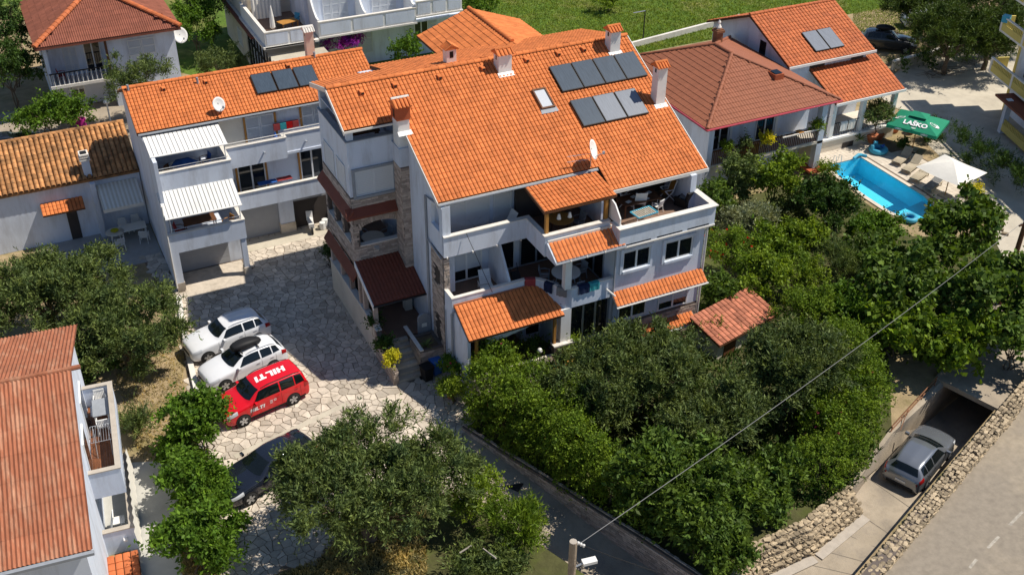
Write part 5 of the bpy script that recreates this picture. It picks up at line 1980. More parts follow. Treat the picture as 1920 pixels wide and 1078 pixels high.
# right part: two balcony bands, garage with open door
bx('floor', 'stucco', LH, -3.8, 2.2, 16.1, 17.3, 2.78, 2.95)
parapet(LH, [(-3.75, 15.95), (2.2, 15.95)], 2.75, 3.82, over=.04)
bx('floor', 'stucco', LH, -3.85, 2.3, 16.3, 17.3, 5.6, 5.75)
parapet(LH, [(-3.85, 15.95), (-.25, 15.95), (-.25, 16.35), (2.3, 16.35)], 5.55, 6.85, over=.04)
for (x0, x1, y, z) in ((-3.8, -.35, 16.03, 7.1), (-.2, 2.2, 16.43, 7.1)):
    MB().tube([(x0, y, z - .2), (x0, y, z), (x1, y, z), (x1, y, z - .2)], .022).build('rail', 'gutter', LH)
bx('garage_pillar', 'stucco', LH, -.95, -.05, 16.9, 17.3, .7, 2.75)
bx('garage_pillar_base', 'flag', LH, -.97, -.03, 16.85, 17.3, 0, .7)
bx('garage_door', 'garage_door', LH, -3.6, -.97, 17.20, 17.29, .03, 2.3)
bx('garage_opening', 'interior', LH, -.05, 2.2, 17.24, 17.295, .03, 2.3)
bx('garage_door', 'garage_door', LH, -.03, 2.1, 16.95, 17.0, 2.05, 2.75)
bx('green_wall', 'cream', LH, -3.7, -2.35, 17.28, 17.295, 5.76, 8.0)
for (x0, x1, z0, z1, n) in ((-2.2, -.5, 5.8, 7.95, 2), (1.15, 2.6, 6.75, 8.0, 2)):
    french_shutters(LH, x0, x1, z0, z1, 17.28, n, mat='shutter')
    bx('jamb', 'wood', LH, x0 - .12, x0, 17.2, 17.295, z0, z1)
    bx('jamb', 'wood', LH, x1, x1 + .12, 17.2, 17.295, z0, z1)
for (x0, x1) in ((-3.05, -1.4), (.75, 2.2)):
    window_y(LH, x0, x1, 3.0, 5.3, 17.28, 2, 0, frame='frame_white')
    bx('jamb', 'wood', LH, x0 - .12, x0, 17.2, 17.28, 3.0, 5.3)
    bx('jamb', 'wood', LH, x1, x1 + .12, 17.2, 17.28, 3.0, 5.3)
for k, x in enumerate((-1.6, 1.0)):
    bx('spout', 'zinc', LH, x - .04, x + .04, 15.75 + .4 * k, 15.94 + .4 * k, 6.2, 6.26)
for px, py in ((307, 170), (386, 157), (540, 127)):
    d = ray(px, py)
    t_ = ((8.3 - LM * 17) - (CAM[2] - LM * CAM[1])) / (d[2] - LM * d[1])
    p = CAM + d * t_
    vent_tile(LH, p[0], p[1], p[2] + .02, LM, 'tile')
for (px, py) in ((241, 172), (371, 158), (590, 110)):
    d = ray(px, py)
    t_ = ((8.3 - LM * 17) - (CAM[2] - LM * CAM[1])) / (d[2] - LM * d[1])
    p = CAM + d * t_
    MB().tube([(p[0], p[1], p[2]), (p[0], p[1], p[2] + .4)], .07).build('vent_pipe', 'zinc', LH)
chimney(LH, 3.4, 22.3, 8.5, 10.55, .5, .5, body='cream', cap='cap')
MB().tube([(-8.1, 13.15, .3), (-8.1, 13.15, 5.6)], .05).build('downpipe', 'gutter', LH)
for k in range(3):
    x0 = -1.1 + k * 1.28
    collector(x0, x0 + 1.2, 18.05, 19.5, zl, ['left', 'middle', 'right'][k] + ' of the three black solar panels on the roof of the garage house', 'solar panels on the garage house')
dish((-3.55, 17.35, zl(17.35)), .42, (.35, -1, .45), 'white satellite dish at the eave of the garage house roof', .55)
rect_table((-6.2, 15.6, 5.96), 1.4, .9, .72, 0, 'table under blue parasol cloth on the upper balcony of the garage house', 'plastic_white', 'plastic_white')
t = thing('parasol', 'folded blue and white parasol lying over the upper balcony table', 'parasol', (-6.2, 15.5, 6.7))
MB().lathe([(.75, 0), (.5, .12), (.05, .25)], seg=6).build('canopy', 'blue', t, local=True)
MB().lathe([(.8, -.04), (.76, -.01)], seg=6).build('rim', 'white', t, local=True)
chair((-7.0, 15.2, 5.96), .8, 'brown wooden chair at the left of the upper balcony table', 'wood_dark')
chair((-5.0, 15.9, 5.96), -1.4, 'brown wooden chair at the right of the upper balcony table', 'wood_dark', seatmat='blue')
rect_table((-6.0, 14.9, 2.67), 1.8, .9, .72, 0, 'dark table on the lower balcony of the garage house', 'wood_dark', 'wood_dark')
chair((-7.2, 14.6, 2.67), 1.2, 'red brown chair at the left of the lower balcony table', 'wood_dark', seatmat='towel_red')
chair((-4.55, 14.2, 2.67), -1.2, 'orange wooden chair in the sun at the right of the lower balcony table', 'wood')
t = thing('drying_rack', 'metal drying rack with towels on the first floor balcony above the garages', 'drying rack', (-1.2, 16.7, 2.96))
for s in (-1, 1):
    MB().tube([(s * .4, -.25, 0), (-s * .4, .25, .9)], .014, 5).build('leg', 'steel', t, local=True)
MB().rbox((-.3, 0, .9), (1.1, .45, .03)).build('towels', 'blue', t, local=True)
MB().rbox((.75, 0, .92), (.9, .45, .02)).build('towels', 'towel_red', t, local=True)
t = thing('hanging_towels', 'coloured towels hanging on the wall rack above the upper balcony', 'towels', (0.05, 17.2, 6.75))
for k, mt in enumerate(('towel_red', 'towel_teal', 'petal_red', 'towel_red')):
    MB().rbox((-.5 + k * .38, -.12, .35), (.36, .2, .4)).build('towel', mt, t, local=True)
MB().tube([(-.75, -.1, .58), (1.05, -.1, .58)], .015).build('rail', 'steel', t, local=True)
t = thing('parasol', 'folded bright blue parasol on the upper balcony of the garage house', 'parasol', (-.7, 16.6, 5.76))
MB().lathe([(.06, 0), (.25, .3), (.2, .8), (.02, 1.25)], seg=8).build('canopy', 'blue', t, local=True)
t = thing('motor_scooter', 'white motor scooter parked inside the open garage', 'scooter', (.85, 16.7, 0), 1.4)
MB().rbox((0, 0, .5), (1.0, .32, .3)).rbox((.45, 0, .75), (.12, .4, .6), 0, 0, .3).build('body', 'plastic_white', t, local=True)
for s in (-.6, .6):
    MB().tube([(s, -.06, .22), (s, .06, .22)], .22, 12).build('wheel', 'rubber', t, local=True)
MB().tube([(.55, -.3, 1.02), (.55, .3, 1.02)], .02).build('handlebar', 'black', t, local=True)
for i, (x, z) in enumerate(((1.5, 0.02), (1.75, .02))):
    solo(MB().lathe([(.16, 0), (.19, .05), (.19, .48), (.15, .5)], seg=12), 'bucket', 'plastic_white', ['white plastic bucket standing nearer the scooter in the open garage', 'white plastic bucket at the far right of the open garage'][i], 'bucket', (x, 16.4 + .3 * i, z))

# ================================================================== old low house with barrel tiles
OH = thing('cottage', 'low white house with weathered brown barrel tile roof behind the olive tree', 'house', (-12, 21.6, 0))
OM = .42
zo = lambda y: 3.86 + OM * (y - 21.5)
r_ = MB()
slab_y(r_, -22, -8.08, [(21.5, zo(21.5)), (25.3, zo(25.3))])
slab_y(r_, -22, -8.08, [(25.3, zo(25.3)), (29.0, zo(21.6))])
oroof = r_.build('roof', 'tile_old', OH)
tiles(oroof, (-20, 21.5, zo(21.5)), (-8.1, 21.5, zo(21.5)), (0, 1, OM), .30, .38, 'tile_old', kind='barrel', n_ind=300, length=3.8 * math.sqrt(1 + OM * OM))
ridge(oroof, (-20, 25.3, zo(25.3) + .05), (-8.1, 25.3, zo(25.3) + .05), 'tile_old')
bx('wall', 'stucco', OH, -22, -8.1, 21.75, 28.8, 0, 3.75)
bx('pier', 'stucco', OH, -11.05, -10.75, 21.2, 21.75, 0, 3.7)
q = MB().box(-11.2, -10.75, 21.75, 22.3, 3.6, 5.0)
oc = q.build('chimney', 'stucco', OH)
for k in range(3):
    bx('chimney_slab', 'cap', oc, -11.28 + .02 * k, -10.67 - .02 * k, 21.68, 22.36, 5.0 + k * .16, 5.09 + k * .16)
bx('chimney_core', 'black', oc, -11.15, -10.8, 21.8, 22.2, 5.0, 5.45)
pm2 = MB()
slab_y(pm2, -14.0, -11.6, [(20.9, 2.35), (21.75, 2.75)], .06)
pr_ = pm2.build('porch_roof', 'wood_dark', OH)
tiles(pr_, (-14.0, 20.9, 2.35), (-11.6, 20.9, 2.35), (0, 1, .47), .22, .3, 'tile', n_ind=0, length=.9)
MB().wall(arch(-12.7, -12.1, 0, 2.1, lambda x, z: (x, 21.74, z)), (0, -.02, 0)).build('doorway', 'interior', OH)
t = thing('striped_awning', 'sloping striped canvas awning over the shaded patio', 'awning', (-9.7, 20.5, 3))
A, B, C_, D = Vector((-10.7, 19.8, 2.55)), Vector((-8.35, 19.8, 2.55)), Vector((-8.35, 21.7, 3.3)), Vector((-10.7, 21.7, 3.3))
for k in range(20):
    MB().prism([A.lerp(B, k / 20), A.lerp(B, (k + 1) / 20), D.lerp(C_, (k + 1) / 20), D.lerp(C_, k / 20)], (0, 0, .02)).build('stripe', 'fabric_white' if k % 2 else 'fabric_cream', t)
MB().prism([A, B, B + Vector((0, 0, -.2)), A + Vector((0, 0, -.2))], (0, .02, 0)).build('valance', 'fabric_white', t)
for x in (-10.5, -8.6):
    MB().tube([(x, 19.85, 2.5), (x, 21.7, 2.0)], .025).build('arm', 'white', t)
round_table((-10.3, 20.3, 0), .55, .72, 'round patio table with flowery cloth and yellow bowl', 'cream', 'plastic_white')
solo(MB().lathe([(.1, 0), (.24, .1), (.25, .12)], seg=14), 'bowl', 'leaf_yellow', 'yellow bowl on the round patio table', 'bowl', (-10.3, 20.3, .72))
rect_table((-9.2, 20.5, 0), 1.5, .9, .72, 0, 'long patio table with pale cloth beside the round one', 'fabric_white', 'plastic_white')
for i, (x, y, a, l) in enumerate(((-10.2, 19.3, 3.14, 'white plastic chair in front of the round patio table'), (-9.7, 21.2, 0, 'white plastic chair behind the long patio table, left'), (-8.9, 21.3, 0, 'white plastic chair behind the long patio table, right'), (-8.75, 19.6, 2.8, 'white plastic chair in front of the long patio table'))):
    chair((x, y, 0), a, l)

# ================================================================== brown corrugated roof house, top left
TL = thing('corner_house', 'pale grey house with brown red corrugated hip roof and railed balcony', 'house', (-6.6, 40.5, 0))
ex0, ex1, ey0, ey1, ez = -11.75, -1.45, 39.9, 50.3, 5.6
rz_ = ez + .42 * 5.15
mx_ = (ex0 + ex1) / 2
hip = MB()
cx_, cy_ = mx_, 45.05
hip.add([(ex0, ey0, ez), (ex1, ey0, ez), (ex1, ey1, ez), (ex0, ey1, ez), (cx_, cy_, rz_), (ex0, ey0, ez - .2), (ex1, ey0, ez - .2), (ex1, ey1, ez - .2), (ex0, ey1, ez - .2)],
        [(0, 1, 4), (1, 2, 4), (2, 3, 4), (3, 0, 4), (0, 5, 6, 1), (1, 6, 7, 2), (2, 7, 8, 3), (3, 8, 5, 0), (5, 8, 7, 6)])
troof = hip.build('roof', 'sheet_brown', TL)
tiles(troof, (ex0, ey0, ez), (ex1, ey0, ez), (0, 1, .42), .47, .58, 'sheet_brown', kind='sheet', n_ind=110, length=5.15 * math.sqrt(1 + .42 ** 2), name='roof_sheet',
      keep=lambda x, y: (y - ey0) < min(x - ex0, ex1 - x) + .12)
tiles(troof, (ex0, ey1, ez), (ex0, ey0, ez), (1, 0, .42), .47, .58, 'sheet_brown', kind='sheet', n_ind=110, length=5.15 * math.sqrt(1 + .42 ** 2), name='roof_sheet',
      keep=lambda x, y: (x - ex0) < min(y - ey0, ey1 - y) + .12)
tiles(troof, (ex1, ey0, ez), (ex1, ey1, ez), (-1, 0, .42), .47, .58, 'sheet_brown', kind='sheet', n_ind=60, length=5.15 * math.sqrt(1 + .42 ** 2), name='roof_sheet',
      keep=lambda x, y: (ex1 - x) < min(y - ey0, ey1 - y) + .12)
for a in ((ex0, ey0), (ex1, ey0)):
    ridge(troof, (a[0], a[1], ez + .12), (cx_, cy_, rz_ + .12), 'tile_deep', .2)
bx('wall', 'stucco', TL, -6.85, -1.9, 40.55, 50, 0, 5.45)
bx('wall', 'stucco', TL, -11.2, -6.85, 42.0, 50, 0, 5.45)
bx('side_wall', 'stucco', TL, -11.25, -11.0, 40.55, 42.0, 0, 5.45)
bx('balcony_floor', 'cap', TL, -11.25, -6.8, 40.3, 42.0, 2.2, 2.42)
bx('post', 'wood_dark', TL, -7.0, -6.84, 40.35, 40.5, 2.42, 5.4)
for k in range(26):
    x = -11.1 + k * .166
    MB().tube([(x, 40.4, 2.42), (x, 40.4, 3.3)], .025, 5).build('baluster', 'white' if k % 2 else 'black', TL)
MB().rbox((-9.0, 40.4, 3.33), (4.4, .1, .06)).build('handrail', 'black', TL)
french_shutters(TL, -9.9, -8.9, 2.6, 4.7, 42.0, 2)
window_y(TL, -8.4, -7.2, 2.45, 4.8, 42.0, 2, 0)
french_shutters(TL, -5.4, -3.4, 3.75, 5.0, 40.55, 2)
window_y(TL, -9.8, -8.9, .6, 1.9, 42.0, 2, 0.5)
dish((-1.2, 42.6, 3.9), .62, (.2, -1, .4), 'white satellite dish on the corner of the brown roofed house', .1)
chair((-10.3, 41.2, 2.43), 1.5, 'red beach chair folded on the railed balcony', 'towel_red')
t = thing('garden_table', 'round table with magenta cloth in the yard behind the barrel tile cottage', 'table', at(153, 240, 0))
MB().lathe([(.42, 0), (.38, .3), (.4, .72), (.02, .74)], seg=12).build('cloth', 'magenta', t, local=True)
t = thing('parasol', 'small white parasol beside the magenta table in the back yard', 'parasol', at(146, 232, 0))
MB().lathe([(.7, 1.0), (.35, 1.15), (.03, 1.25)], seg=8).build('canopy', 'white', t, local=True)
MB().tube([(0, 0, 0), (0, 0, 1.2)], .025).build('pole', 'steel', t, local=True)
solo(MB().lathe([(.06, 0), (.06, 1.6), (.2, 1.62), (.24, 1.75), (.05, 1.85)], seg=10), 'garden_lamp', 'plastic_white', 'white mushroom shaped garden lamp by the cottage ridge', 'lamp', at(208, 232, 0))

# ================================================================== apartment block with terraces, top
AP = thing('terrace_block', 'white apartment block with long panelled balconies and blue grey shutters', 'building', (5, 39, 0))
bx('wall', 'stucco', AP, 4.6, 21.0, 40.6, 52, 0, 3.5)
bx('wall', 'stucco', AP, 8.4, 21.0, 41.2, 52, 3.5, 9.5)
bx('wall', 'cream', AP, 4.5, 8.4, 45.5, 52, 3.5, 9.5)
bx('floor', 'cap', AP, 4.2, 8.6, 38.4, 46, 3.38, 3.55)
bx('floor', 'floor_tile', AP, 4.6, 8.4, 38.7, 45.5, 3.552, 3.57)


def panel_parapet(x0, x1, y, z0, z1, npan):
    bx('parapet', 'white', AP, x0, x1, y, y + .16, z0, z1)
    bx('cap', 'cap', AP, x0 - .04, x1 + .04, y - .05, y + .21, z1, z1 + .07)
    for k in range(npan):
        a = x0 + (x1 - x0) * k / npan + .12
        b = x0 + (x1 - x0) * (k + 1) / npan - .12
        bx('panel', 'stucco', AP, a, b, y - .03, y - .001, z0 + .14, z1 - .12)
    bx('ledge', 'cap', AP, x0 - .06, x1 + .06, y - .10, y + .3, z0 - .14, z0 - .002)


panel_parapet(4.4, 8.2, 38.5, 3.55, 4.65, 2)
panel_parapet(8.75, 16.85, 38.7, 3.6, 4.75, 3)
panel_parapet(16.9, 20.9, 38.7, 4.05, 5.2, 3)
bx('parapet', 'white', AP, 4.4, 4.56, 38.66, 46, 3.55, 4.65)
bx('cap', 'cap', AP, 4.36, 4.62, 38.7, 46, 4.65, 4.72)
bx('floor', 'stucco', AP, 8.75, 21.0, 38.9, 41.2, 3.45, 3.6)
for x in (8.72, 12.6, 16.75):
    MB().prism([(x, 38.85, 3.6), (x, 41.2, 3.6), (x, 41.2, 6.8), (x, 39.9, 5.4), (x, 39.3, 5.0), (x, 38.85, 4.95)], (.14, 0, 0)).build('partition', 'white', AP)
for (x0, x1) in ((9.9, 12.0), (14.0, 16.1)):
    french_shutters(AP, x0, x1, 3.7, 5.9, 41.2, 3)
french_shutters(AP, 11.5, 13.7, .9, 2.9, 40.6, 3)
french_shutters(AP, 16.5, 17.3, 1.2, 3.2, 40.6, 1)
window_y(AP, 17.35, 18.6, 1.2, 3.2, 40.6, 2, 0)
french_shutters(AP, 18.65, 19.4, 1.2, 3.2, 40.6, 1)
bx('downpipe', 'white', AP, 20.95, 21.1, 40.4, 40.6, 0, 5)
bx('lower_roof', 'concrete_pale', AP, 4.5, 9.0, 36.0, 38.9, 2.5, 2.75)
bx('wall', 'cream', AP, 4.6, 8.9, 36.2, 40.6, 0, 2.5)
for k in range(9):
    y = 36.4 + k * .95
    bx('post', 'dark_metal', AP, 4.30, 4.42, y, y + .12, 0, 3.2)
bx('rail', 'dark_metal', AP, 4.30, 4.40, 36.4, 44.2, 2.2, 2.32)
bx('wall', 'cream', AP, 4.3, 4.58, 44.5, 52, 0, 3.4)
bx('eave', 'brown_metal', AP, 4.0, 4.6, 41.5, 52, 3.2, 3.36)
window_x(AP, 46.2, 47.6, .8, 2.2, 4.3, 1, 1.0)
cu = MB()
for k in range(16):
    x0 = 5.0 + k * .15
    cu.add([(x0, 44.6 - .06 * (k % 2), 3.6), (x0 + .15, 44.6 - .06 * ((k + 1) % 2), 3.6), (x0 + .15, 44.6 - .06 * ((k + 1) % 2), 7.5), (x0, 44.6 - .06 * (k % 2), 7.5)], [(0, 1, 2, 3)])
cu.build('curtain', 'fabric_white', AP)
bx('post', 'cream', AP, 4.5, 4.8, 45.0, 45.3, 3.5, 9)
t = thing('parasol', 'closed white parasol on the corner terrace of the apartment block', 'parasol', (5.6, 40.6, 3.57))
MB().lathe([(.3, 0), (.3, .12)], seg=10).build('base', 'concrete', t, local=True)
MB().lathe([(.10, .55), (.22, .7), (.16, 1.6), (.08, 2.2), (.03, 2.45)], seg=10).build('canopy', 'fabric_white', t, local=True)
MB().tube([(0, 0, .1), (0, 0, 2.5)], .03).build('pole', 'steel', t, local=True)
rect_table((7.0, 41.3, 3.57), 1.5, .9, .75, .3, 'orange brown plastic table on the corner terrace of the apartment block', 'wood', 'wood')
chair((6.3, 40.7, 3.57), 2.5, 'dark chair in front of the orange terrace table', 'dark_metal')
chair((7.9, 42.2, 3.57), -.8, 'dark chair with blue towel behind the orange terrace table', 'dark_metal', seatmat='sky_blue')
chair((6.0, 41.6, 3.57), 1.4, 'dark chair at the left end of the orange terrace table', 'dark_metal')

# ================================================================== hip roof house right
R1 = thing('hip_roof_house', 'white house with red brown hip roof and pink gutter beside the pool', 'house', (29.6, 9, 0))
ex0, ex1, ey0, ey1, ez = 24.35, 34.85, 8.75, 21.15, 5.5
HM = .41
rz_ = ez + HM * 5.25
A_, B_ = (29.6, 14.0, rz_), (29.6, 15.9, rz_)
hp = MB()
hp.add([(ex0, ey0, ez), (ex1, ey0, ez), (ex1, ey1, ez), (ex0, ey1, ez), A_, B_, (ex0, ey0, ez - .14), (ex1, ey0, ez - .14), (ex1, ey1, ez - .14), (ex0, ey1, ez - .14)],
       [(0, 1, 4), (1, 2, 5, 4), (2, 3, 5), (3, 0, 4, 5), (0, 6, 7, 1), (1, 7, 8, 2), (2, 8, 9, 3), (3, 9, 6, 0), (6, 9, 8, 7)])
hroof = hp.build('roof', 'tile_metal', R1)
HL = 5.25 * math.sqrt(1 + HM * HM)
tiles(hroof, (ex0, ey0, ez), (ex1, ey0, ez), (0, 1, HM), .22, .42, 'tile_metal', kind='metal', n_ind=180, length=HL, keep=lambda x, y: (y - ey0) < min(x - ex0, ex1 - x) + .05)
tiles(hroof, (ex0, ey1, ez), (ex0, ey0, ez), (1, 0, HM), .22, .42, 'tile_metal', kind='metal', n_ind=120, length=HL, keep=lambda x, y: (x - ex0) < min(y - ey0, ey1 - y) + .05)
tiles(hroof, (ex1, ey0, ez), (ex1, ey1, ez), (-1, 0, HM), .22, .42, 'tile_metal', kind='metal', n_ind=0, length=HL, keep=lambda x, y: (ex1 - x) < min(y - ey0, ey1 - y) + .05)
for a, b in (((ex0, ey0, ez), A_), ((ex1, ey0, ez), A_), ((ex0, ey1, ez), B_), ((ex1, ey1, ez), B_), (A_, B_)):
    ridge(hroof, (a[0], a[1], a[2] + .06), (b[0], b[1], b[2] + .06), 'tile_metal', .11, .42)
for a, b in (((ex0 - .08, ey0 - .08), (ex1 + .08, ey0 - .08)), ((ex0 - .08, ey0 - .08), (ex0 - .08, ey1))):
    MB().tube([(a[0], a[1], ez - .03), (b[0], b[1], ez - .03)], .07).build('gutter', 'pink_gutter', R1)
bx('wall', 'stucco', R1, 24.9, 34.3, 10.9, 20.7, 0, 5.4)
bx('side_wall', 'stucco', R1, 24.85, 25.25, 9.15, 10.9, 0, 5.38)
bx('column', 'stucco', R1, 33.85, 34.3, 9.15, 9.6, 0, 5.38)
bx('side_wall', 'cream', R1, 33.95, 34.25, 9.6, 10.9, 0, 2.4)
bx('balcony_floor', 'cream', R1, 25.25, 34.3, 9.15, 10.9, 2.35, 2.55)
for (x0, x1) in ((26.3, 27.7), (29.9, 31.4)):
    window_y(R1, x0, x1, 2.6, 4.85, 10.9, 2, 0)
    bx('jamb', 'white', R1, x1 + .05, x1 + .25, 10.8, 10.9, 2.6, 4.9)
for k in range(56):
    x = 25.3 + k * .153
    MB().box(x, x + .05, 9.2, 9.24, 2.6, 3.5).build('baluster', 'wood_dark', R1)
bx('handrail', 'wood_dark', R1, 25.25, 33.85, 9.16, 9.28, 3.5, 3.58)
bx('rail_panel', 'wood', R1, 27.5, 29.0, 9.245, 9.27, 2.65, 3.4)
bx('terrace_ledge', 'tile_red', R1, 33.4, 34.6, 8.7, 10.5, .35, .5)
skl = bx('skylight', 'tile_red', R1, 31.2, 31.9, 11.2, 12.0, ez + HM * 2.4 + .05, ez + HM * 3.2 + .12)
MB().add([(31.27, 11.28, 6.98), (31.83, 11.28, 6.98), (31.83, 11.92, 7.0), (31.27, 11.92, 7.0)], [(0, 1, 2, 3)]).build('pane', 'car_glass', skl)
chb = bx('chimney', 'rust', R1, 30.75, 31.25, 17.3, 17.8, 6.2, 8.0)
bx('chimney_head', 'rust', chb, 30.67, 31.33, 17.22, 17.88, 7.75, 7.92)
MB().lathe([(.15, 0), (.2, .1), (.06, .35), (.12, .45), (.03, .6)], (31.0, 17.55, 8.0), 10).build('chimney_pot', 'cap', chb)
t = thing('timber_ladder', 'pale timber ladder laid on the balcony rail of the hip roof house', 'ladder', (32.0, 9.05, 3.62))
for s in (-1, 1):
    MB().rbox((0, s * .2, 0), (2.9, .07, .07)).build('stile', 'cap', t, local=True)
for x in (-1.2, -.4, .4, 1.2):
    MB().rbox((x, 0, 0), (.07, .42, .06)).build('rung', 'cap', t, local=True)
MB().rbox((.1, 0, .05), (.4, .45, .04)).build('board', 'wood', t, local=True)
dish((25.9, 10.6, 3.9), .35, (.5, -1, .4), 'small satellite dish on the balcony wall of the hip roof house', .1)

# ================================================================== second house right, with veranda
R2 = thing('veranda_house', 'white house with two orange roofs and columned veranda beyond the hip roof', 'house', (37, 12, 0))
VM = .42
zv = lambda y: 7.0 + VM * (y - 12.0)
r_ = MB()
slab_y(r_, 32.7, 40.4, [(12.0, 7.0), (17.0, zv(17))])
slab_y(r_, 32.7, 40.4, [(17.0, zv(17)), (22.0, zv(12))])
vroof = r_.build('roof', 'roof_under', R2)
VS = math.sqrt(1 + VM * VM)
tiles(vroof, (32.7, 12, 7.0), (40.4, 12, 7.0), (0, 1, VM), .29, .36, 'tile_deep', n_ind=180, length=5 * VS)
tiles(vroof, (40.4, 22, 7.0), (32.7, 22, 7.0), (0, -1, VM), .3, .4, 'tile_deep', n_ind=0, length=5 * VS)
ridge(vroof, (32.7, 17, zv(17) + .06), (40.4, 17, zv(17) + .06), 'tile_deep')
r_ = MB()
slab_y(r_, 34.9, 41.1, [(9.15, 5.0), (12.5, 5.0 + VM * 3.35)])
v2 = r_.build('veranda_roof', 'roof_under', R2)
tiles(v2, (34.9, 9.15, 5.0), (41.1, 9.15, 5.0), (0, 1, VM), .29, .36, 'tile_deep', n_ind=120, length=3.35 * VS)
MB().box(34.9, 41.15, 9.05, 9.14, 4.85, 5.02).build('fascia', 'white', R2)
MB().box(32.7, 40.45, 11.9, 11.99, 6.85, 7.02).build('fascia', 'white', R2)
w = MB()
w.prism([(33.1, 12.4, 0), (33.1, 21.6, 0), (33.1, 21.6, zv(12.4) - .15), (33.1, 17, zv(17) - .15), (33.1, 12.4, zv(12.4) - .15)], (6.9, 0, 0))
w.build('wall', 'stucco', R2)
bx('clerestory', 'interior', R2, 34.9, 36.2, 12.36, 12.399, 6.35, 6.85)
bx('clerestory', 'interior', R2, 38.6, 39.7, 12.36, 12.399, 6.35, 6.85)
bx('window', 'glass', R2, 33.08, 33.099, 15.2, 15.9, 6.6, 7.6)
for x in (34.95, 37.6, 40.45):
    bx('column', 'white', R2, x, x + .32, 9.35, 9.67, 2.3, 4.98)
bx('veranda_floor', 'cream', R2, 34.4, 41.0, 9.3, 12.4, 0, 2.15)
bx('ledge', 'white', R2, 34.4, 41.05, 9.2, 9.7, 2.152, 2.3)
bx('basement_window', 'interior', R2, 36.3, 37.3, 9.28, 9.299, .9, 1.7)
for k in range(34):
    x = 35.3 + k * .155
    if abs(x - 37.75) < .25:
        continue
    MB().box(x, x + .025, 9.5, 9.525, 2.3, 3.25).build('baluster', 'dark_metal', R2)
bx('handrail', 'dark_metal', R2, 35.27, 40.45, 9.49, 9.54, 3.25, 3.3)
R2.location = R2.location + Vector((2.1, 2.15, -1.25))
for i, (x, y, mt, l) in enumerate(((36.2, 9.42, 'plastic_white', 'white towel drying on the veranda railing near the hip roof'), (36.9, 9.42, 'fabric_white', 'pale towel on the veranda railing near the column'))):
    towel((x + 2.1, y + 2.15, 2.07), .6, .7, .3, l, mt, 0, .06)
for k in range(2):
    collector(37.6 + k * 1.32, 38.84 + k * 1.32, 14.85, 16.65, lambda y: zv(y - 2.15) - 1.25, ['left', 'right'][k] + ' of the two pale solar panels on the veranda house roof', 'solar panels on the veranda house', 'solar_pale')

# ================================================================== yellow house at the right edge
Q = Vector(at(1879, 206, 0))
A3 = Vector(at(1859, 139, 3))
B3 = Vector(at(1915, 186, 3))
fd = (B3 - A3)
fd.z = 0
fd.normalize()
fo = Vector((fd.y, -fd.x, 0))
if fo.x > 0:
    fo = -fo
R3 = thing('yellow_house', 'tall cream house with yellow balconies at the right edge', 'house', Q)


def obx(parent, name, mat, s0, s1, d0, d1, z0, z1):
    """box in the yellow house frame: s along the facade, d inwards"""
    mb = MB()
    mb.prism([Q + fd * s0 - fo * d0 + Vector((0, 0, z0)), Q + fd * s1 - fo * d0 + Vector((0, 0, z0)), Q + fd * s1 - fo * d1 + Vector((0, 0, z0)), Q + fd * s0 - fo * d1 + Vector((0, 0, z0))], (0, 0, z1 - z0))
    return mb.build(name, mat, parent)


obx(R3, 'wall', 'stucco', 0, 16, 0, 9, 0, 10.5)
obx(R3, 'corner_trim', 'yellow', -.02, .3, -.02, .3, 0, 10.5)
for (z, s0, d) in ((2.9, -1.0, -1.35), (5.9, -1.6, -1.0), (8.6, -2.6, -1.0)):
    obx(R3, 'balcony_slab', 'cap', s0, 15, d, 0.3, z - .16, z)
    bal = obx(R3, 'balcony_parapet', 'yellow', s0, 15, d, d + .12, z, z + .5)
    obx(R3, 'parapet_side', 'yellow', s0, s0 + .12, d + .12, 0, z, z + .98)
    obx(R3, 'handrail', 'cap', s0 - .03, 15, d - .03, d + .16, z + .92, z + 1.0)
    for k in range(36):
        s = s0 + .1 + k * .22
        obx(bal, 'baluster', 'yellow', s, s + .11, d + .02, d + .10, z + .5, z + .92)
    for k in range(4):
        obx(R3, 'pier', 'cap', s0 + k * 3.2, s0 + k * 3.2 + .25, d - .02, d + .14, z, z + .92)
obx(R3, 'porch_column', 'stucco', 3.6, 4.0, -2.2, -1.8, 0, 2.6)
obx(R3, 'porch_roof', 'brown_metal', 2.6, 9, -2.5, 0, 2.4, 2.55)
pb = obx(R3, 'porch_parapet', 'yellow', 4.0, 12, -2.2, -2.08, .3, .8)
for k in range(24):
    obx(pb, 'baluster', 'yellow', 4.1 + k * .22, 4.21 + k * .22, -2.18, -2.1, .8, 1.2)
for s in (1.5, 5, 8.5):
    for z in (.8, 3.3, 6.2):
        obx(R3, 'window', 'glass', s, s + 1.2, -.02, 0, z, z + 1.4)
p = Q - fo * -0.9 + Vector((0, 0, 6.7))
tw = thing('hanging_laundry', 'pale blue laundry draped on the top yellow balcony', 'laundry', p + fd * -1.2)
MB().rbox((0, 0, .1), (.5, .5, .5), .4).build('cloth', 'sky_blue', tw, local=True)

# ================================================================== red corrugated house, lower left (slightly turned)
FH = thing('red_roof_house', 'white house with faded red corrugated roof and timber decked balcony, lower left', 'house', (-14.45, -3.7, 0), math.radians(-5.7))


def fb(name, mat, x0, x1, y0, y1, z0, z1, parent=None):
    return MB().box(x0, x1, y0, y1, z0, z1).build(name, mat, parent or FH, local=True)


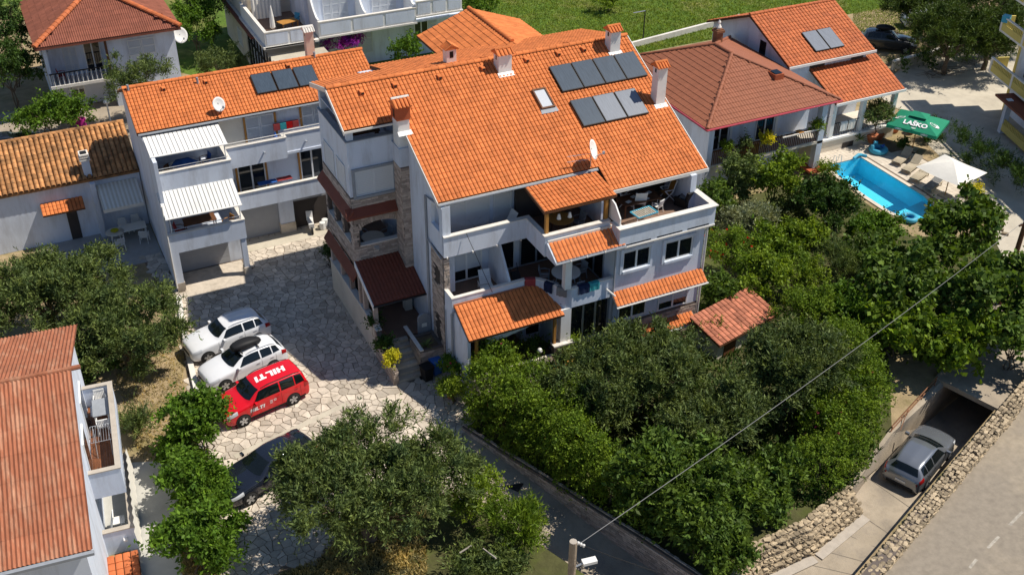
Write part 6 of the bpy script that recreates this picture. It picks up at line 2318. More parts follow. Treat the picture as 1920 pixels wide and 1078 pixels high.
def ftiles(parent, P0, P1, V, w, l, mat, kind, n_ind, length, name):
    """roof sheets given in the local frame of the turned house"""
    M4 = FH.matrix_basis.copy()
    # positions are built in local space: temporary identity parent
    P0, P1, V = Vector(P0), Vector(P1), Vector(V).normalized()
    U = P1 - P0
    Lu = U.length
    U.normalize()
    N = U.cross(V)
    nu, nv = max(1, round(Lu / w)), max(1, round(length / l))
    w, l = Lu / nu, length / nv
    vs, fs = tile_shape(w, l, kind)
    me = bpy.data.meshes.new(name)
    me.from_pydata(vs, [], fs)
    me.materials.append(MATS[mat])
    k = 0
    for j in range(nv):
        for i in range(nu):
            p = P0 + U * w * i + V * l * j + N * (.015 + random.uniform(0, .012))
            o = link(name, me, parent)
            o.matrix_local = Matrix(((U.x, V.x, N.x, p.x), (U.y, V.y, N.y, p.y), (U.z, V.z, N.z, p.z), (0, 0, 0, 1)))


fe, fr_ = 6.2, 8.5
fm = (fr_ - fe) / 7.6
fm2 = (fr_ - fe) / 6.5
r_ = MB()
slab_y(r_, -12, 0, [(-7.6, fe), (0, fr_)], .12)
slab_y(r_, -12, 0, [(0, fr_), (6.5, fe)], .12)
froof = r_.build('roof', 'roof_under', FH, local=True)
ftiles(froof, (-9.0, -7.65, fe), (0.08, -7.65, fe), (0, 1, fm), .95, 1.22, 'sheet_red', 'sheet', 300, 7.65 * math.sqrt(1 + fm * fm), 'roof_sheet')
ftiles(froof, (0.08, 6.5, fe), (-9.0, 6.5, fe), (0, -1, fm2), .95, 1.22, 'sheet_red', 'sheet', 300, 6.5 * math.sqrt(1 + fm2 * fm2), 'roof_sheet')
for k in range(20):
    x = -8.6 + k * .45
    MB().tube([(x, 0, fr_ + .04), (x + .46, 0, fr_ + .05)], .10, 8).build('ridge_tile', 'sheet_red', froof, local=True)
w = MB()
w.prism([(-.25, -7.2, 0), (-.25, 6.1, 0), (-.25, 6.1, fe + .0), (-.25, 0, fr_ - .16), (-.25, -7.2, fe - .0)], (-11, 0, 0))
w.build('wall', 'stucco', FH, local=True)
fb('gutter', 'zinc', -12, .1, -7.82, -7.66, fe - .10, fe + .02)
# timber balcony on the right side
fb('balcony_floor', 'stucco', -.25, 1.0, -1.05, 4.85, 2.7, 2.95)
for k in range(10):
    for j in range(6):
        x0 = -.22 + k * .106
        y0 = -.9 + j * .93 + (k % 3) * .2
        if y0 + .9 > 4.7:
            continue
        MB().box(x0, x0 + .1, y0, y0 + .91, 2.955, 2.975 + .004 * ((k + j) % 2)).build('deck_board', 'deck_wood', FH, local=True)
pa = MB().box(.83, 1.0, -1.07, 4.87, 2.6, 3.95).box(-.25, .83, -1.07, -.9, 2.6, 3.95).box(-.25, .83, 4.7, 4.87, 2.6, 3.95)
pa.build('parapet', 'stucco', FH, local=True)
MB().box(.80, 1.03, -1.10, 4.90, 3.952, 4.0).box(-.25, .80, -1.10, -.87, 3.952, 4.001).box(-.25, .80, 4.67, 4.90, 3.952, 4.001).build('cap', 'cap_aged', FH, local=True)
for (y0, y1, z0, z1) in ((-.4, 1.0, 3.0, 5.0), (2.4, 4.0, 3.0, 5.0)):
    d_ = MB().box(-.25, -.19, y0, y1, z0, z1).build('door', 'white', FH, local=True)
    MB().box(-.19, -.185, y0 + .1, y1 - .1, z0 + .05, z1 - .1).build('pane', 'glass', d_, local=True)
# lower balcony
fb('lower_floor', 'patio', -.25, .95, -1.7, 3.0, .05, .22)
MB().box(.83, 1.0, -1.78, 3.0, 0, 1.25).box(-.25, .83, -1.78, -1.6, 0, 1.25).build('lower_parapet', 'stucco', FH, local=True)
MB().box(.80, 1.03, -1.81, 3.0, 1.252, 1.3).box(-.25, .80, -1.81, -1.57, 1.252, 1.301).build('cap', 'cap_aged', FH, local=True)
fb('spout', 'white', .5, .65, -1.95, -1.78, .7, .8)
r_ = MB()
slab_y(r_, -.25, 1.0, [(-5.2, 0.1), (-2.45, .5)], .06)
lr2 = r_.build('lean_to_roof', 'roof_under', FH, local=True)
ftiles(lr2, (-.25, -5.2, .1), (1.0, -5.2, .1), (0, 1, .145), .3, .36, 'tile_deep', 'wave', 60, 2.78, 'tile')
# furniture on its deck (world coordinates)
FM = Matrix.Translation(FH.location) @ Matrix.Rotation(math.radians(-5.7), 4, 'Z')
fw = lambda x, y, z: tuple(FM @ Vector((x, y, z)))
rect_table(fw(.42, 3.55, 2.98), .7, 1.2, .72, math.radians(-6), 'grey topped plastic table on the timber deck', 'zinc', 'plastic_white')
chair(fw(.40, 4.3, 2.98), math.radians(-6), 'white plastic chair at the far end of the timber deck table', 'plastic_white')
chair(fw(.44, 2.7, 2.98), math.radians(174), 'white plastic chair at the near end of the timber deck table', 'plastic_white')
t = thing('drying_rack', 'metal drying rack with pegs on the timber deck', 'drying rack', fw(.36, 1.5, 2.98), math.radians(-6))
for s in (-1, 1):
    MB().tube([(s * .3, -.5, 0), (s * .3, .4, .9)], .014, 5).build('leg', 'steel', t, local=True)
    MB().tube([(s * .3, .5, 0), (s * .3, -.4, .9)], .014, 5).build('leg', 'steel', t, local=True)
wr_ = MB()
for k in range(9):
    wr_.tube([(-.42 + k * .105, -.55, .92), (-.42 + k * .105, .55, .92)], .008, 4)
wr_.tube([(-.42, -.55, .92), (.42, -.55, .92)], .014, 4).tube([(-.42, .55, .92), (.42, .55, .92)], .014, 4)
wr_.build('wire', 'steel', t, local=True)
t = thing('folded_chair', 'white folding chair leaning in the lower balcony of the red roof house', 'chair', fw(.1, -.6, .25), math.radians(-6))
MB().rbox((0, 0, .5), (.05, .5, .9), 0, .0, .25).build('backrest', 'plastic_white', t, local=True)
MB().rbox((.25, .1, .4), (.5, .45, .04)).build('seat', 'plastic_white', t, local=True)
for s in (-1, 1):
    MB().tube([(.1, s * .22, 0), (.4, s * .22, .45)], .02).build('leg', 'steel', t, local=True)
t = thing('shade_net', 'white gathered shade cloth hanging along the side of the lower balcony', 'cloth', fw(1.12, .2, .1), math.radians(-5.7))
mb = MB()
for k in range(20):
    y0 = -2.6 + k * .28
    xo = .06 * (k % 2)
    xo2 = .06 * ((k + 1) % 2)
    mb.add([(xo, y0, .1), (xo2, y0 + .28, .1), (xo2 - .1, y0 + .28, 1.5), (xo - .1, y0, 1.5)], [(0, 1, 2, 3)])
mb.build('cloth', 'fabric_white', t, local=True)

# ================================================================== garden shed (turned about 12 degrees)
SH = thing('garden_shed', 'small shed with mixed pink and brown tile roof among the olive trees', 'shed', (17.85, -4.05, 0), math.radians(12.5))
smm = .26
zs = lambda y: 1.5 + smm * y
r_ = MB()
slab_y(r_, -2.35, 2.35, [(-1.1, zs(-1.1)), (1.1, zs(1.1))], .1)
sroof = r_.build('roof', 'wood_dark', SH, local=True)
ftiles(sroof, (-2.35, -1.1, zs(-1.1)), (2.35, -1.1, zs(-1.1)), (0, 1, smm), .30, .34, 'tile_mixed', 'wave', 200, 2.2 * math.sqrt(1 + smm * smm), 'tile')
MB().box(-2.1, 2.1, -.8, .9, 0, 1.15).build('wall', 'cream', SH, local=True)
MB().box(-1.6, -.7, -.84, -.80, 0, 1.1).build('door', 'wood_dark', SH, local=True)


# ================================================================== cars
def mono(xs, ys, q):
    """monotone cubic interpolation"""
    xs, ys, q = np.asarray(xs, float), np.asarray(ys, float), np.asarray(q, float)
    h = np.diff(xs)
    d = np.diff(ys) / h
    m = np.zeros(len(xs))
    m[0], m[-1] = d[0], d[-1]
    for i in range(1, len(xs) - 1):
        if d[i - 1] * d[i] > 0:
            w1, w2 = 2 * h[i] + h[i - 1], h[i] + 2 * h[i - 1]
            m[i] = (w1 + w2) / (w1 / d[i - 1] + w2 / d[i])
    k = np.clip(np.searchsorted(xs, q) - 1, 0, len(xs) - 2)
    t = (q - xs[k]) / h[k]
    return ((2 * t ** 3 - 3 * t ** 2 + 1) * ys[k] + (t ** 3 - 2 * t ** 2 + t) * h[k] * m[k] + (-2 * t ** 3 + 3 * t ** 2) * ys[k + 1] + (t ** 3 - t ** 2) * h[k] * m[k + 1])


# columns: x, zbottom, w_sill, z_belt, w_belt, z_top, w_top   (front is +x; unit = metres for a 4.5 x 1.8 x 1.5 car)
PROF = {
    'suv': [(2.25, .38, .60, .66, .52, .74, .40), (2.17, .26, .74, .74, .68, .86, .52), (1.95, .22, .84, .82, .80, .95, .60), (1.3, .22, .89, .93, .87, 1.06, .70), (.85, .22, .90, .98, .88, 1.10, .72),
            (.15, .22, .90, 1.01, .88, 1.46, .60), (-.4, .22, .90, 1.02, .88, 1.53, .61), (-1.3, .22, .90, 1.03, .88, 1.50, .59), (-1.75, .22, .89, 1.05, .87, 1.40, .56), (-2.08, .24, .86, 1.02, .82, 1.06, .66),
            (-2.2, .30, .80, .90, .76, .95, .60), (-2.25, .40, .70, .72, .62, .78, .5)],
    'hatch': [(2.2, .36, .58, .60, .52, .68, .40), (2.1, .26, .74, .70, .70, .82, .54), (1.85, .2, .84, .78, .81, .92, .62), (1.3, .2, .88, .88, .86, 1.02, .70), (.95, .2, .89, .93, .87, 1.06, .72),
              (.1, .2, .89, .97, .87, 1.42, .58), (-.4, .2, .89, .98, .87, 1.49, .59), (-1.2, .2, .89, 1.0, .87, 1.46, .57), (-1.75, .2, .88, 1.02, .86, 1.33, .53), (-2.05, .22, .85, .98, .82, 1.02, .66),
              (-2.17, .28, .80, .86, .75, .9, .6), (-2.2, .38, .7, .70, .62, .74, .5)],
    'van': [(2.2, .36, .58, .64, .52, .72, .40), (2.1, .26, .76, .76, .72, .88, .54), (1.85, .2, .86, .86, .83, .99, .62), (1.35, .2, .89, .96, .87, 1.10, .70), (1.05, .2, .90, 1.0, .88, 1.14, .73),
            (.35, .2, .90, 1.02, .88, 1.56, .66), (-.2, .2, .90, 1.02, .88, 1.63, .68), (-1.4, .2, .90, 1.02, .88, 1.62, .67), (-1.95, .2, .89, 1.02, .87, 1.56, .65), (-2.13, .24, .87, 1.0, .84, 1.06, .74),
            (-2.2, .30, .82, .88, .78, .92, .66), (-2.24, .40, .74, .72, .66, .76, .56)],
    'sedan': [(2.4, .36, .58, .58, .52, .66, .40), (2.3, .26, .76, .68, .72, .78, .54), (2.0, .2, .86, .76, .84, .88, .62), (1.4, .2, .91, .86, .89, .97, .70), (.95, .2, .92, .91, .90, 1.02, .72),
              (.15, .2, .92, .94, .90, 1.36, .58), (-.4, .2, .92, .95, .90, 1.42, .58), (-1.1, .2, .92, .96, .90, 1.38, .56), (-1.75, .2, .91, .98, .89, 1.12, .62), (-2.15, .22, .88, .97, .84, 1.04, .66),
              (-2.32, .28, .82, .88, .78, .94, .6), (-2.38, .38, .72, .70, .64, .76, .5)],
}


def car(name, label, loc, heading, style, paint, L=None, W=None, Hh=None, wheel_r=.33, wb=None, roof_rails=True, rimmat='rim', tilt=0.0, group='parked cars'):
    t = thing(name, label, 'car', loc, heading, group)
    t.rotation_euler = (0, tilt, heading)
    P = np.array(PROF[style], float)
    L0, W0, H0 = P[0, 0] - P[-1, 0], 2 * P[:, 2].max(), P[:, 5].max()
    sx, sy, sz = (L or L0) / L0, (W or W0) / W0, (Hh or H0) / H0
    P = P[::-1].copy()                       # ascending x
    P[:, 0] *= sx
    P[:, [2, 4, 6]] *= sy
    P[:, [1, 3, 5]] *= sz
    X = P[:, 0]

    memo = {}

    def sec(x):
        if x not in memo:
            memo[x] = sec_(x)
        return memo[x]

    def sec_(x):
        zb, ws, zbelt, wbelt, zt, wt = (mono(X, P[:, k], [x])[0] for k in range(1, 7))
        return np.array([(0, zb), (ws * .86, zb), (ws * .985, zb + .10), (ws, zb + (zbelt - zb) * .55), (wbelt, zbelt), (wt, zt - .05), (wt * .62, zt - .012), (0, zt + .012)])

    def surf(x, v):
        s = sec(x)
        n = len(s)
        i = int(min(n - 2, max(0, math.floor(v))))
        t_ = v - i
        p0, p1, p2, p3 = s[max(0, i - 1)], s[i], s[i + 1], s[min(n - 1, i + 2)]
        k = .35                               # soft tension keeps creases at belt and roof edge
        m1, m2 = (p2 - p0) * k, (p3 - p1) * k
        r = (2 * t_ ** 3 - 3 * t_ ** 2 + 1) * p1 + (t_ ** 3 - 2 * t_ ** 2 + t_) * m1 + (-2 * t_ ** 3 + 3 * t_ ** 2) * p2 + (t_ ** 3 - t_ ** 2) * m2
        return np.array([x, r[0], r[1]])

    xs = np.unique(np.concatenate([np.linspace(X[0], X[-1], 44), X]))
    vs_ = np.linspace(0, 7, 22)
    grid = [[surf(x, v) for v in vs_] for x in xs]
    mb = MB()
    vs, fs = [], []
    nv = len(vs_)
    cols = 2 * nv - 2
    for row in grid:
        ring = [tuple(p) for p in row] + [(p[0], -p[1], p[2]) for p in reversed(row[1:-1])]
        vs += ring
    for i in range(len(xs) - 1):
        for k in range(cols):
            fs.append((i * cols + k, i * cols + (k + 1) % cols, (i + 1) * cols + (k + 1) % cols, (i + 1) * cols + k))
    fs.append(tuple(range(cols)))
    fs.append(tuple(reversed(range((len(xs) - 1) * cols, len(xs) * cols))))
    mb.add(vs, fs)
    body = mb.build('body', paint, t, local=True, smooth=True)
    bmx = bmesh.new()
    bmx.from_mesh(body.data)
    bmesh.ops.recalc_face_normals(bmx, faces=bmx.faces)
    bmx.to_mesh(body.data)
    bmx.free()

    def patch(nm, mat, corners, off=.008, nx=8, nvv=6, both=True, parent=None):
        """corners: (x,v) of four corners; built slightly proud of the body"""
        out = []
        for sgn in ((1, -1) if both else (1,)):
            vs, fs = [], []
            a, b, c, d = [np.array(q, float) for q in corners]
            for i in range(nx + 1):
                for j in range(nvv + 1):
                    s, q = i / nx, j / nvv
                    xv = (a * (1 - s) + b * s) * (1 - q) + (d * (1 - s) + c * s) * q
                    p = surf(xv[0], xv[1])
                    e = 1e-3
                    du = surf(xv[0] + e, xv[1]) - surf(xv[0] - e, xv[1])
                    v0, v1 = max(0, xv[1] - .01), min(7, xv[1] + .01)
                    dv = surf(xv[0], v1) - surf(xv[0], v0)
                    n = np.cross(du, dv)
                    n /= (np.linalg.norm(n) + 1e-9)
                    cen = np.array([p[0], 0, .8])
                    if np.dot(n, p - cen) < 0:
                        n = -n
                    p = p + n * off
                    vs.append((p[0], sgn * p[1], p[2]))
            for i in range(nx):
                for j in range(nvv):
                    q = (i * (nvv + 1) + j, (i + 1) * (nvv + 1) + j, (i + 1) * (nvv + 1) + j + 1, i * (nvv + 1) + j + 1)
                    fs.append(q if sgn < 0 else tuple(reversed(q)))
            out.append(MB().add(vs, fs).build(nm, mat, parent or t, local=True, smooth=True))
        return out

    def band(nm, mat, x0, x1, v0, off=.008, x0e=None, x1e=None):
        """patch across the roof line from side to side (windscreen, rear window)"""
        vs, fs = [], []
        nx, nw = 8, 12
        for i in range(nx + 1):
            s = i / nx
            for j in range(nw + 1):
                q = abs(2 * j / nw - 1)
                sg = -1 if j < nw / 2 else 1
                v = 7 - (7 - v0) * q
                xa = x0 + ((x0e or 0)) * q ** 2
                xb = x1 + ((x1e or 0)) * q ** 2
                x = xa + (xb - xa) * s
                p = surf(x, v)
                du = surf(x + 1e-3, v) - surf(x - 1e-3, v)
                n = np.array([-du[2], 0, du[0]])
                n /= np.linalg.norm(n) + 1e-9
                p = p + n * off
                vs.append((p[0], sg * p[1], p[2]))
        for i in range(nx):
            for j in range(nw):
                fs.append((i * (nw + 1) + j, (i + 1) * (nw + 1) + j, (i + 1) * (nw + 1) + j + 1, i * (nw + 1) + j + 1))
        return MB().add(vs, fs).build(nm, mat, t, local=True, smooth=True)

    # key stations (on scaled profile): cowl, screen top, rear roof end, tail
    S = [p[0] for p in PROF[style]]
    cowl, top, rend, tail = S[4] * sx, S[5] * sx, S[8] * sx, S[9] * sx
    band('windscreen', 'car_glass', cowl - .04, top + .05, 5.12, x0e=-.16, x1e=-.06)
    band('rear_window', 'car_glass', rend - .03, tail + .04, 5.12, x0e=.02, x1e=.03)
    mid = (top + rend) / 2 + .12
    patch('side_window', 'car_glass', [(top + .42, 4.18), (mid + .04, 4.18), (mid + .04, 4.90), (top + .02, 4.90)])
    if style in ('van', 'suv', 'hatch'):
        r1 = mid - (mid - rend) * .62
        patch('side_window', 'car_glass', [(mid - .04, 4.18), (r1 + .03, 4.18), (r1 + .03, 4.90), (mid - .04, 4.90)])
        patch('side_window', 'car_glass', [(r1 - .03, 4.18), (rend - .02, 4.25), (rend + .10, 4.86), (r1 - .03, 4.90)])
    else:
        patch('side_window', 'car_glass', [(mid - .04, 4.18), (rend + .12, 4.2), (rend + .32, 4.86), (mid - .04, 4.90)])
    patch('headlight', 'lamp_glass', [(S[2] * sx - .25, 3.55), (S[1] * sx + .0, 3.45), (S[1] * sx + .0, 4.15), (S[2] * sx - .25, 4.3)], .012, 4, 4)
    patch('tail_light', 'tail_lamp', [(S[9] * sx + .22, 3.5), (S[10] * sx - .02, 3.5), (S[10] * sx - .02, 4.3), (S[9] * sx + .22, 4.2)], .012, 4, 4)
    patch('sill', 'rubber', [(S[3] * sx, 1.6), (S[8] * sx, 1.6), (S[8] * sx, 2.25), (S[3] * sx, 2.25)], .006, 6, 3)
    # door seams and handles
    for x in (top + .62, mid, rend + .25):
        patch('door_seam', 'black', [(x - .006, 2.4), (x + .006, 2.4), (x + .006, 4.1), (x - .006, 4.1)], .003, 1, 6)
    for x in (mid + .18, rend + .45):
        patch('door_handle', paint, [(x - .1, 3.72), (x + .1, 3.72), (x + .1, 3.86), (x - .1, 3.86)], .035, 2, 2)
    # front grille and plate, bonnet seams
    front = X[-1]
    MB().rbox((front - .005, 0, .54 * sz), (.06, .8, .15)).build('grille', 'black', t, local=True)
    MB().rbox((front + .02, 0, .40 * sz), (.02, .5, .10)).build('number_plate', 'paper', t, local=True)
    MB().rbox((X[0] - .012, 0, .62 * sz), (.02, .5, .11)).build('number_plate', 'paper', t, local=True)
    MB().rbox((X[0] + .05, 0, .36 * sz), (.14, 1.3, .14)).build('rear_bumper', 'rubber', t, local=True)
    # mirrors
    for s in (-1, 1):
        mw = P[:, 4].max()
        MB().rbox((cowl - .38, s * (mw + .10), 1.02 * sz + .03), (.12, .2, .13), 0, 0, 0).build('mirror', paint, t, local=True)
    # wheels
    wbase = wb or 2.65
    fx, rx = wbase / 2 + .06, -wbase / 2 + .06
    hw = P[:, 2].max()
    for x in (fx, rx):
        for s in (-1, 1):
            ac = MB()
            seg = 20
            ring = [(x + (wheel_r + .055) * math.cos(2 * math.pi * k / seg), s * (hw + .004), wheel_r + .01 + (wheel_r + .055) * math.sin(2 * math.pi * k / seg)) for k in range(seg)]
            ac.prism(ring, (0, -s * .25, 0))
            ac.build('wheel_arch', 'black', t, local=True)
            wl = MB()
            c0 = Vector((x, s * (hw - .19), wheel_r))
            prof = [(wheel_r * .86, -.0), (wheel_r * .98, .02), (wheel_r, .05), (wheel_r, .17), (wheel_r * .97, .205), (wheel_r * .68, .215)]
            vs, fs = [], []
            sg = 22
            for (r, d) in prof:
                for k in range(sg):
                    a = 2 * math.pi * k / sg
                    vs.append((c0.x + r * math.cos(a), c0.y + s * d, c0.z + r * math.sin(a)))
            for i in range(len(prof) - 1):
                for k in range(sg):
                    fs.append((i * sg + k, i * sg + (k + 1) % sg, (i + 1) * sg + (k + 1) % sg, (i + 1) * sg + k))
            wheel = MB().add(vs, fs).build('wheel', 'rubber', t, local=True, smooth=True)
            rm = MB()
            rm.prism([(c0.x + wheel_r * .69 * math.cos(2 * math.pi * k / sg), c0.y + s * .17, c0.z + wheel_r * .69 * math.sin(2 * math.pi * k / sg)) for k in range(sg)], (0, s * .012, 0))
            rm.build('rim_back', 'dark_metal', wheel, local=True)
            sp = MB()
            for k in range(5):
                a = 2 * math.pi * k / 5 + .3
                dx, dz = math.cos(a), math.sin(a)
                px, pz = -dz, dx
                q = [(c0.x + dx * .03 + px * .045, c0.y + s * .186, c0.z + dz * .03 + pz * .045), (c0.x + dx * wheel_r * .68 + px * .06, c0.y + s * .19, c0.z + dz * wheel_r * .68 + pz * .06),
                     (c0.x + dx * wheel_r * .68 - px * .06, c0.y + s * .19, c0.z + dz * wheel_r * .68 - pz * .06), (c0.x + dx * .03 - px * .045, c0.y + s * .186, c0.z + dz * .03 - pz * .045)]
                sp.prism(q, (0, s * .022, 0))
            sp.build('rim', rimmat, wheel, local=True)
    if roof_rails:
        for s in (-1, 1):
            pts = []
            for x in np.linspace(top - .12, rend + .12, 7):
                p = surf(x, 5.15)
                pts.append((p[0], s * p[1], p[2] + .045))
            pts[0] = (pts[0][0], pts[0][1], pts[0][2] - .04)
            pts[-1] = (pts[-1][0], pts[-1][1], pts[-1][2] - .04)
            MB().tube(pts, .018, 6).build('roof_rail', 'dark_metal' if paint != 'paint_white' else 'steel', t, local=True)
    t["surf_top"] = float(P[:, 5].max())
    return t, surf


def roof_box(loc, heading, label, L=1.6, W=.72, Hh=.34):
    b = thing('roof_box', label, 'roof box', loc, heading)
    vs, fs = [], []
    nx, na = 14, 12
    for i in range(nx + 1):
        s = i / nx
        x = -L / 2 + L * s
        k = math.sin(math.pi * min(1, max(0, .5 + (s - .5) * .96))) ** .28 * (1 - .28 * max(0, s - .55))
        kz = math.sin(math.pi * min(.985, max(.02, s * .8 + .16))) ** .6
        for j in range(na):
            a = math.pi * j / (na - 1)
            ca, sa = math.cos(a), math.sin(a)
            vs.append((x, W / 2 * k * math.copysign(abs(ca) ** .6, ca), .04 + Hh * kz * sa ** .6))
    for i in range(nx):
        for j in range(na - 1):
            fs.append((i * na + j, (i + 1) * na + j, (i + 1) * na + j + 1, i * na + j + 1))
        fs.append((i * na, i * na + na - 1, (i + 1) * na + na - 1, (i + 1) * na))
    fs.append(tuple(range(na)))
    fs.append(tuple(reversed(range(nx * na, (nx + 1) * na))))
    MB().add(vs, fs).build('shell', 'black', b, local=True, smooth=True)
    for x in (-.45, .45):
        MB().rbox((x, 0, .02), (.06, 1.12, .04)).build('cross_bar', 'dark_metal', b, local=True)
    return b


def letters(word, h, mat, name, parent, place, slant=.2, gap=.12, wide=1.0):
    """heavy block capitals as flat pieces; place(u,v)->(x,y,z)"""
    G = {'H': [(0, 0, .34, 1), (.66, 0, 1, 1), (.34, .38, .66, .62)], 'I': [(0, 0, .36, 1)], 'L': [(0, 0, .34, 1), (.34, 0, .86, .27)],
         'T': [(.30, 0, .66, 1), (0, .73, .30, 1), (.66, .73, .96, 1)]}
    Wd = {'H': 1.0, 'I': .36, 'L': .86, 'T': .96}
    tot = sum(Wd[c] for c in word) * wide + gap * (len(word) - 1)
    u = -tot / 2
    for c in word:
        m = MB()
        for (a, b, c2, d) in G[c]:
            vs, fs = [], []
            n = 3
            for i in range(n + 1):
                for j in range(2):
                    x = a + (c2 - a) * i / n
                    y = b + (d - b) * j
                    vs.append(place((u + x * wide + slant * (y - .5)) * h, (y - .5) * h))
            for i in range(n):
                fs.append((i * 2, (i + 1) * 2, (i + 1) * 2 + 1, i * 2 + 1))
            m.add(vs, fs)
        m.build(name, mat, parent, local=True)
        u += Wd[c] * wide + gap


HD = math.radians
c1, s1 = car('suv_car', 'white compact SUV parked at the back of the row, half in the shade', (-6.75, 7.0, .03), HD(190), 'suv', 'paint_white', 4.48, 1.82, 1.55, wb=2.76)
c2, s2 = car('hatchback_car', 'white hatchback with black roof box parked in the middle of the row', (-6.6, 4.35, .03), HD(192), 'hatch', 'paint_white', 4.4, 1.8, 1.5, wb=2.65)
roof_box((-6.28, 4.42, 1.57), HD(12), 'black roof box on the white hatchback')
c3, s3 = car('red_van', 'bright red people carrier with white lettering on roof and door', (-6.45, 1.35, .03), HD(192), 'van', 'paint_red', 4.5, 1.86, 1.66, wb=2.68, rimmat='steel')


def roofplace(u, v):
    x = -.62 + u
    y = v
    # lettering reads from the far side of the car
    s = 1 if y >= 0 else -1
    # find v parameter by width
    lo, hi = 5.0, 7.0
    for _ in range(18):
        m_ = (lo + hi) / 2
        if s3(x, m_)[1] > abs(y):
            lo = m_
        else:
            hi = m_
    p = s3(x, lo)
    return (x, y, p[2] + .012)


letters('HILTI', .42, 'logo_white', 'roof_lettering', c3, roofplace, slant=.18, gap=.10, wide=.95)


def sideplace(u, v):
    # right-hand side when seen from the drive: car faces away to the left, so y>0 side of the car
    x = .62 - u
    z = .74 + v
    lo, hi = 2.2, 4.1
    for _ in range(18):
        m_ = (lo + hi) / 2
        if s3(x, m_)[2] < z:
            lo = m_
        else:
            hi = m_
    p = s3(x, lo)
    return (x, p[1] + .012, p[2])


letters('HILTI', .20, 'logo_white', 'door_lettering', c3, sideplace, slant=.2, gap=.10, wide=.95)
# smaller lines of text beside the door logo
for k, w_ in enumerate((.42, .36, .16)):
    m = MB()
    x0 = -.05
    n = int(w_ / .05)
    for i in range(n):
        if i % 4 == 3:
            continue
        a = sideplace(.62 - (x0 - i * .05) + 0, .10 - k * .075)
        b = sideplace(.62 - (x0 - i * .05 - .036), .10 - k * .075)
        c = sideplace(.62 - (x0 - i * .05 - .036), .10 - k * .075 + .04)
        d = sideplace(.62 - (x0 - i * .05), .10 - k * .075 + .04)
        m.add([a, b, c, d], [(0, 1, 2, 3)])
    m.build('small_lettering', 'logo_white', c3, local=True)
c4, s4 = car('dark_sedan', 'black saloon car half hidden under the olive tree', (-7.55, -3.75, .03), HD(199), 'sedan', 'paint_black', 4.85, 1.9, 1.46, wb=2.95, roof_rails=False)
c5, s5 = car('silver_car', 'silver crossover driving down the ramp to the garage', (21.05, -15.05, -1.23), HD(23), 'hatch', 'paint_silver', 4.5, 1.9, 1.5, wb=2.67, roof_rails=False)
p6 = at(1662, 92, 0)
c6, s6 = car('dark_suv', 'dark grey SUV with roof box parked on the grass behind the veranda house', p6, HD(-38), 'suv', 'paint_graphite', 4.7, 1.88, 1.66, wb=2.8)
roof_box((p6[0] - .3, p6[1] + .25, 1.72), HD(-38), 'black roof box on the dark grey SUV')
p7 = at(1735, 50, 0)
car('white_car', 'white car mostly hidden beneath the pine trees, top right', p7, HD(-25), 'hatch', 'paint_white', wb=2.6, roof_rails=False)
p8 = at(1745, 18, 0)
car('white_car', 'white car farther back behind the pine branches, top right', p8, HD(-25), 'hatch', 'paint_white', wb=2.6, roof_rails=False)
p9 = at(18, 285, 0)
car('dark_car', 'dark car in the shade behind the barrel tile cottage, far left', p9, HD(8), 'sedan', 'paint_black', wb=2.8, roof_rails=False)


# ================================================================== vegetation
def unit(v):
    return v / (np.linalg.norm(v, axis=-1, keepdims=True) + 1e-9)


def leaves_from_twigs(P, D, n_per, tl, ll, lw, spread, rng, droop=0.0):
    """P,D: twig roots and directions (n,3); returns leaf quads (n*n_per,4,3)"""
    n = len(P)
    t = np.tile(np.linspace(.1, 1, n_per), (n, 1)) + rng.uniform(-.06, .06, (n, n_per))
    L = tl * rng.uniform(.5, 1.2, (n, 1)) * np.where(rng.random((n, 1)) < .12, 1.9, 1.0)
    base = P[:, None, :] + D[:, None, :] * (t * L)[:, :, None]
    base[:, :, 2] -= droop * (t * L) ** 2
    side = unit(np.cross(D, rng.normal(size=(n, 3))))
    sgn = np.where(np.arange(n_per) % 2 == 0, 1.0, -1.0)[None, :, None]
    ld = unit(D[:, None, :] * (1 - spread) + side[:, None, :] * sgn * spread + rng.normal(size=(n, n_per, 3)) * .35)
    wd = unit(np.cross(ld, rng.normal(size=(n, n_per, 3))))
    sc = rng.uniform(.45, 1.55, (n, n_per, 1))
    a = base
    tip = base + ld * ll * sc
    m = base + ld * ll * .45 * sc
    q = np.stack([a, m + wd * lw * .5 * sc, tip, m - wd * lw * .5 * sc], axis=2)
    return q.reshape(-1, 4, 3)


KINDS = {  # leaf length, width, twig length, leaves per twig, spread, twig bias up, droop
    'olive': (.17, .045, .55, 10, .45, .55, .30),
    'broad': (.17, .085, .40, 7, .65, .35, .15),
    'small': (.095, .055, .28, 7, .65, .45, .0),
    'ball': (.07, .05, .12, 5, .6, .3, 0),
    'laurel': (.21, .085, .42, 7, .7, .35, .12),
    'fig': (.24, .17, .45, 5, .75, .40, .1),
    'pine': (.24, .045, .6, 12, .40, .2, .1),
    'needle': (.20, .03, .5, 9, .3, .9, .05),
}


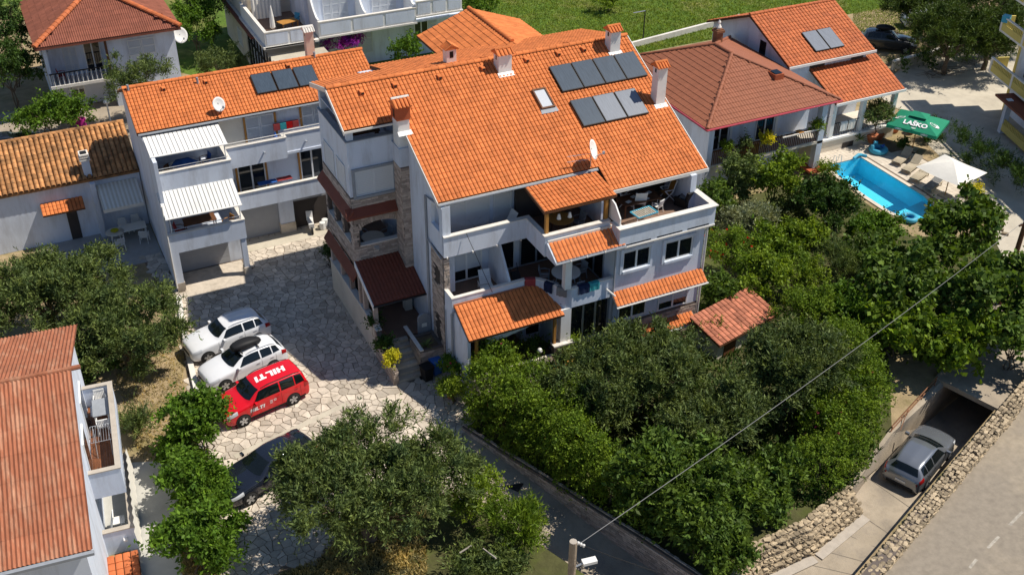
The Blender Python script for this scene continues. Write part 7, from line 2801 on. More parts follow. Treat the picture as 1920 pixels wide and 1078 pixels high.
def crown(name, mat, kind, blobs, n_twigs, parent, seed, shell=.62):
    """foliage: many twigs of leaves over and inside a set of lumps (centre, radii)"""
    rng = np.random.default_rng(seed)
    ll, lw, tl, npt, spread, upb, droop = KINDS[kind]
    ll, lw, n_twigs = ll * 1.06, lw * 1.16, int(n_twigs * .65)
    vol = np.array([r[0] * r[1] + r[1] * r[2] + r[0] * r[2] for c, r in blobs])
    counts = np.maximum(8, (n_twigs * vol / vol.sum()).astype(int))
    allP, allD = [], []
    for (c, r), n in zip(blobs, counts):
        # clumps on the lump's surface
        nc = max(6, int(n / (30 if shell < .9 else 9)))
        u = unit(rng.normal(size=(nc, 3)))
        u[:, 2] = np.where(u[:, 2] < -.45, -u[:, 2], u[:, 2])
        cr = rng.uniform(shell, 1.12 if shell < .9 else 1.0, (nc, 1)) * (1 + .13 * np.sin(u[:, :1] * 5 + seed) * np.cos(u[:, 1:2] * 4))
        cc = np.array(c) + u * cr * np.array(r)
        wt_ = rng.exponential(1.0, nc) * (0 if shell > .9 else 1) + .12
        k = rng.choice(nc, n, p=wt_ / wt_.sum())
        rad = min(r) * .11 + .08
        P = cc[k] + rng.normal(size=(n, 3)) * rad
        D = unit(u[k] * 1.0 + rng.normal(size=(n, 3)) * .65 + np.array([0, 0, upb]))
        allP.append(P)
        allD.append(D)
    P, D = np.concatenate(allP), np.concatenate(allD)
    P[:, 2] = np.maximum(P[:, 2], .05)
    q = leaves_from_twigs(P, D, npt, tl, ll, lw, spread, rng, droop)
    off = np.array(origin_of(parent)) if parent else np.zeros(3)
    return big_mesh(name, q, 4, mat, parent, off)


def lumps(c, r, n, seed, flat=.75):
    """break a crown of centre c, radius r=(rx,ry,rz) into n uneven lumps"""
    rng = np.random.default_rng(seed)
    out = [((c[0], c[1], c[2]), (r[0] * .62, r[1] * .62, r[2] * .66))]
    for k in range(n):
        a = 2 * math.pi * (k + rng.uniform(-.3, .3)) / n
        e = rng.uniform(-.25, .8)
        f = rng.uniform(.48, .66)
        s = rng.uniform(.34, .52)
        if k % 2 == 0:
            a2, e2, f2, s2 = a + rng.uniform(.3, .9), rng.uniform(-.1, 1.1), rng.uniform(.78, .98), rng.uniform(.17, .27)
            out.append(((c[0] + r[0] * f2 * math.cos(a2) * math.cos(e2), c[1] + r[1] * f2 * math.sin(a2) * math.cos(e2), c[2] + r[2] * f2 * math.sin(e2)), (r[0] * s2, r[1] * s2, r[2] * s2)))
        out.append(((c[0] + r[0] * f * math.cos(a) * math.cos(e), c[1] + r[1] * f * math.sin(a) * math.cos(e), c[2] + r[2] * f * math.sin(e)), (r[0] * s, r[1] * s, r[2] * s * flat * 1.15)))
    return out


def tree(name, label, cat, base, c, r, mat, kind, n_twigs, seed, group=None, trunk_r=.16, n_lump=8, stems=1, barkmat='bark', extra=None):
    t = thing(name, label, cat, base, 0, group)
    rng = random.Random(seed)
    bl = lumps(c, r, n_lump, seed)
    tm = MB()
    b = Vector(base)
    for s in range(stems):
        o = Vector((rng.uniform(-.3, .3), rng.uniform(-.3, .3), 0)) if stems > 1 else Vector((0, 0, 0))
        fork = b.lerp(Vector(c), .45) + o
        mid = b.lerp(fork, .5) + Vector((rng.uniform(-.15, .15), rng.uniform(-.15, .15), 0))
        tm.tube([b + o * .5 + Vector((0, 0, -.1)), mid + o, fork], trunk_r, 8, trunk_r * .7)
        for (lc, lr) in bl[s::stems]:
            e = Vector(lc)
            m2 = fork.lerp(e, .5) + Vector((rng.uniform(-.2, .2), rng.uniform(-.2, .2), rng.uniform(0, .3)))
            tm.tube([fork, m2, e], trunk_r * .5, 6, trunk_r * .14)
            for q in range(3):
                g = e + Vector((rng.uniform(-1, 1) * lr[0] * .8, rng.uniform(-1, 1) * lr[1] * .8, rng.uniform(-.2, 1) * lr[2] * .7))
                tm.tube([m2.lerp(e, .6), g], trunk_r * .16, 5, trunk_r * .06)
    tm.build('trunk', barkmat, t)
    crown('crown', mat, kind, bl, n_twigs, t, seed)
    if extra:
        extra(t, bl)
    return t


def flowers(t, bl, mat, n, seed, size=.09):
    rng = np.random.default_rng(seed)
    qs = []
    for _ in range(n):
        c, r = bl[rng.integers(len(bl))]
        u = unit(rng.normal(size=3))
        u[2] = abs(u[2])
        p = np.array(c) + u * np.array(r) * rng.uniform(.98, 1.15)
        for k in range(4):
            d = unit(rng.normal(size=3))
            w = unit(np.cross(d, rng.normal(size=3)))
            qs.append([p, p + d * size * .5 + w * size * .4, p + d * size, p + d * size * .5 - w * size * .4])
    big_mesh('blossom', np.array(qs), 4, mat, t, np.array(origin_of(t)))


def plant_at(px, py, zc):
    return at(px, py, zc)


def shrub(name, label, px, py, zc, r, mat, kind, n, seed, group=None, extra=None, cat='shrub', n_lump=6, stems=3, trunk_r=.05):
    c = at(px, py, zc)
    return tree(name, label, cat, (c[0], c[1], 0), tuple(c), r, mat, kind, n, seed, group, trunk_r, n_lump, stems, extra=extra)


G_OL = 'olive trees'
# --- olives
shrub('olive_tree', 'broad olive tree in front of the barrel tile cottage, left edge', 95, 560, 2.6, (3.9, 3.2, 2.4), 'leaf_olive', 'olive', 9000, 1, G_OL, cat='olive tree', n_lump=10, stems=2, trunk_r=.17)
shrub('olive_tree', 'olive tree beside the drive next to the parked white cars', 245, 625, 2.3, (3.1, 3.2, 2.0), 'leaf_olive', 'olive', 6500, 2, G_OL, cat='olive tree', n_lump=9, stems=2, trunk_r=.16)
shrub('olive_tree', 'large olive tree overhanging the black saloon car at the bottom', 688, 918, 2.9, (4.1, 3.4, 2.2), 'leaf_olive', 'olive', 11500, 3, G_OL, cat='olive tree', n_lump=12, stems=3, trunk_r=.17)
shrub('olive_tree', 'large olive tree growing close to the front of the apartment house', 1180, 712, 2.3, (4.2, 2.8, 1.8), 'leaf_olive_dark', 'olive', 10500, 4, G_OL, cat='olive tree', n_lump=12, stems=3, trunk_r=.17)
shrub('olive_tree', 'olive tree covering the lower side of the tiled shed', 1490, 700, 2.6, (3.1, 2.3, 1.9), 'leaf_olive_dark', 'olive', 8200, 5, G_OL, cat='olive tree', n_lump=10, stems=2, trunk_r=.17)
shrub('olive_tree', 'grey green olive tree between the hedge and the shed tree', 1345, 800, 1.9, (3.2, 2.0, 1.7), 'leaf_olive_dark', 'olive', 5600, 6, G_OL, cat='olive tree', n_lump=9, stems=2, trunk_r=.15)
shrub('olive_tree', 'small silvery olive tree behind the garage house roof', 262, 160, 3.0, (2.6, 2.2, 1.9), 'leaf_olive', 'olive', 1800, 7, G_OL, cat='olive tree', n_lump=8)
# --- lower left shrubs beside the drive
shrub('citrus_tree', 'bright green citrus bush beside the red people carrier', 372, 795, 1.9, (1.5, 1.3, 1.8), 'leaf_citrus', 'broad', 2700, 11, 'bushes along the tiled patio', cat='bush')
shrub('bush', 'leafy green bush between the patio and the black saloon car', 365, 900, 1.3, (1.3, 1.2, 1.4), 'leaf_citrus', 'broad', 2000, 12, 'bushes along the tiled patio', cat='bush')
shrub('bush', 'yellow green bush at the bottom edge beside the tiled patio', 378, 1025, 1.4, (1.8, 1.5, 1.5), 'leaf_citrus', 'broad', 3000, 13, 'bushes along the tiled patio', cat='bush')
shrub('bush', 'leafy bush filling the gap between the patio bushes', 392, 955, 1.0, (1.1, .9, 1.0), 'leaf_citrus', 'broad', 1300, 19, 'bushes along the tiled patio', cat='bush')
shrub('bush', 'loose green bush at the patio edge above the other bushes', 335, 850, 1.0, (.9, .9, 1.1), 'leaf_citrus', 'broad', 1100, 20, 'bushes along the tiled patio', cat='bush')
shrub('ornamental_grass', 'tuft of tall grass in the dry garden beside the timber balcony', 256, 800, .7, (.8, .75, .75), 'leaf_olive', 'needle', 520, 14, cat='grass tuft', stems=1, n_lump=3)
shrub('bush', 'low dark bush under the olive by the red corrugated roof', 165, 690, .9, (1.6, 1.3, .9), 'leaf_dark', 'broad', 900, 15, cat='bush')
# --- bottom middle
shrub('bush', 'bright green rounded bush on the garden side of the shaded path', 885, 935, 1.4, (1.45, 1.4, 1.4), 'leaf_bright', 'small', 2600, 16, cat='bush')
shrub('conifer_bush', 'feathery green conifer bush leaning over the path', 965, 995, 1.3, (1.4, 1.2, 1.3), 'leaf_hedge', 'needle', 1700, 17, cat='bush')
shrub('bush', 'grey silvery bush with bare poles at the bottom edge', 915, 1075, .8, (1.7, 1.2, 1.0), 'leaf_olive', 'olive', 1500, 18, cat='bush')
# --- hedge blocks beside the path
HEDGE = thing('hedge', 'big clipped dark green hedge curving along the shaded path', 'hedge', at(980, 800, 0))
hb_ = []
for px, py, z, rx, ry, rz in ((915, 735, 1.5, .9, .9, 1.6), (960, 770, 1.6, 1.0, .9, 1.7), (930, 695, 1.6, 1.1, .9, 1.4), (1012, 800, 1.6, 1.0, .9, 1.7), (1062, 838, 1.6, 1.0, .9, 1.7), (1000, 735, 1.7, 1.3, 1.0, 1.4), (1070, 780, 1.6, 1.2, 1.1, 1.5), (1115, 880, 1.5, .9, .9, 1.6), (908, 785, .8, .5, .5, .9), (985, 835, .9, .5, .5, 1.0), (1065, 890, .9, .5, .5, 1.0)):
    c = at(px, py, z)
    hb_.append((tuple(c), (rx, ry, rz)))
for a, b in zip(PATH_R[:4], PATH_R[1:5]):
    d = (b - a)
    d.z = 0
    d.normalize()
    for s in (.2, .7):
        c = a.lerp(b, s) + Vector((-d.y, d.x, 0)) * .85
        hb_.append(((c.x, c.y, .75), (.6, .6, .95)))
crown('foliage', 'leaf_hedge', 'small', hb_, 16500, HEDGE, 21, .93)
st_ = MB()
for (c, r) in hb_:
    st_.tube([(c[0], c[1], 0), (c[0] + .1, c[1], c[2])], .06, 6, .03)
st_.build('stem', 'bark', HEDGE, kind='stuff')
flowers(HEDGE, hb_, 'petal_pink', 14, 3, .12)
HED2 = thing('hedge', 'tall green hedge with pink blossoms beside the ramp handrail', 'hedge', at(1620, 800, 0))
hb_ = []
for px, py, z, rx, ry, rz in ((1600, 700, 1.4, 1.1, 1.2, 1.5), (1625, 745, 1.2, .9, 1.0, 1.4), (1600, 790, 1.1, 1.0, 1.0, 1.3), (1575, 840, 1.0, 1.0, 1.0, 1.2), (1535, 870, 1.0, 1.1, 1.0, 1.2), (1570, 740, 1.3, 1.2, 1.1, 1.4), (1575, 660, 1.6, 1.2, 1.2, 1.6), (1545, 800, 1.1, 1.1, 1.0, 1.3)):
    c = at(px, py, z)
    hb_.append((tuple(c), (rx, ry, rz)))
crown('foliage', 'leaf_hedge', 'small', hb_, 9500, HED2, 22, .93)
st_ = MB()
for (c, r) in hb_:
    st_.tube([(c[0], c[1], 0), (c[0] + .1, c[1], c[2])], .06, 6, .03)
st_.build('stem', 'bark', HED2, kind='stuff')
flowers(HED2, hb_, 'petal_pink', 16, 4, .12)
# --- big glossy shrubs over the dry stone wall
for i, (px, py, z, r, l) in enumerate(((1225, 900, 2.3, (1.9, 1.5, 2.1), 'glossy green shrub at the corner above the path wall'), (1300, 900, 1.9, (2.2, 1.5, 1.8), 'glossy green shrub in the middle above the dry stone wall'),
                                       (1305, 985, 1.6, (1.5, 1.0, 1.5), 'glossy green shrub at the bottom edge above the path wall'), (1375, 935, 1.4, (1.6, 1.1, 1.2), 'glossy green shrub spilling over the dry stone wall'),
                                       (1455, 890, 1.0, (1.1, .9, 1.0), 'small glossy shrub at the upper end of the dry stone wall'),
                                       (1430, 950, .6, (.9, .7, .7), 'low glossy shrub right behind the top of the dry stone wall'))):
    shrub('laurel_shrub', l, px, py, z, r, 'leaf_fig', 'laurel', 4300 if i < 4 else 2000, 30 + i, 'glossy shrubs above the dry stone wall', cat='shrub')
for i, (s, o, z, r, l) in enumerate(((.15, 1.3, 1.2, (1.3, 1.2, 1.3), 'dark glossy shrub hanging over the upper end of the path wall'), (.75, 1.2, 1.1, (1.3, 1.2, 1.2), 'dark glossy shrub at the lower end of the path wall'))):
    c = PATH_R[4].lerp(PATH_R[5], s) + Vector((.85, .5, 0)) * o
    tree('laurel_shrub', l, 'shrub', (c.x, c.y, 0), (c.x, c.y, z), r, 'leaf_fig', 'laurel', 2000, 36 + i, 'glossy shrubs above the dry stone wall', .05, 6, 3)
# --- garden right of the house
for i, (px, py, z, r, mat, kind, n, l, nm) in enumerate((
        (1352, 552, 1.2, (.9, .9, 1.1), 'leaf_fig', 'broad', 1500, 'green shrub between the house corner and the shed roof', 'shrub'),
        (1365, 480, 1.6, (1.5, 1.5, 1.7), 'leaf_hedge', 'small', 2000, 'oleander with red flowers beside the white house corner', 'oleander'),
        (1430, 525, 1.5, (1.7, 1.4, 1.4), 'leaf_bright', 'broad', 1900, 'yellow green bush behind the tiled shed', 'bush'),
        (1510, 590, 1.6, (1.9, 1.5, 1.6), 'leaf_hedge', 'small', 2300, 'green bush to the right of the tiled shed', 'bush'),
        (1390, 345, 2.2, (1.3, 1.2, 2.0), 'leaf_olive', 'broad', 1500, 'slender tree beside the top terrace of the white house', 'tree'),
        (1455, 345, 2.3, (1.9, 1.5, 1.8), 'leaf_bright', 'broad', 2300, 'bright green lemon tree below the wooden balcony', 'lemon_tree'),
        (1405, 420, 1.3, (1.6, 1.3, 1.2), 'leaf_grey', 'olive', 1500, 'grey leaved bush below the lemon tree', 'bush'),
        (1555, 382, 2.0, (2.1, 1.7, 1.7), 'leaf_dark', 'broad', 3000, 'dark green orange tree in front of the swimming pool', 'orange_tree'),
        (1640, 432, 1.3, (1.5, 1.2, 1.1), 'leaf_citrus', 'broad', 1700, 'green bush at the rounded end of the swimming pool', 'bush'),
        (1500, 450, 1.1, (1.7, 1.4, 1.1), 'leaf_bright', 'broad', 1400, 'low light green bush below the orange tree', 'bush'),
        (1585, 500, 1.2, (2.2, 1.6, 1.2), 'leaf_olive', 'needle', 1500, 'low feathery bush in the middle of the garden', 'bush'),
        (1795, 450, 2.7, (2.7, 2.3, 2.2), 'leaf_fig', 'fig', 3000, 'fig tree in front of the white pool parasol', 'fig_tree'),
        (1700, 545, 2.2, (3.0, 2.4, 2.1), 'leaf_fig', 'fig', 2800, 'fig tree in the middle of the right hand garden', 'fig_tree'),
        (1850, 560, 2.6, (3.0, 2.6, 2.4), 'leaf_fig', 'fig', 3000, 'fig tree at the right edge above the garage slab', 'fig_tree'),
        (1690, 625, 1.6, (2.4, 1.8, 1.6), 'leaf_hedge', 'fig', 2000, 'vine covered bush above the ramp platform', 'bush'),
        (1800, 640, 1.6, (2.6, 1.7, 1.6), 'leaf_hedge', 'fig', 2200, 'vine covered bush hanging over the garage slab', 'bush'),
        (1905, 640, 1.8, (2.0, 1.8, 1.8), 'leaf_fig', 'fig', 1500, 'leafy bush at the right edge beside the garage slab', 'bush'),
        (1440, 470, 1.2, (1.6, 1.4, 1.2), 'leaf_hedge', 'broad', 1500, 'mid green bush beside the oleander', 'bush'),
        (1500, 520, 1.3, (1.7, 1.4, 1.2), 'leaf_bright', 'small', 1700, 'yellow green bush in the middle of the garden', 'bush'),
        (1340, 385, 1.5, (1.2, 1.2, 1.5), 'leaf_fig', 'broad', 1200, 'green bush at the foot of the right balcony', 'bush'),
        (1330, 620, .9, (1.0, .8, .8), 'leaf_hedge', 'small', 700, 'small bush at the left corner of the tiled shed', 'bush'),
        (1600, 580, 1.4, (1.9, 1.5, 1.4), 'leaf_citrus', 'broad', 1800, 'rounded green bush left of the fig trees', 'bush'),
        (1480, 395, .9, (1.5, 1.0, .9), 'leaf_olive', 'broad', 900, 'low bush between the lemon tree and the orange tree', 'bush'),
        (1640, 480, 1.3, (1.8, 1.4, 1.3), 'leaf_fig', 'fig', 1100, 'young fig bush below the pool', 'bush'),
        (1550, 660, 1.4, (1.8, 1.4, 1.5), 'leaf_hedge', 'small', 1900, 'green bush above the shed olive', 'bush'))):
    ex = None
    if nm == 'oleander':
        ex = lambda t, bl: flowers(t, bl, 'petal_red', 26, 5, .12)
    shrub(nm, l, px, py, z, r, mat, kind, n, 50 + i, None, ex, cat=nm.replace('_', ' '), n_lump=8)
# --- trees around the back
for i, (px, py, z, r, mat, kind, n, l, nm) in enumerate((
        (15, 130, 3.2, (2.2, 3.0, 3.4), 'leaf_dark', 'broad', 2000, 'dark tree at the left edge beside the brown roof', 'tree'),
        (5, 60, 4.5, (1.6, 3.0, 3.0), 'leaf_dark', 'broad', 1300, 'dark tree at the upper left corner', 'tree'),
        (85, 222, 1.6, (2.4, 1.8, 1.6), 'leaf_citrus', 'broad', 1500, 'green bush behind the barrel tile ridge', 'bush'),
        (130, 215, 1.5, (1.6, 1.4, 1.4), 'leaf_citrus', 'broad', 1000, 'smaller green bush near the magenta table', 'bush'),
        (362, 55, 2.6, (2.2, 2.2, 2.8), 'leaf_citrus', 'broad', 1800, 'leafy tree between the brown roofed house and the apartment block', 'tree'),
        (390, 15, 3.0, (2.4, 2.4, 2.6), 'leaf_olive', 'olive', 1500, 'olive like tree at the top beside the apartment block', 'tree'),
        (415, 125, 1.2, (2.2, 1.6, 1.4), 'leaf_olive_dark', 'olive', 900, 'low grey bush behind the garage house ridge', 'bush'),
        (890, 12, 1.5, (2.2, 2.0, 1.8), 'leaf_citrus', 'broad', 1300, 'bright bush beside the corner of the apartment block', 'bush'),
        (1140, 8, .7, (1.6, 1.2, .9), 'leaf_bright', 'broad', 500, 'small bush in the grass field at the top edge', 'bush'))):
    shrub(nm, l, px, py, z, r, mat, kind, n, 80 + i, None, None, cat=nm, n_lump=7)
shrub('bougainvillea', 'purple bougainvillea behind the garage house ridge', 648, 88, 2.2, (2.0, 1.2, .9), 'petal_purple', 'small', 1300, 95, cat='bougainvillea')
shrub('young_tree', 'young leafy plant between the apartment block and the rear roof', 762, 98, 2.2, (1.3, 1.0, 1.5), 'leaf_citrus', 'broad', 700, 96, cat='tree')
for i, (px, py, z, r, l) in enumerate(((1785, 75, 2.9, (3.4, 3.0, 2.7), 'pine tree overhanging the white cars'), (1860, 66, 3.0, (3.6, 3.2, 2.9), 'big dark pine tree at the top right'), (1735, 15, 3.2, (3.6, 3.2, 2.7), 'pine tree at the top edge beyond the dark SUV'),
                                       (1890, 15, 3.4, (3.8, 3.4, 3.0), 'pine tree behind the yellow house'))):
    shrub('pine_tree', l, px, py, z, r, 'leaf_pine', 'pine', 4200, 100 + i, 'pines at the parking lot', cat='pine tree', n_lump=10, stems=1, trunk_r=.22)
HED3 = thing('hedge', 'dark hedge between the pool terrace and the side lane', 'hedge', at(1820, 290, 0))
hb_ = []
for k in range(9):
    px, py = 1768 + k * 20, 250 + k * 14
    c = at(px, py, .8)
    hb_.append((tuple(c), (1.0, .9, .9)))
crown('foliage', 'leaf_dark', 'needle', hb_, 2200, HED3, 120, .75)
HED4 = thing('hedge', 'dark green hedge along the wall at the back of the parking lot', 'hedge', at(1760, 100, 0))
hb_ = []
for k in range(9):
    c = at(1690 + k * 22, 118 - k * 4.5, .8)
    hb_.append((tuple(c), (1.3, .9, .9)))
crown('foliage', 'leaf_dark', 'small', hb_, 1800, HED4, 121, .75)

# --- small plants near the house
shrub('clipped_shrub', 'bright yellow clipped ball shrub beside the entrance steps', 735, 672, 1.35, (.40, .40, .36), 'leaf_yellow', 'ball', 900, 130, cat='shrub', stems=1, n_lump=2, trunk_r=.03)
shrub('clipped_shrub', 'dark green shrub above the yellow ball on the steps planter', 722, 648, 1.6, (.36, .36, .32), 'leaf_dark', 'small', 420, 131, cat='shrub', stems=1, n_lump=2, trunk_r=.03)
shrub('dark_shrub', 'dark shrub on the colonnade wall below the brown roof', 700, 605, 2.0, (.3, .3, .35), 'leaf_dark', 'small', 260, 132, cat='shrub', stems=1, n_lump=2, trunk_r=.03)
shrub('rose_bush', 'bush with pink flowers in front of the porch corner', 858, 690, .9, (.9, .7, .9), 'leaf_citrus', 'small', 900, 133, cat='bush', extra=lambda t, bl: flowers(t, bl, 'petal_pink', 26, 7, .13))
shrub('potted_bush', 'bush growing from a terracotta pot at the bend of the drive', 845, 730, .85, (.65, .55, .7), 'leaf_bright', 'small', 700, 134, cat='bush')
shrub('dark_bush', 'dark bush against the tower wall beside the drive', 618, 478, .6, (.35, .5, .6), 'leaf_dark', 'small', 260, 135, cat='bush')
shrub('bush', 'flowering bush in front of the glass terrace doors', 1065, 640, 1.5, (.9, .5, .5), 'leaf_bright', 'small', 600, 136, cat='bush')
shrub('bush', 'small green bush beside the white globe lamp on the terrace', 1000, 655, 1.3, (.8, .5, .55), 'leaf_fig', 'small', 520, 137, cat='bush')
for i, (px, py, z, l) in enumerate(((916, 668, 1.25, 'pale striped agave on the porch terrace wall'), (1612, 262, .6, 'small spiky palm at the foot of the veranda'), (800, 648, 1.5, 'spiky plant in the square brick planter'))):
    c = at(px, py, z)
    t = thing('agave', l, 'plant', c)
    rr = random.Random(i)
    big = (1.0, .8, .55)[i]
    for k in range(16):
        a = k * 2.4
        e = rr.uniform(.15, 1.1)
        L = big * rr.uniform(.8, 1.1)
        d = Vector((math.cos(a) * math.cos(e), math.sin(a) * math.cos(e), math.sin(e)))
        s = Vector((-math.sin(a), math.cos(a), 0)) * .07 * big
        p1 = d * L * .5
        p2 = d * L + Vector((0, 0, -.22 * L * math.cos(e)))
        MB().add([s * .6, -s * .6, p1 - s, p1 + s, p2], [(0, 1, 2, 3), (3, 2, 4)]).build('leaf', 'agave' if i == 0 else 'leaf_olive', t, local=True)
pot = at(845, 745, 0)
solo(MB().lathe([(.16, 0), (.24, .42), (.27, .42), (.27, .5), (.22, .5)], seg=14), 'flower_pot', 'terracotta', 'terracotta pot at the bend of the drive', 'pot', pot)
for i, (px, py, r) in enumerate(((1634, 268, .42), (1648, 262, .3), (1708, 250, .34), (1678, 248, .3))):
    p = at(px, py, 0)
    solo(MB().lathe([(r * .6, 0), (r, r * 1.3), (r * 1.1, r * 1.3), (r * 1.1, r * 1.55), (r * .9, r * 1.55)], seg=14), 'flower_pot', 'terracotta',
         ['big terracotta pot holding the small olive at the veranda', 'smaller terracotta pot beside the potted olive', 'orange pot in the shade of the green parasol', 'low pot at the veranda corner'][i], 'pot', p)
p = at(1634, 268, 0)
tree('potted_olive', 'small olive tree in the big pot at the veranda', 'olive tree', (p[0], p[1], .6), (p[0] + .1, p[1], 2.0), (1.1, 1.0, .8), 'leaf_olive', 'olive', 800, 140, None, .05, 6)
shrub('yellow_shrub', 'low yellow flowering shrub beside the white pool parasol', 1828, 362, .35, (.8, .6, .4), 'leaf_yellow', 'small', 420, 141, cat='shrub', stems=1, n_lump=3)
shrub('dry_shrub', 'low yellow green shrub at the pool corner', 1548, 318, .5, (.7, .7, .5), 'leaf_bright', 'small', 420, 142, cat='shrub', stems=1, n_lump=3)
for i, (px, py, r, l) in enumerate(((1740, 258, .5, 'dark dwarf shrub below the green parasol, left one'), (1695, 275, .55, 'dark dwarf shrub in the bed beside the inflatable ring'))):
    shrub('dwarf_shrub', l, px, py, .4, (r, r, .45), 'leaf_dark', 'small', 300, 144 + i, cat='shrub', stems=1, n_lump=2)
# balcony flower boxes of the hip roof house
for i, (x, l) in enumerate(((26.2, 'trailing plant at the left end of the wooden balcony'), (27.7, 'grey green plant in a trough on the wooden balcony'), (29.4, 'yellow green plant in the middle of the wooden balcony'), (33.6, 'green plant at the right end of the wooden balcony'))):
    c = (x, 9.1, 3.6)
    tree('balcony_plant', l, 'plant', (x, 9.1, 3.0), c, (.45, .35, .4), ['leaf_hedge', 'leaf_olive', 'leaf_yellow', 'leaf_bright'][i], 'small', 260, 150 + i, 'plants on the wooden balcony', .02, 3)

# --- grass: tufts on the field and dry verges
def grass(name, label, n, region, h, mat, seed):
    rng = np.random.default_rng(seed)
    pts = []
    while len(pts) < n:
        p = region(rng)
        if p is not None:
            pts.append(p)
    P = np.array(pts)
    P = np.concatenate([P, np.zeros((n, 1))], 1)
    a = rng.uniform(0, 2 * math.pi, n)
    w = np.stack([np.cos(a), np.sin(a), np.zeros(n)], 1) * (h * .25)
    lean = rng.normal(size=(n, 3)) * h * .5
    lean[:, 2] = h * rng.uniform(.5, 1.3, n)
    q = np.stack([P - w, P + w, P + w * .3 + lean, P - w * .3 + lean], 1)
    o = big_mesh(name, q, 4, mat)
    return tag(o, label, 'grass', None, 'stuff')


def field(rng):
    px, py = rng.uniform(860, 1600), rng.uniform(-10, 100)
    p = at(px, py, 0)
    if p[1] < 33 or (p[0] < 23 and p[1] < 53):
        return None
    return p[:2]


grass('field_grass', 'rough green grass of the field behind the houses', 40000, field, .13, 'grass_blade', 200)


def field2(rng):
    p = at(rng.uniform(1600, 1720), rng.uniform(-10, 70), 0)
    return p[:2] if p[1] > 22 and p[0] > 42 else None


grass('lawn_grass', 'yellowish grass around the dark grey SUV', 9000, field2, .1, 'grass_blade', 201)


def gard(rng):
    px, py = rng.uniform(340, 800), rng.uniform(960, 1078)
    p = at(px, py, 0)
    return p[:2] if not in_poly(p[0], p[1]) and not in_poly(p[0], p[1], hole2) else None


grass('dry_grass', 'dry yellow grass under the big olive tree at the bottom', 9000, gard, .13, 'leaf_dry', 202)


def gard2(rng):
    px, py = rng.uniform(200, 345), rng.uniform(620, 860)
    p = at(px, py, 0)
    return p[:2] if p[0] > -12.6 else None


grass('dry_grass', 'dry straw coloured grass between the timber balcony and the drive', 5000, gard2, .09, 'leaf_dry', 203)


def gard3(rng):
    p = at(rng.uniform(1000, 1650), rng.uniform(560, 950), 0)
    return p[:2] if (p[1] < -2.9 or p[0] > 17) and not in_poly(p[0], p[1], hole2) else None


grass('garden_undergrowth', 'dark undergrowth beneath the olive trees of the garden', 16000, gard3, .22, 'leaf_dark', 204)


# ================================================================== pool furniture
for i, (px, py) in enumerate(((1690, 303), (1708, 318), (1724, 334), (1748, 352))):
    p = at(px, py, 0.03)
    lounger(tuple(p), math.radians(22), ['beige sun lounger farthest from the white parasol', 'second beige sun lounger from the green parasol', 'third beige sun lounger from the green parasol', 'grey shaded sun lounger under the white parasol'][i],
            'lounger' if i < 3 else 'fabric_grey', 'sun loungers by the pool', 36 if i < 2 else 12)


def parasol(px, py, h, sx, sy, rz, mat, label, rise=.75, val=.0, polemat='wood'):
    top = at(px, py, h)
    t = thing('parasol', label, 'parasol', (top[0], top[1], 0), rz)
    c = [(-sx, -sy, h - rise), (sx, -sy, h - rise), (sx, sy, h - rise), (-sx, sy, h - rise)]
    m = MB()
    n = 6
    for k in range(4):
        a, b = Vector(c[k]), Vector(c[(k + 1) % 4])
        apex = Vector((0, 0, h))
        rows = []
        for j in range(n + 1):
            s = j / n
            row = []
            for i in range(n + 1):
                e = a.lerp(b, i / n)
                p = apex.lerp(e, s)
                p.z -= .10 * math.sin(math.pi * i / n) * s * rise - .05 * math.sin(math.pi * s)
                row.append(p)
            rows.append(row)
        vs = [p for r in rows for p in r]
        fs = [(j * (n + 1) + i, (j + 1) * (n + 1) + i, (j + 1) * (n + 1) + i + 1, j * (n + 1) + i + 1) for j in range(n) for i in range(n)]
        m.add(vs, fs)
        if val:
            m.add([a, b, b + Vector((0, 0, -val)), a + Vector((0, 0, -val))], [(0, 1, 2, 3)])
    m.build('canopy', mat, t, local=True)
    MB().tube([(0, 0, 0), (0, 0, h - .05)], .035, 8).build('pole', polemat, t, local=True)
    for k in range(4):
        MB().tube([(0, 0, h - .1), (c[k][0] * .98, c[k][1] * .98, c[k][2] - .03)], .015, 5).build('rib', 'wood', t, local=True)
    MB().rbox((0, 0, .08), (.7, .7, .12)).build('base', 'concrete', t, local=True)
    return t


wc = [Vector(at(px, py, 2.0)) for px, py in ((1725, 318), (1800, 352), (1838, 325), (1765, 285))]
WRZ = math.atan2((wc[1] - wc[0]).y, (wc[1] - wc[0]).x)
gc = [Vector(at(px, py, 2.1)) for px, py in ((1672, 237), (1755, 258), (1771, 225), (1690, 205))]
gp = parasol(1722, 214, 2.75, 1.75, 1.55, math.atan2((gc[1] - gc[0]).y, (gc[1] - gc[0]).x), 'umbrella_green', 'green rectangular parasol with white brewery lettering beside the pool', .62, .22)
gp.location = (42.85, 9.15, 0)
# raised vent cap of the green parasol
MB().add([(-.6, -.5, 2.72), (.6, -.5, 2.72), (.6, .5, 2.72), (-.6, .5, 2.72), (0, 0, 2.92)], [(0, 1, 4), (1, 2, 4), (2, 3, 4), (3, 0, 4)]).build('vent_cap', 'umbrella_green', gp, local=True)


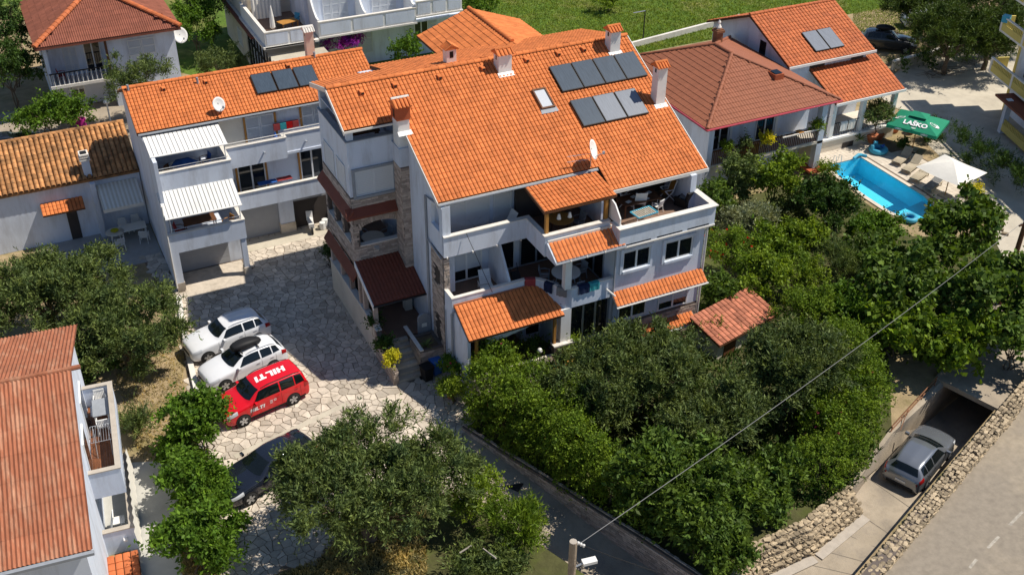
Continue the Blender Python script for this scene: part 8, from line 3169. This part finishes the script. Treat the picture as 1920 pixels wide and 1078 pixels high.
def text_on(parent, body, size, mat, place, name, bold=.015):
    cu = bpy.data.curves.new(name, 'FONT')
    cu.body = body
    cu.size = size
    cu.align_x = 'CENTER'
    cu.align_y = 'CENTER'
    cu.offset = bold
    cu.resolution_u = 3
    cu.materials.append(MATS[mat])
    tmp = bpy.data.objects.new(name, cu)
    COL.objects.link(tmp)
    dg = bpy.context.evaluated_depsgraph_get()
    dg.update()
    me = bpy.data.meshes.new_from_object(tmp.evaluated_get(dg))
    bpy.data.objects.remove(tmp)
    o = link(name, me, parent)
    o.matrix_local = place
    return o


def on_front(y, up=0.0):
    """frame on the camera-facing (-y) slope of the green canopy at local (x=0,y)"""
    s = .62 / 1.55
    z = 2.75 - s * abs(y) + .03
    return y, z, math.atan(s)


y_, z_, a_ = on_front(-1.0)
text_on(gp, 'LAŠKO', .54, 'logo_white', Matrix.Translation((0.05, y_, z_ + .02)) @ Matrix.Rotation(a_, 4, 'X'), 'lettering', .022)
text_on(gp, '1825', .16, 'logo_white', Matrix.Translation((0.05, -1.38, 2.75 - .4 * 1.38 + .06)) @ Matrix.Rotation(a_, 4, 'X'), 'lettering', .004)
for x in (-.9, .9):
    text_on(gp, 'LAŠKO', .15, 'logo_white', Matrix.Translation((x, -1.565, 2.75 - .62 - .11)) @ Matrix.Rotation(math.pi / 2, 4, 'X'), 'lettering', .006)
for x, sg in ((-1.2, -1), (1.2, 1)):
    mb = MB()
    ring = []
    for k in range(24):
        a = 2 * math.pi * k / 24
        xx, yy = x + .34 * math.cos(a), -.35 + .24 * math.sin(a)
        zz = 2.75 - .62 / 1.75 * max(abs(xx), abs(yy) * 1.75 / 1.55) + .035
        ring.append((xx, yy, zz))
    mb.add(ring, [tuple(range(24))])
    mb.build('emblem', 'logo_white', gp, local=True)
    mb = MB().add([(x + (p[0] - x) * .82, -.35 + (p[1] + .35) * .82, p[2] + .008) for p in ring], [tuple(range(24))])
    mb.build('emblem_field', 'umbrella_green', gp, local=True)
    text_on(gp, 'LAŠKO', .15, 'logo_white', Matrix.Translation((x, -.35, 2.75 - .62 / 1.75 * 1.2 + .06)) @ Matrix.Rotation(sg * math.atan(.62 / 1.75), 4, 'Y'), 'lettering', .006)
parasol(1788, 303, 2.6, 1.62, 1.55, WRZ, 'fabric_white', 'white square parasol over the sun loungers at the pool', .6, 0)


def ring_float(px, py, R, r, label, head=True):
    p = at(px, py, 0.05)
    t = thing('inflatable_ring', label, 'inflatable', (p[0], p[1], .03))
    vs, fs = [], []
    n, m = 20, 10
    for i in range(n):
        a = 2 * math.pi * i / n
        for j in range(m):
            b = 2 * math.pi * j / m
            vs.append(((R + r * math.cos(b)) * math.cos(a), (R + r * math.cos(b)) * math.sin(a), r + r * math.sin(b)))
    for i in range(n):
        for j in range(m):
            fs.append((i * m + j, ((i + 1) % n) * m + j, ((i + 1) % n) * m + (j + 1) % m, i * m + (j + 1) % m))
    MB().add(vs, fs).build('tube', 'sky_blue', t, local=True, smooth=True)
    MB().lathe([(R - .02, .02), (R - .02, .06)], seg=16).build('seat', 'blue', t, local=True)
    if head:
        MB().tube([(-R, .0, .3), (-R - .05, .1, .6), (-R + .1, .1, .8), (-R + .3, .1, .75)], .12, 8).build('neck', 'sky_blue', t, local=True)
        MB().tube([(R * .5, 0, .35), (R, 0, .5)], .12, 8, .05).build('tail', 'blue', t, local=True)
    return t


ring_float(1646, 285, .48, .2, 'blue animal shaped inflatable ring on the pool deck')
ring_float(1704, 412, .42, .17, 'turquoise inflatable ring at the rounded end of the pool', False)
t = thing('pool_hose', 'blue floating hose end at the far pool corner', 'hose', at(1609, 296, 0.05))
MB().tube([(-.5, -.1, .1), (0, 0, .25), (.35, .1, .1), (.6, -.2, .08)], .11, 8).build('hose', 'sky_blue', t, local=True)
t = thing('pool_ladder', 'small steel pool ladder at the far end of the pool', 'ladder', (36.4, 9.75, 0))
for s in (0, .45):
    MB().tube([(s, .25, .05), (s, .2, .55), (s, -.05, .6), (s, -.12, -.6)], .02).build('rail', 'steel', t, local=True)
for z in (-.15, -.4):
    MB().rbox((.225, -.12, z), (.45, .08, .03)).build('rung', 'steel', t, local=True)
for i in range(9):
    p = at(1812 + i * 9, 372 + i * 8.5, 0)
    tag(solo(MB().rbox((0, 0, .06), (.42, .2, .14)), 'edging_stone', 'rock', ['first', 'second', 'third', 'fourth', 'fifth', 'sixth', 'seventh', 'eighth', 'last'][i] + ' rough edging stone from the white parasol beside the side lane', 'stone', p, -.9, 'row of edging stones by the lane'))

# ================================================================== poles, wires, lamps
pb = at(1071, 1078, 6.2)
pt = Vector(at(1075, 1015, 8.2))
UP_ = thing('utility_pole', 'weathered wooden utility pole with white street lamp arm at the bottom edge', 'utility pole', (pt.x, pt.y, 0))
MB().tube([(0, 0, -.2), (0, 0, 4), (0, 0, 8.2)], .15, 12, .13).build('mast', 'pole_wood', UP_, local=True)
MB().tube([(0, 0, 8.205), (0, 0, 8.215)], .128, 12).build('top_face', 'cap_aged', UP_, local=True)
MB().tube([(.1, 0, 6.95), (.45, -.05, 7.05)], .035).build('lamp_arm', 'steel', UP_, local=True)
MB().rbox((.62, -.08, 7.06), (.5, .24, .12), -.15).build('lamp_head', 'plastic_white', UP_, local=True)
MB().tube([(.1, 0, 8.0), (.28, .02, 8.02)], .03).build('bracket', 'steel', UP_, local=True)
for k in range(3):
    MB().lathe([(.03, 0), (.05, .04), (.05, .1), (.02, .13)], (.2 + .08 * k, .02 - .05 * k, 7.96 - .05 * k), 8).build('insulator', 'plastic_white', UP_, local=True)
p2 = at(1926, 408, 5.7)
p2[2] = 0
UP2 = thing('utility_pole', 'dark utility pole beside the side lane at the right edge', 'utility pole', p2)
MB().tube([(0, 0, -.2), (0, 0, 3), (0, 0, 5.8)], .16, 10, .12).build('mast', 'wood_dark', UP2, local=True)
MB().rbox((0, 0, 5.3), (.9, .08, .1)).build('crossarm', 'wood_dark', UP2, local=True)


def wire(A, B, sag, r, label, mat='zinc', n=24):
    A, B = Vector(A), Vector(B)
    pts = []
    for i in range(n + 1):
        t_ = i / n
        p = A.lerp(B, t_)
        p.z -= sag * 4 * t_ * (1 - t_)
        pts.append(p - A)
    return solo(MB().tube(pts, r, 6), 'cable', mat, label, 'cable', A)


pA_ = Vector((pt.x + .25, pt.y, 8.0))
far = Vector((p2[0], p2[1], 5.6))
wire(pA_, far, .35, .013, 'grey overhead cable from the wooden pole to the dark pole across the garden', 'fabric_grey')
wire(pA_ + Vector((.05, -.05, -.05)), pA_ + Vector((6, -6, -.6)), .2, .014, 'thin cable leaving the wooden pole towards the lower right', 'black')
hp_ = Vector(at(1205, 82, 0))
t = thing('washing_post', 'dark steel post with short arm standing at the edge of the grass field', 'post', hp_)
MB().tube([(0, 0, 0), (0, 0, 2.9)], .05).build('mast', 'dark_metal', t, local=True)
MB().tube([(0, 0, 2.9), (-1.1, .1, 2.85)], .04).build('arm', 'steel', t, local=True)
wire((4.05, -.16, 8.02), (5.0, -1.05, 4.9), 0, .014, 'thin black cable hanging across the left balconies', 'black', 4)
# low walls at the back
solo(MB().box(-8, 8, -.12, .12, 0, .5), 'field_wall', 'cap', 'long low pale wall between the field and the hip roof house', 'wall', at(1262, 70, 0), math.radians(8))
pl_ = [Vector(at(1672, 132, 0)), Vector(at(1760, 108, 0)), Vector(at(1890, 80, 0))]
t = thing('boundary_wall', 'concrete boundary wall at the back of the parking lot', 'wall', pl_[0])
for a, b in zip(pl_, pl_[1:]):
    d = (b - a).normalized()
    n = Vector((-d.y, d.x, 0)) * .12
    MB().prism([a - n, b - n, b + n, a + n], (0, 0, .75)).build('wall_panel', 'concrete_pale', t)
    MB().prism([a - n * 1.4 + Vector((0, 0, .75)), b - n * 1.4 + Vector((0, 0, .75)), b + n * 1.4 + Vector((0, 0, .75)), a + n * 1.4 + Vector((0, 0, .75))], (0, 0, .07)).build('coping', 'cap', t)
    k = int((b - a).length / 1.6)
    for i in range(k):
        p = a.lerp(b, (i + .5) / k) - n * 1.05
        MB().rbox((p.x, p.y, .36), (.09, .05, .72), math.atan2(d.y, d.x)).build('pilaster', 'concrete', t)
# heaps of dry branches on the lot
for i, (px, py, s) in enumerate(((1762, 138, 1.0), (1840, 112, 1.3), (1880, 92, 1.2))):
    p = at(px, py, 0)
    t = thing('brushwood', ['pile of dry branches in the middle of the parking lot', 'pile of dry branches against the boundary wall', 'pile of dry branches near the yellow house'][i], 'branches', p)
    rr = random.Random(i)
    m = MB()
    for k in range(46):
        a = rr.uniform(0, 6.28)
        L = rr.uniform(.5, 1.5) * s
        x, y = rr.uniform(-1.6, 1.6) * s, rr.uniform(-.7, .7) * s
        m.tube([(x, y, rr.uniform(.02, .2)), (x + L * math.cos(a), y + L * math.sin(a), rr.uniform(.05, .4))], .02, 4, .008)
    m.build('twig', 'bark', t, local=True, kind='stuff')
# low border wall between drive and left garden, with rail posts
bw = [Vector(at(336, 560, 0)), Vector(at(352, 660, 0)), Vector(at(372, 745, 0))]
t = thing('border_kerb', 'narrow stone border wall along the left side of the drive', 'kerb', bw[0])
for a, b in zip(bw, bw[1:]):
    d = (b - a).normalized()
    n = Vector((-d.y, d.x, 0)) * .14
    MB().prism([a - n, b - n, b + n, a + n], (0, 0, .22)).build('kerb_block', 'cap', t)
for i, (px, py) in enumerate(((327, 905), (350, 870))):
    p = at(px, py, 0)
    t = thing('garden_light', ['thin white garden light post at the patio edge, nearer the house', 'thin white garden light post among the patio bushes'][i], 'garden light', p)
    MB().tube([(0, 0, 0), (0, 0, .85)], .03).build('post', 'plastic_white', t, local=True)
    MB().lathe([(.05, .85), (.09, .9), (.09, .98), (.03, 1.02)], seg=8).build('head', 'plastic_white', t, local=True)
# glazed bits at the porch: globe lamp
g = at(1012, 657, 2.0)
t = thing('globe_lamp', 'white globe lamp on the porch terrace wall', 'lamp', (g[0], g[1], 1.35))
MB().tube([(0, 0, 0), (0, 0, .5)], .03).build('post', 'dark_metal', t, local=True)
MB().lathe([(.02, .48), (.11, .54), (.14, .64), (.11, .74), (.02, .8)], seg=12).build('globe', 'plastic_white', t, local=True, smooth=True)
t = thing('garden_table', 'long orange wooden bench between the porch and the olive tree', 'bench', (8.0, -3.1, 0), .05)
MB().rbox((0, 0, .9), (1.4, .35, .06)).build('seat', 'wood', t, local=True)
for s in (-1, 1):
    MB().rbox((s * .55, 0, .45), (.08, .3, .9)).build('leg', 'wood', t, local=True)
# bare poles at the bottom edge
for i, (a, b) in enumerate((((862, 1036), (884, 1022)), ((906, 1028), (930, 1046)))):
    A, B = Vector(at(*a, 1.9)), Vector(at(*b, 2.1))
    solo(MB().tube([(0, 0, 0), B - A], .035, 6), 'bamboo_cane', 'cap_aged', ['pale cane sticking out of the silvery bush, left one', 'pale cane sticking out of the silvery bush, right one'][i], 'cane', A)
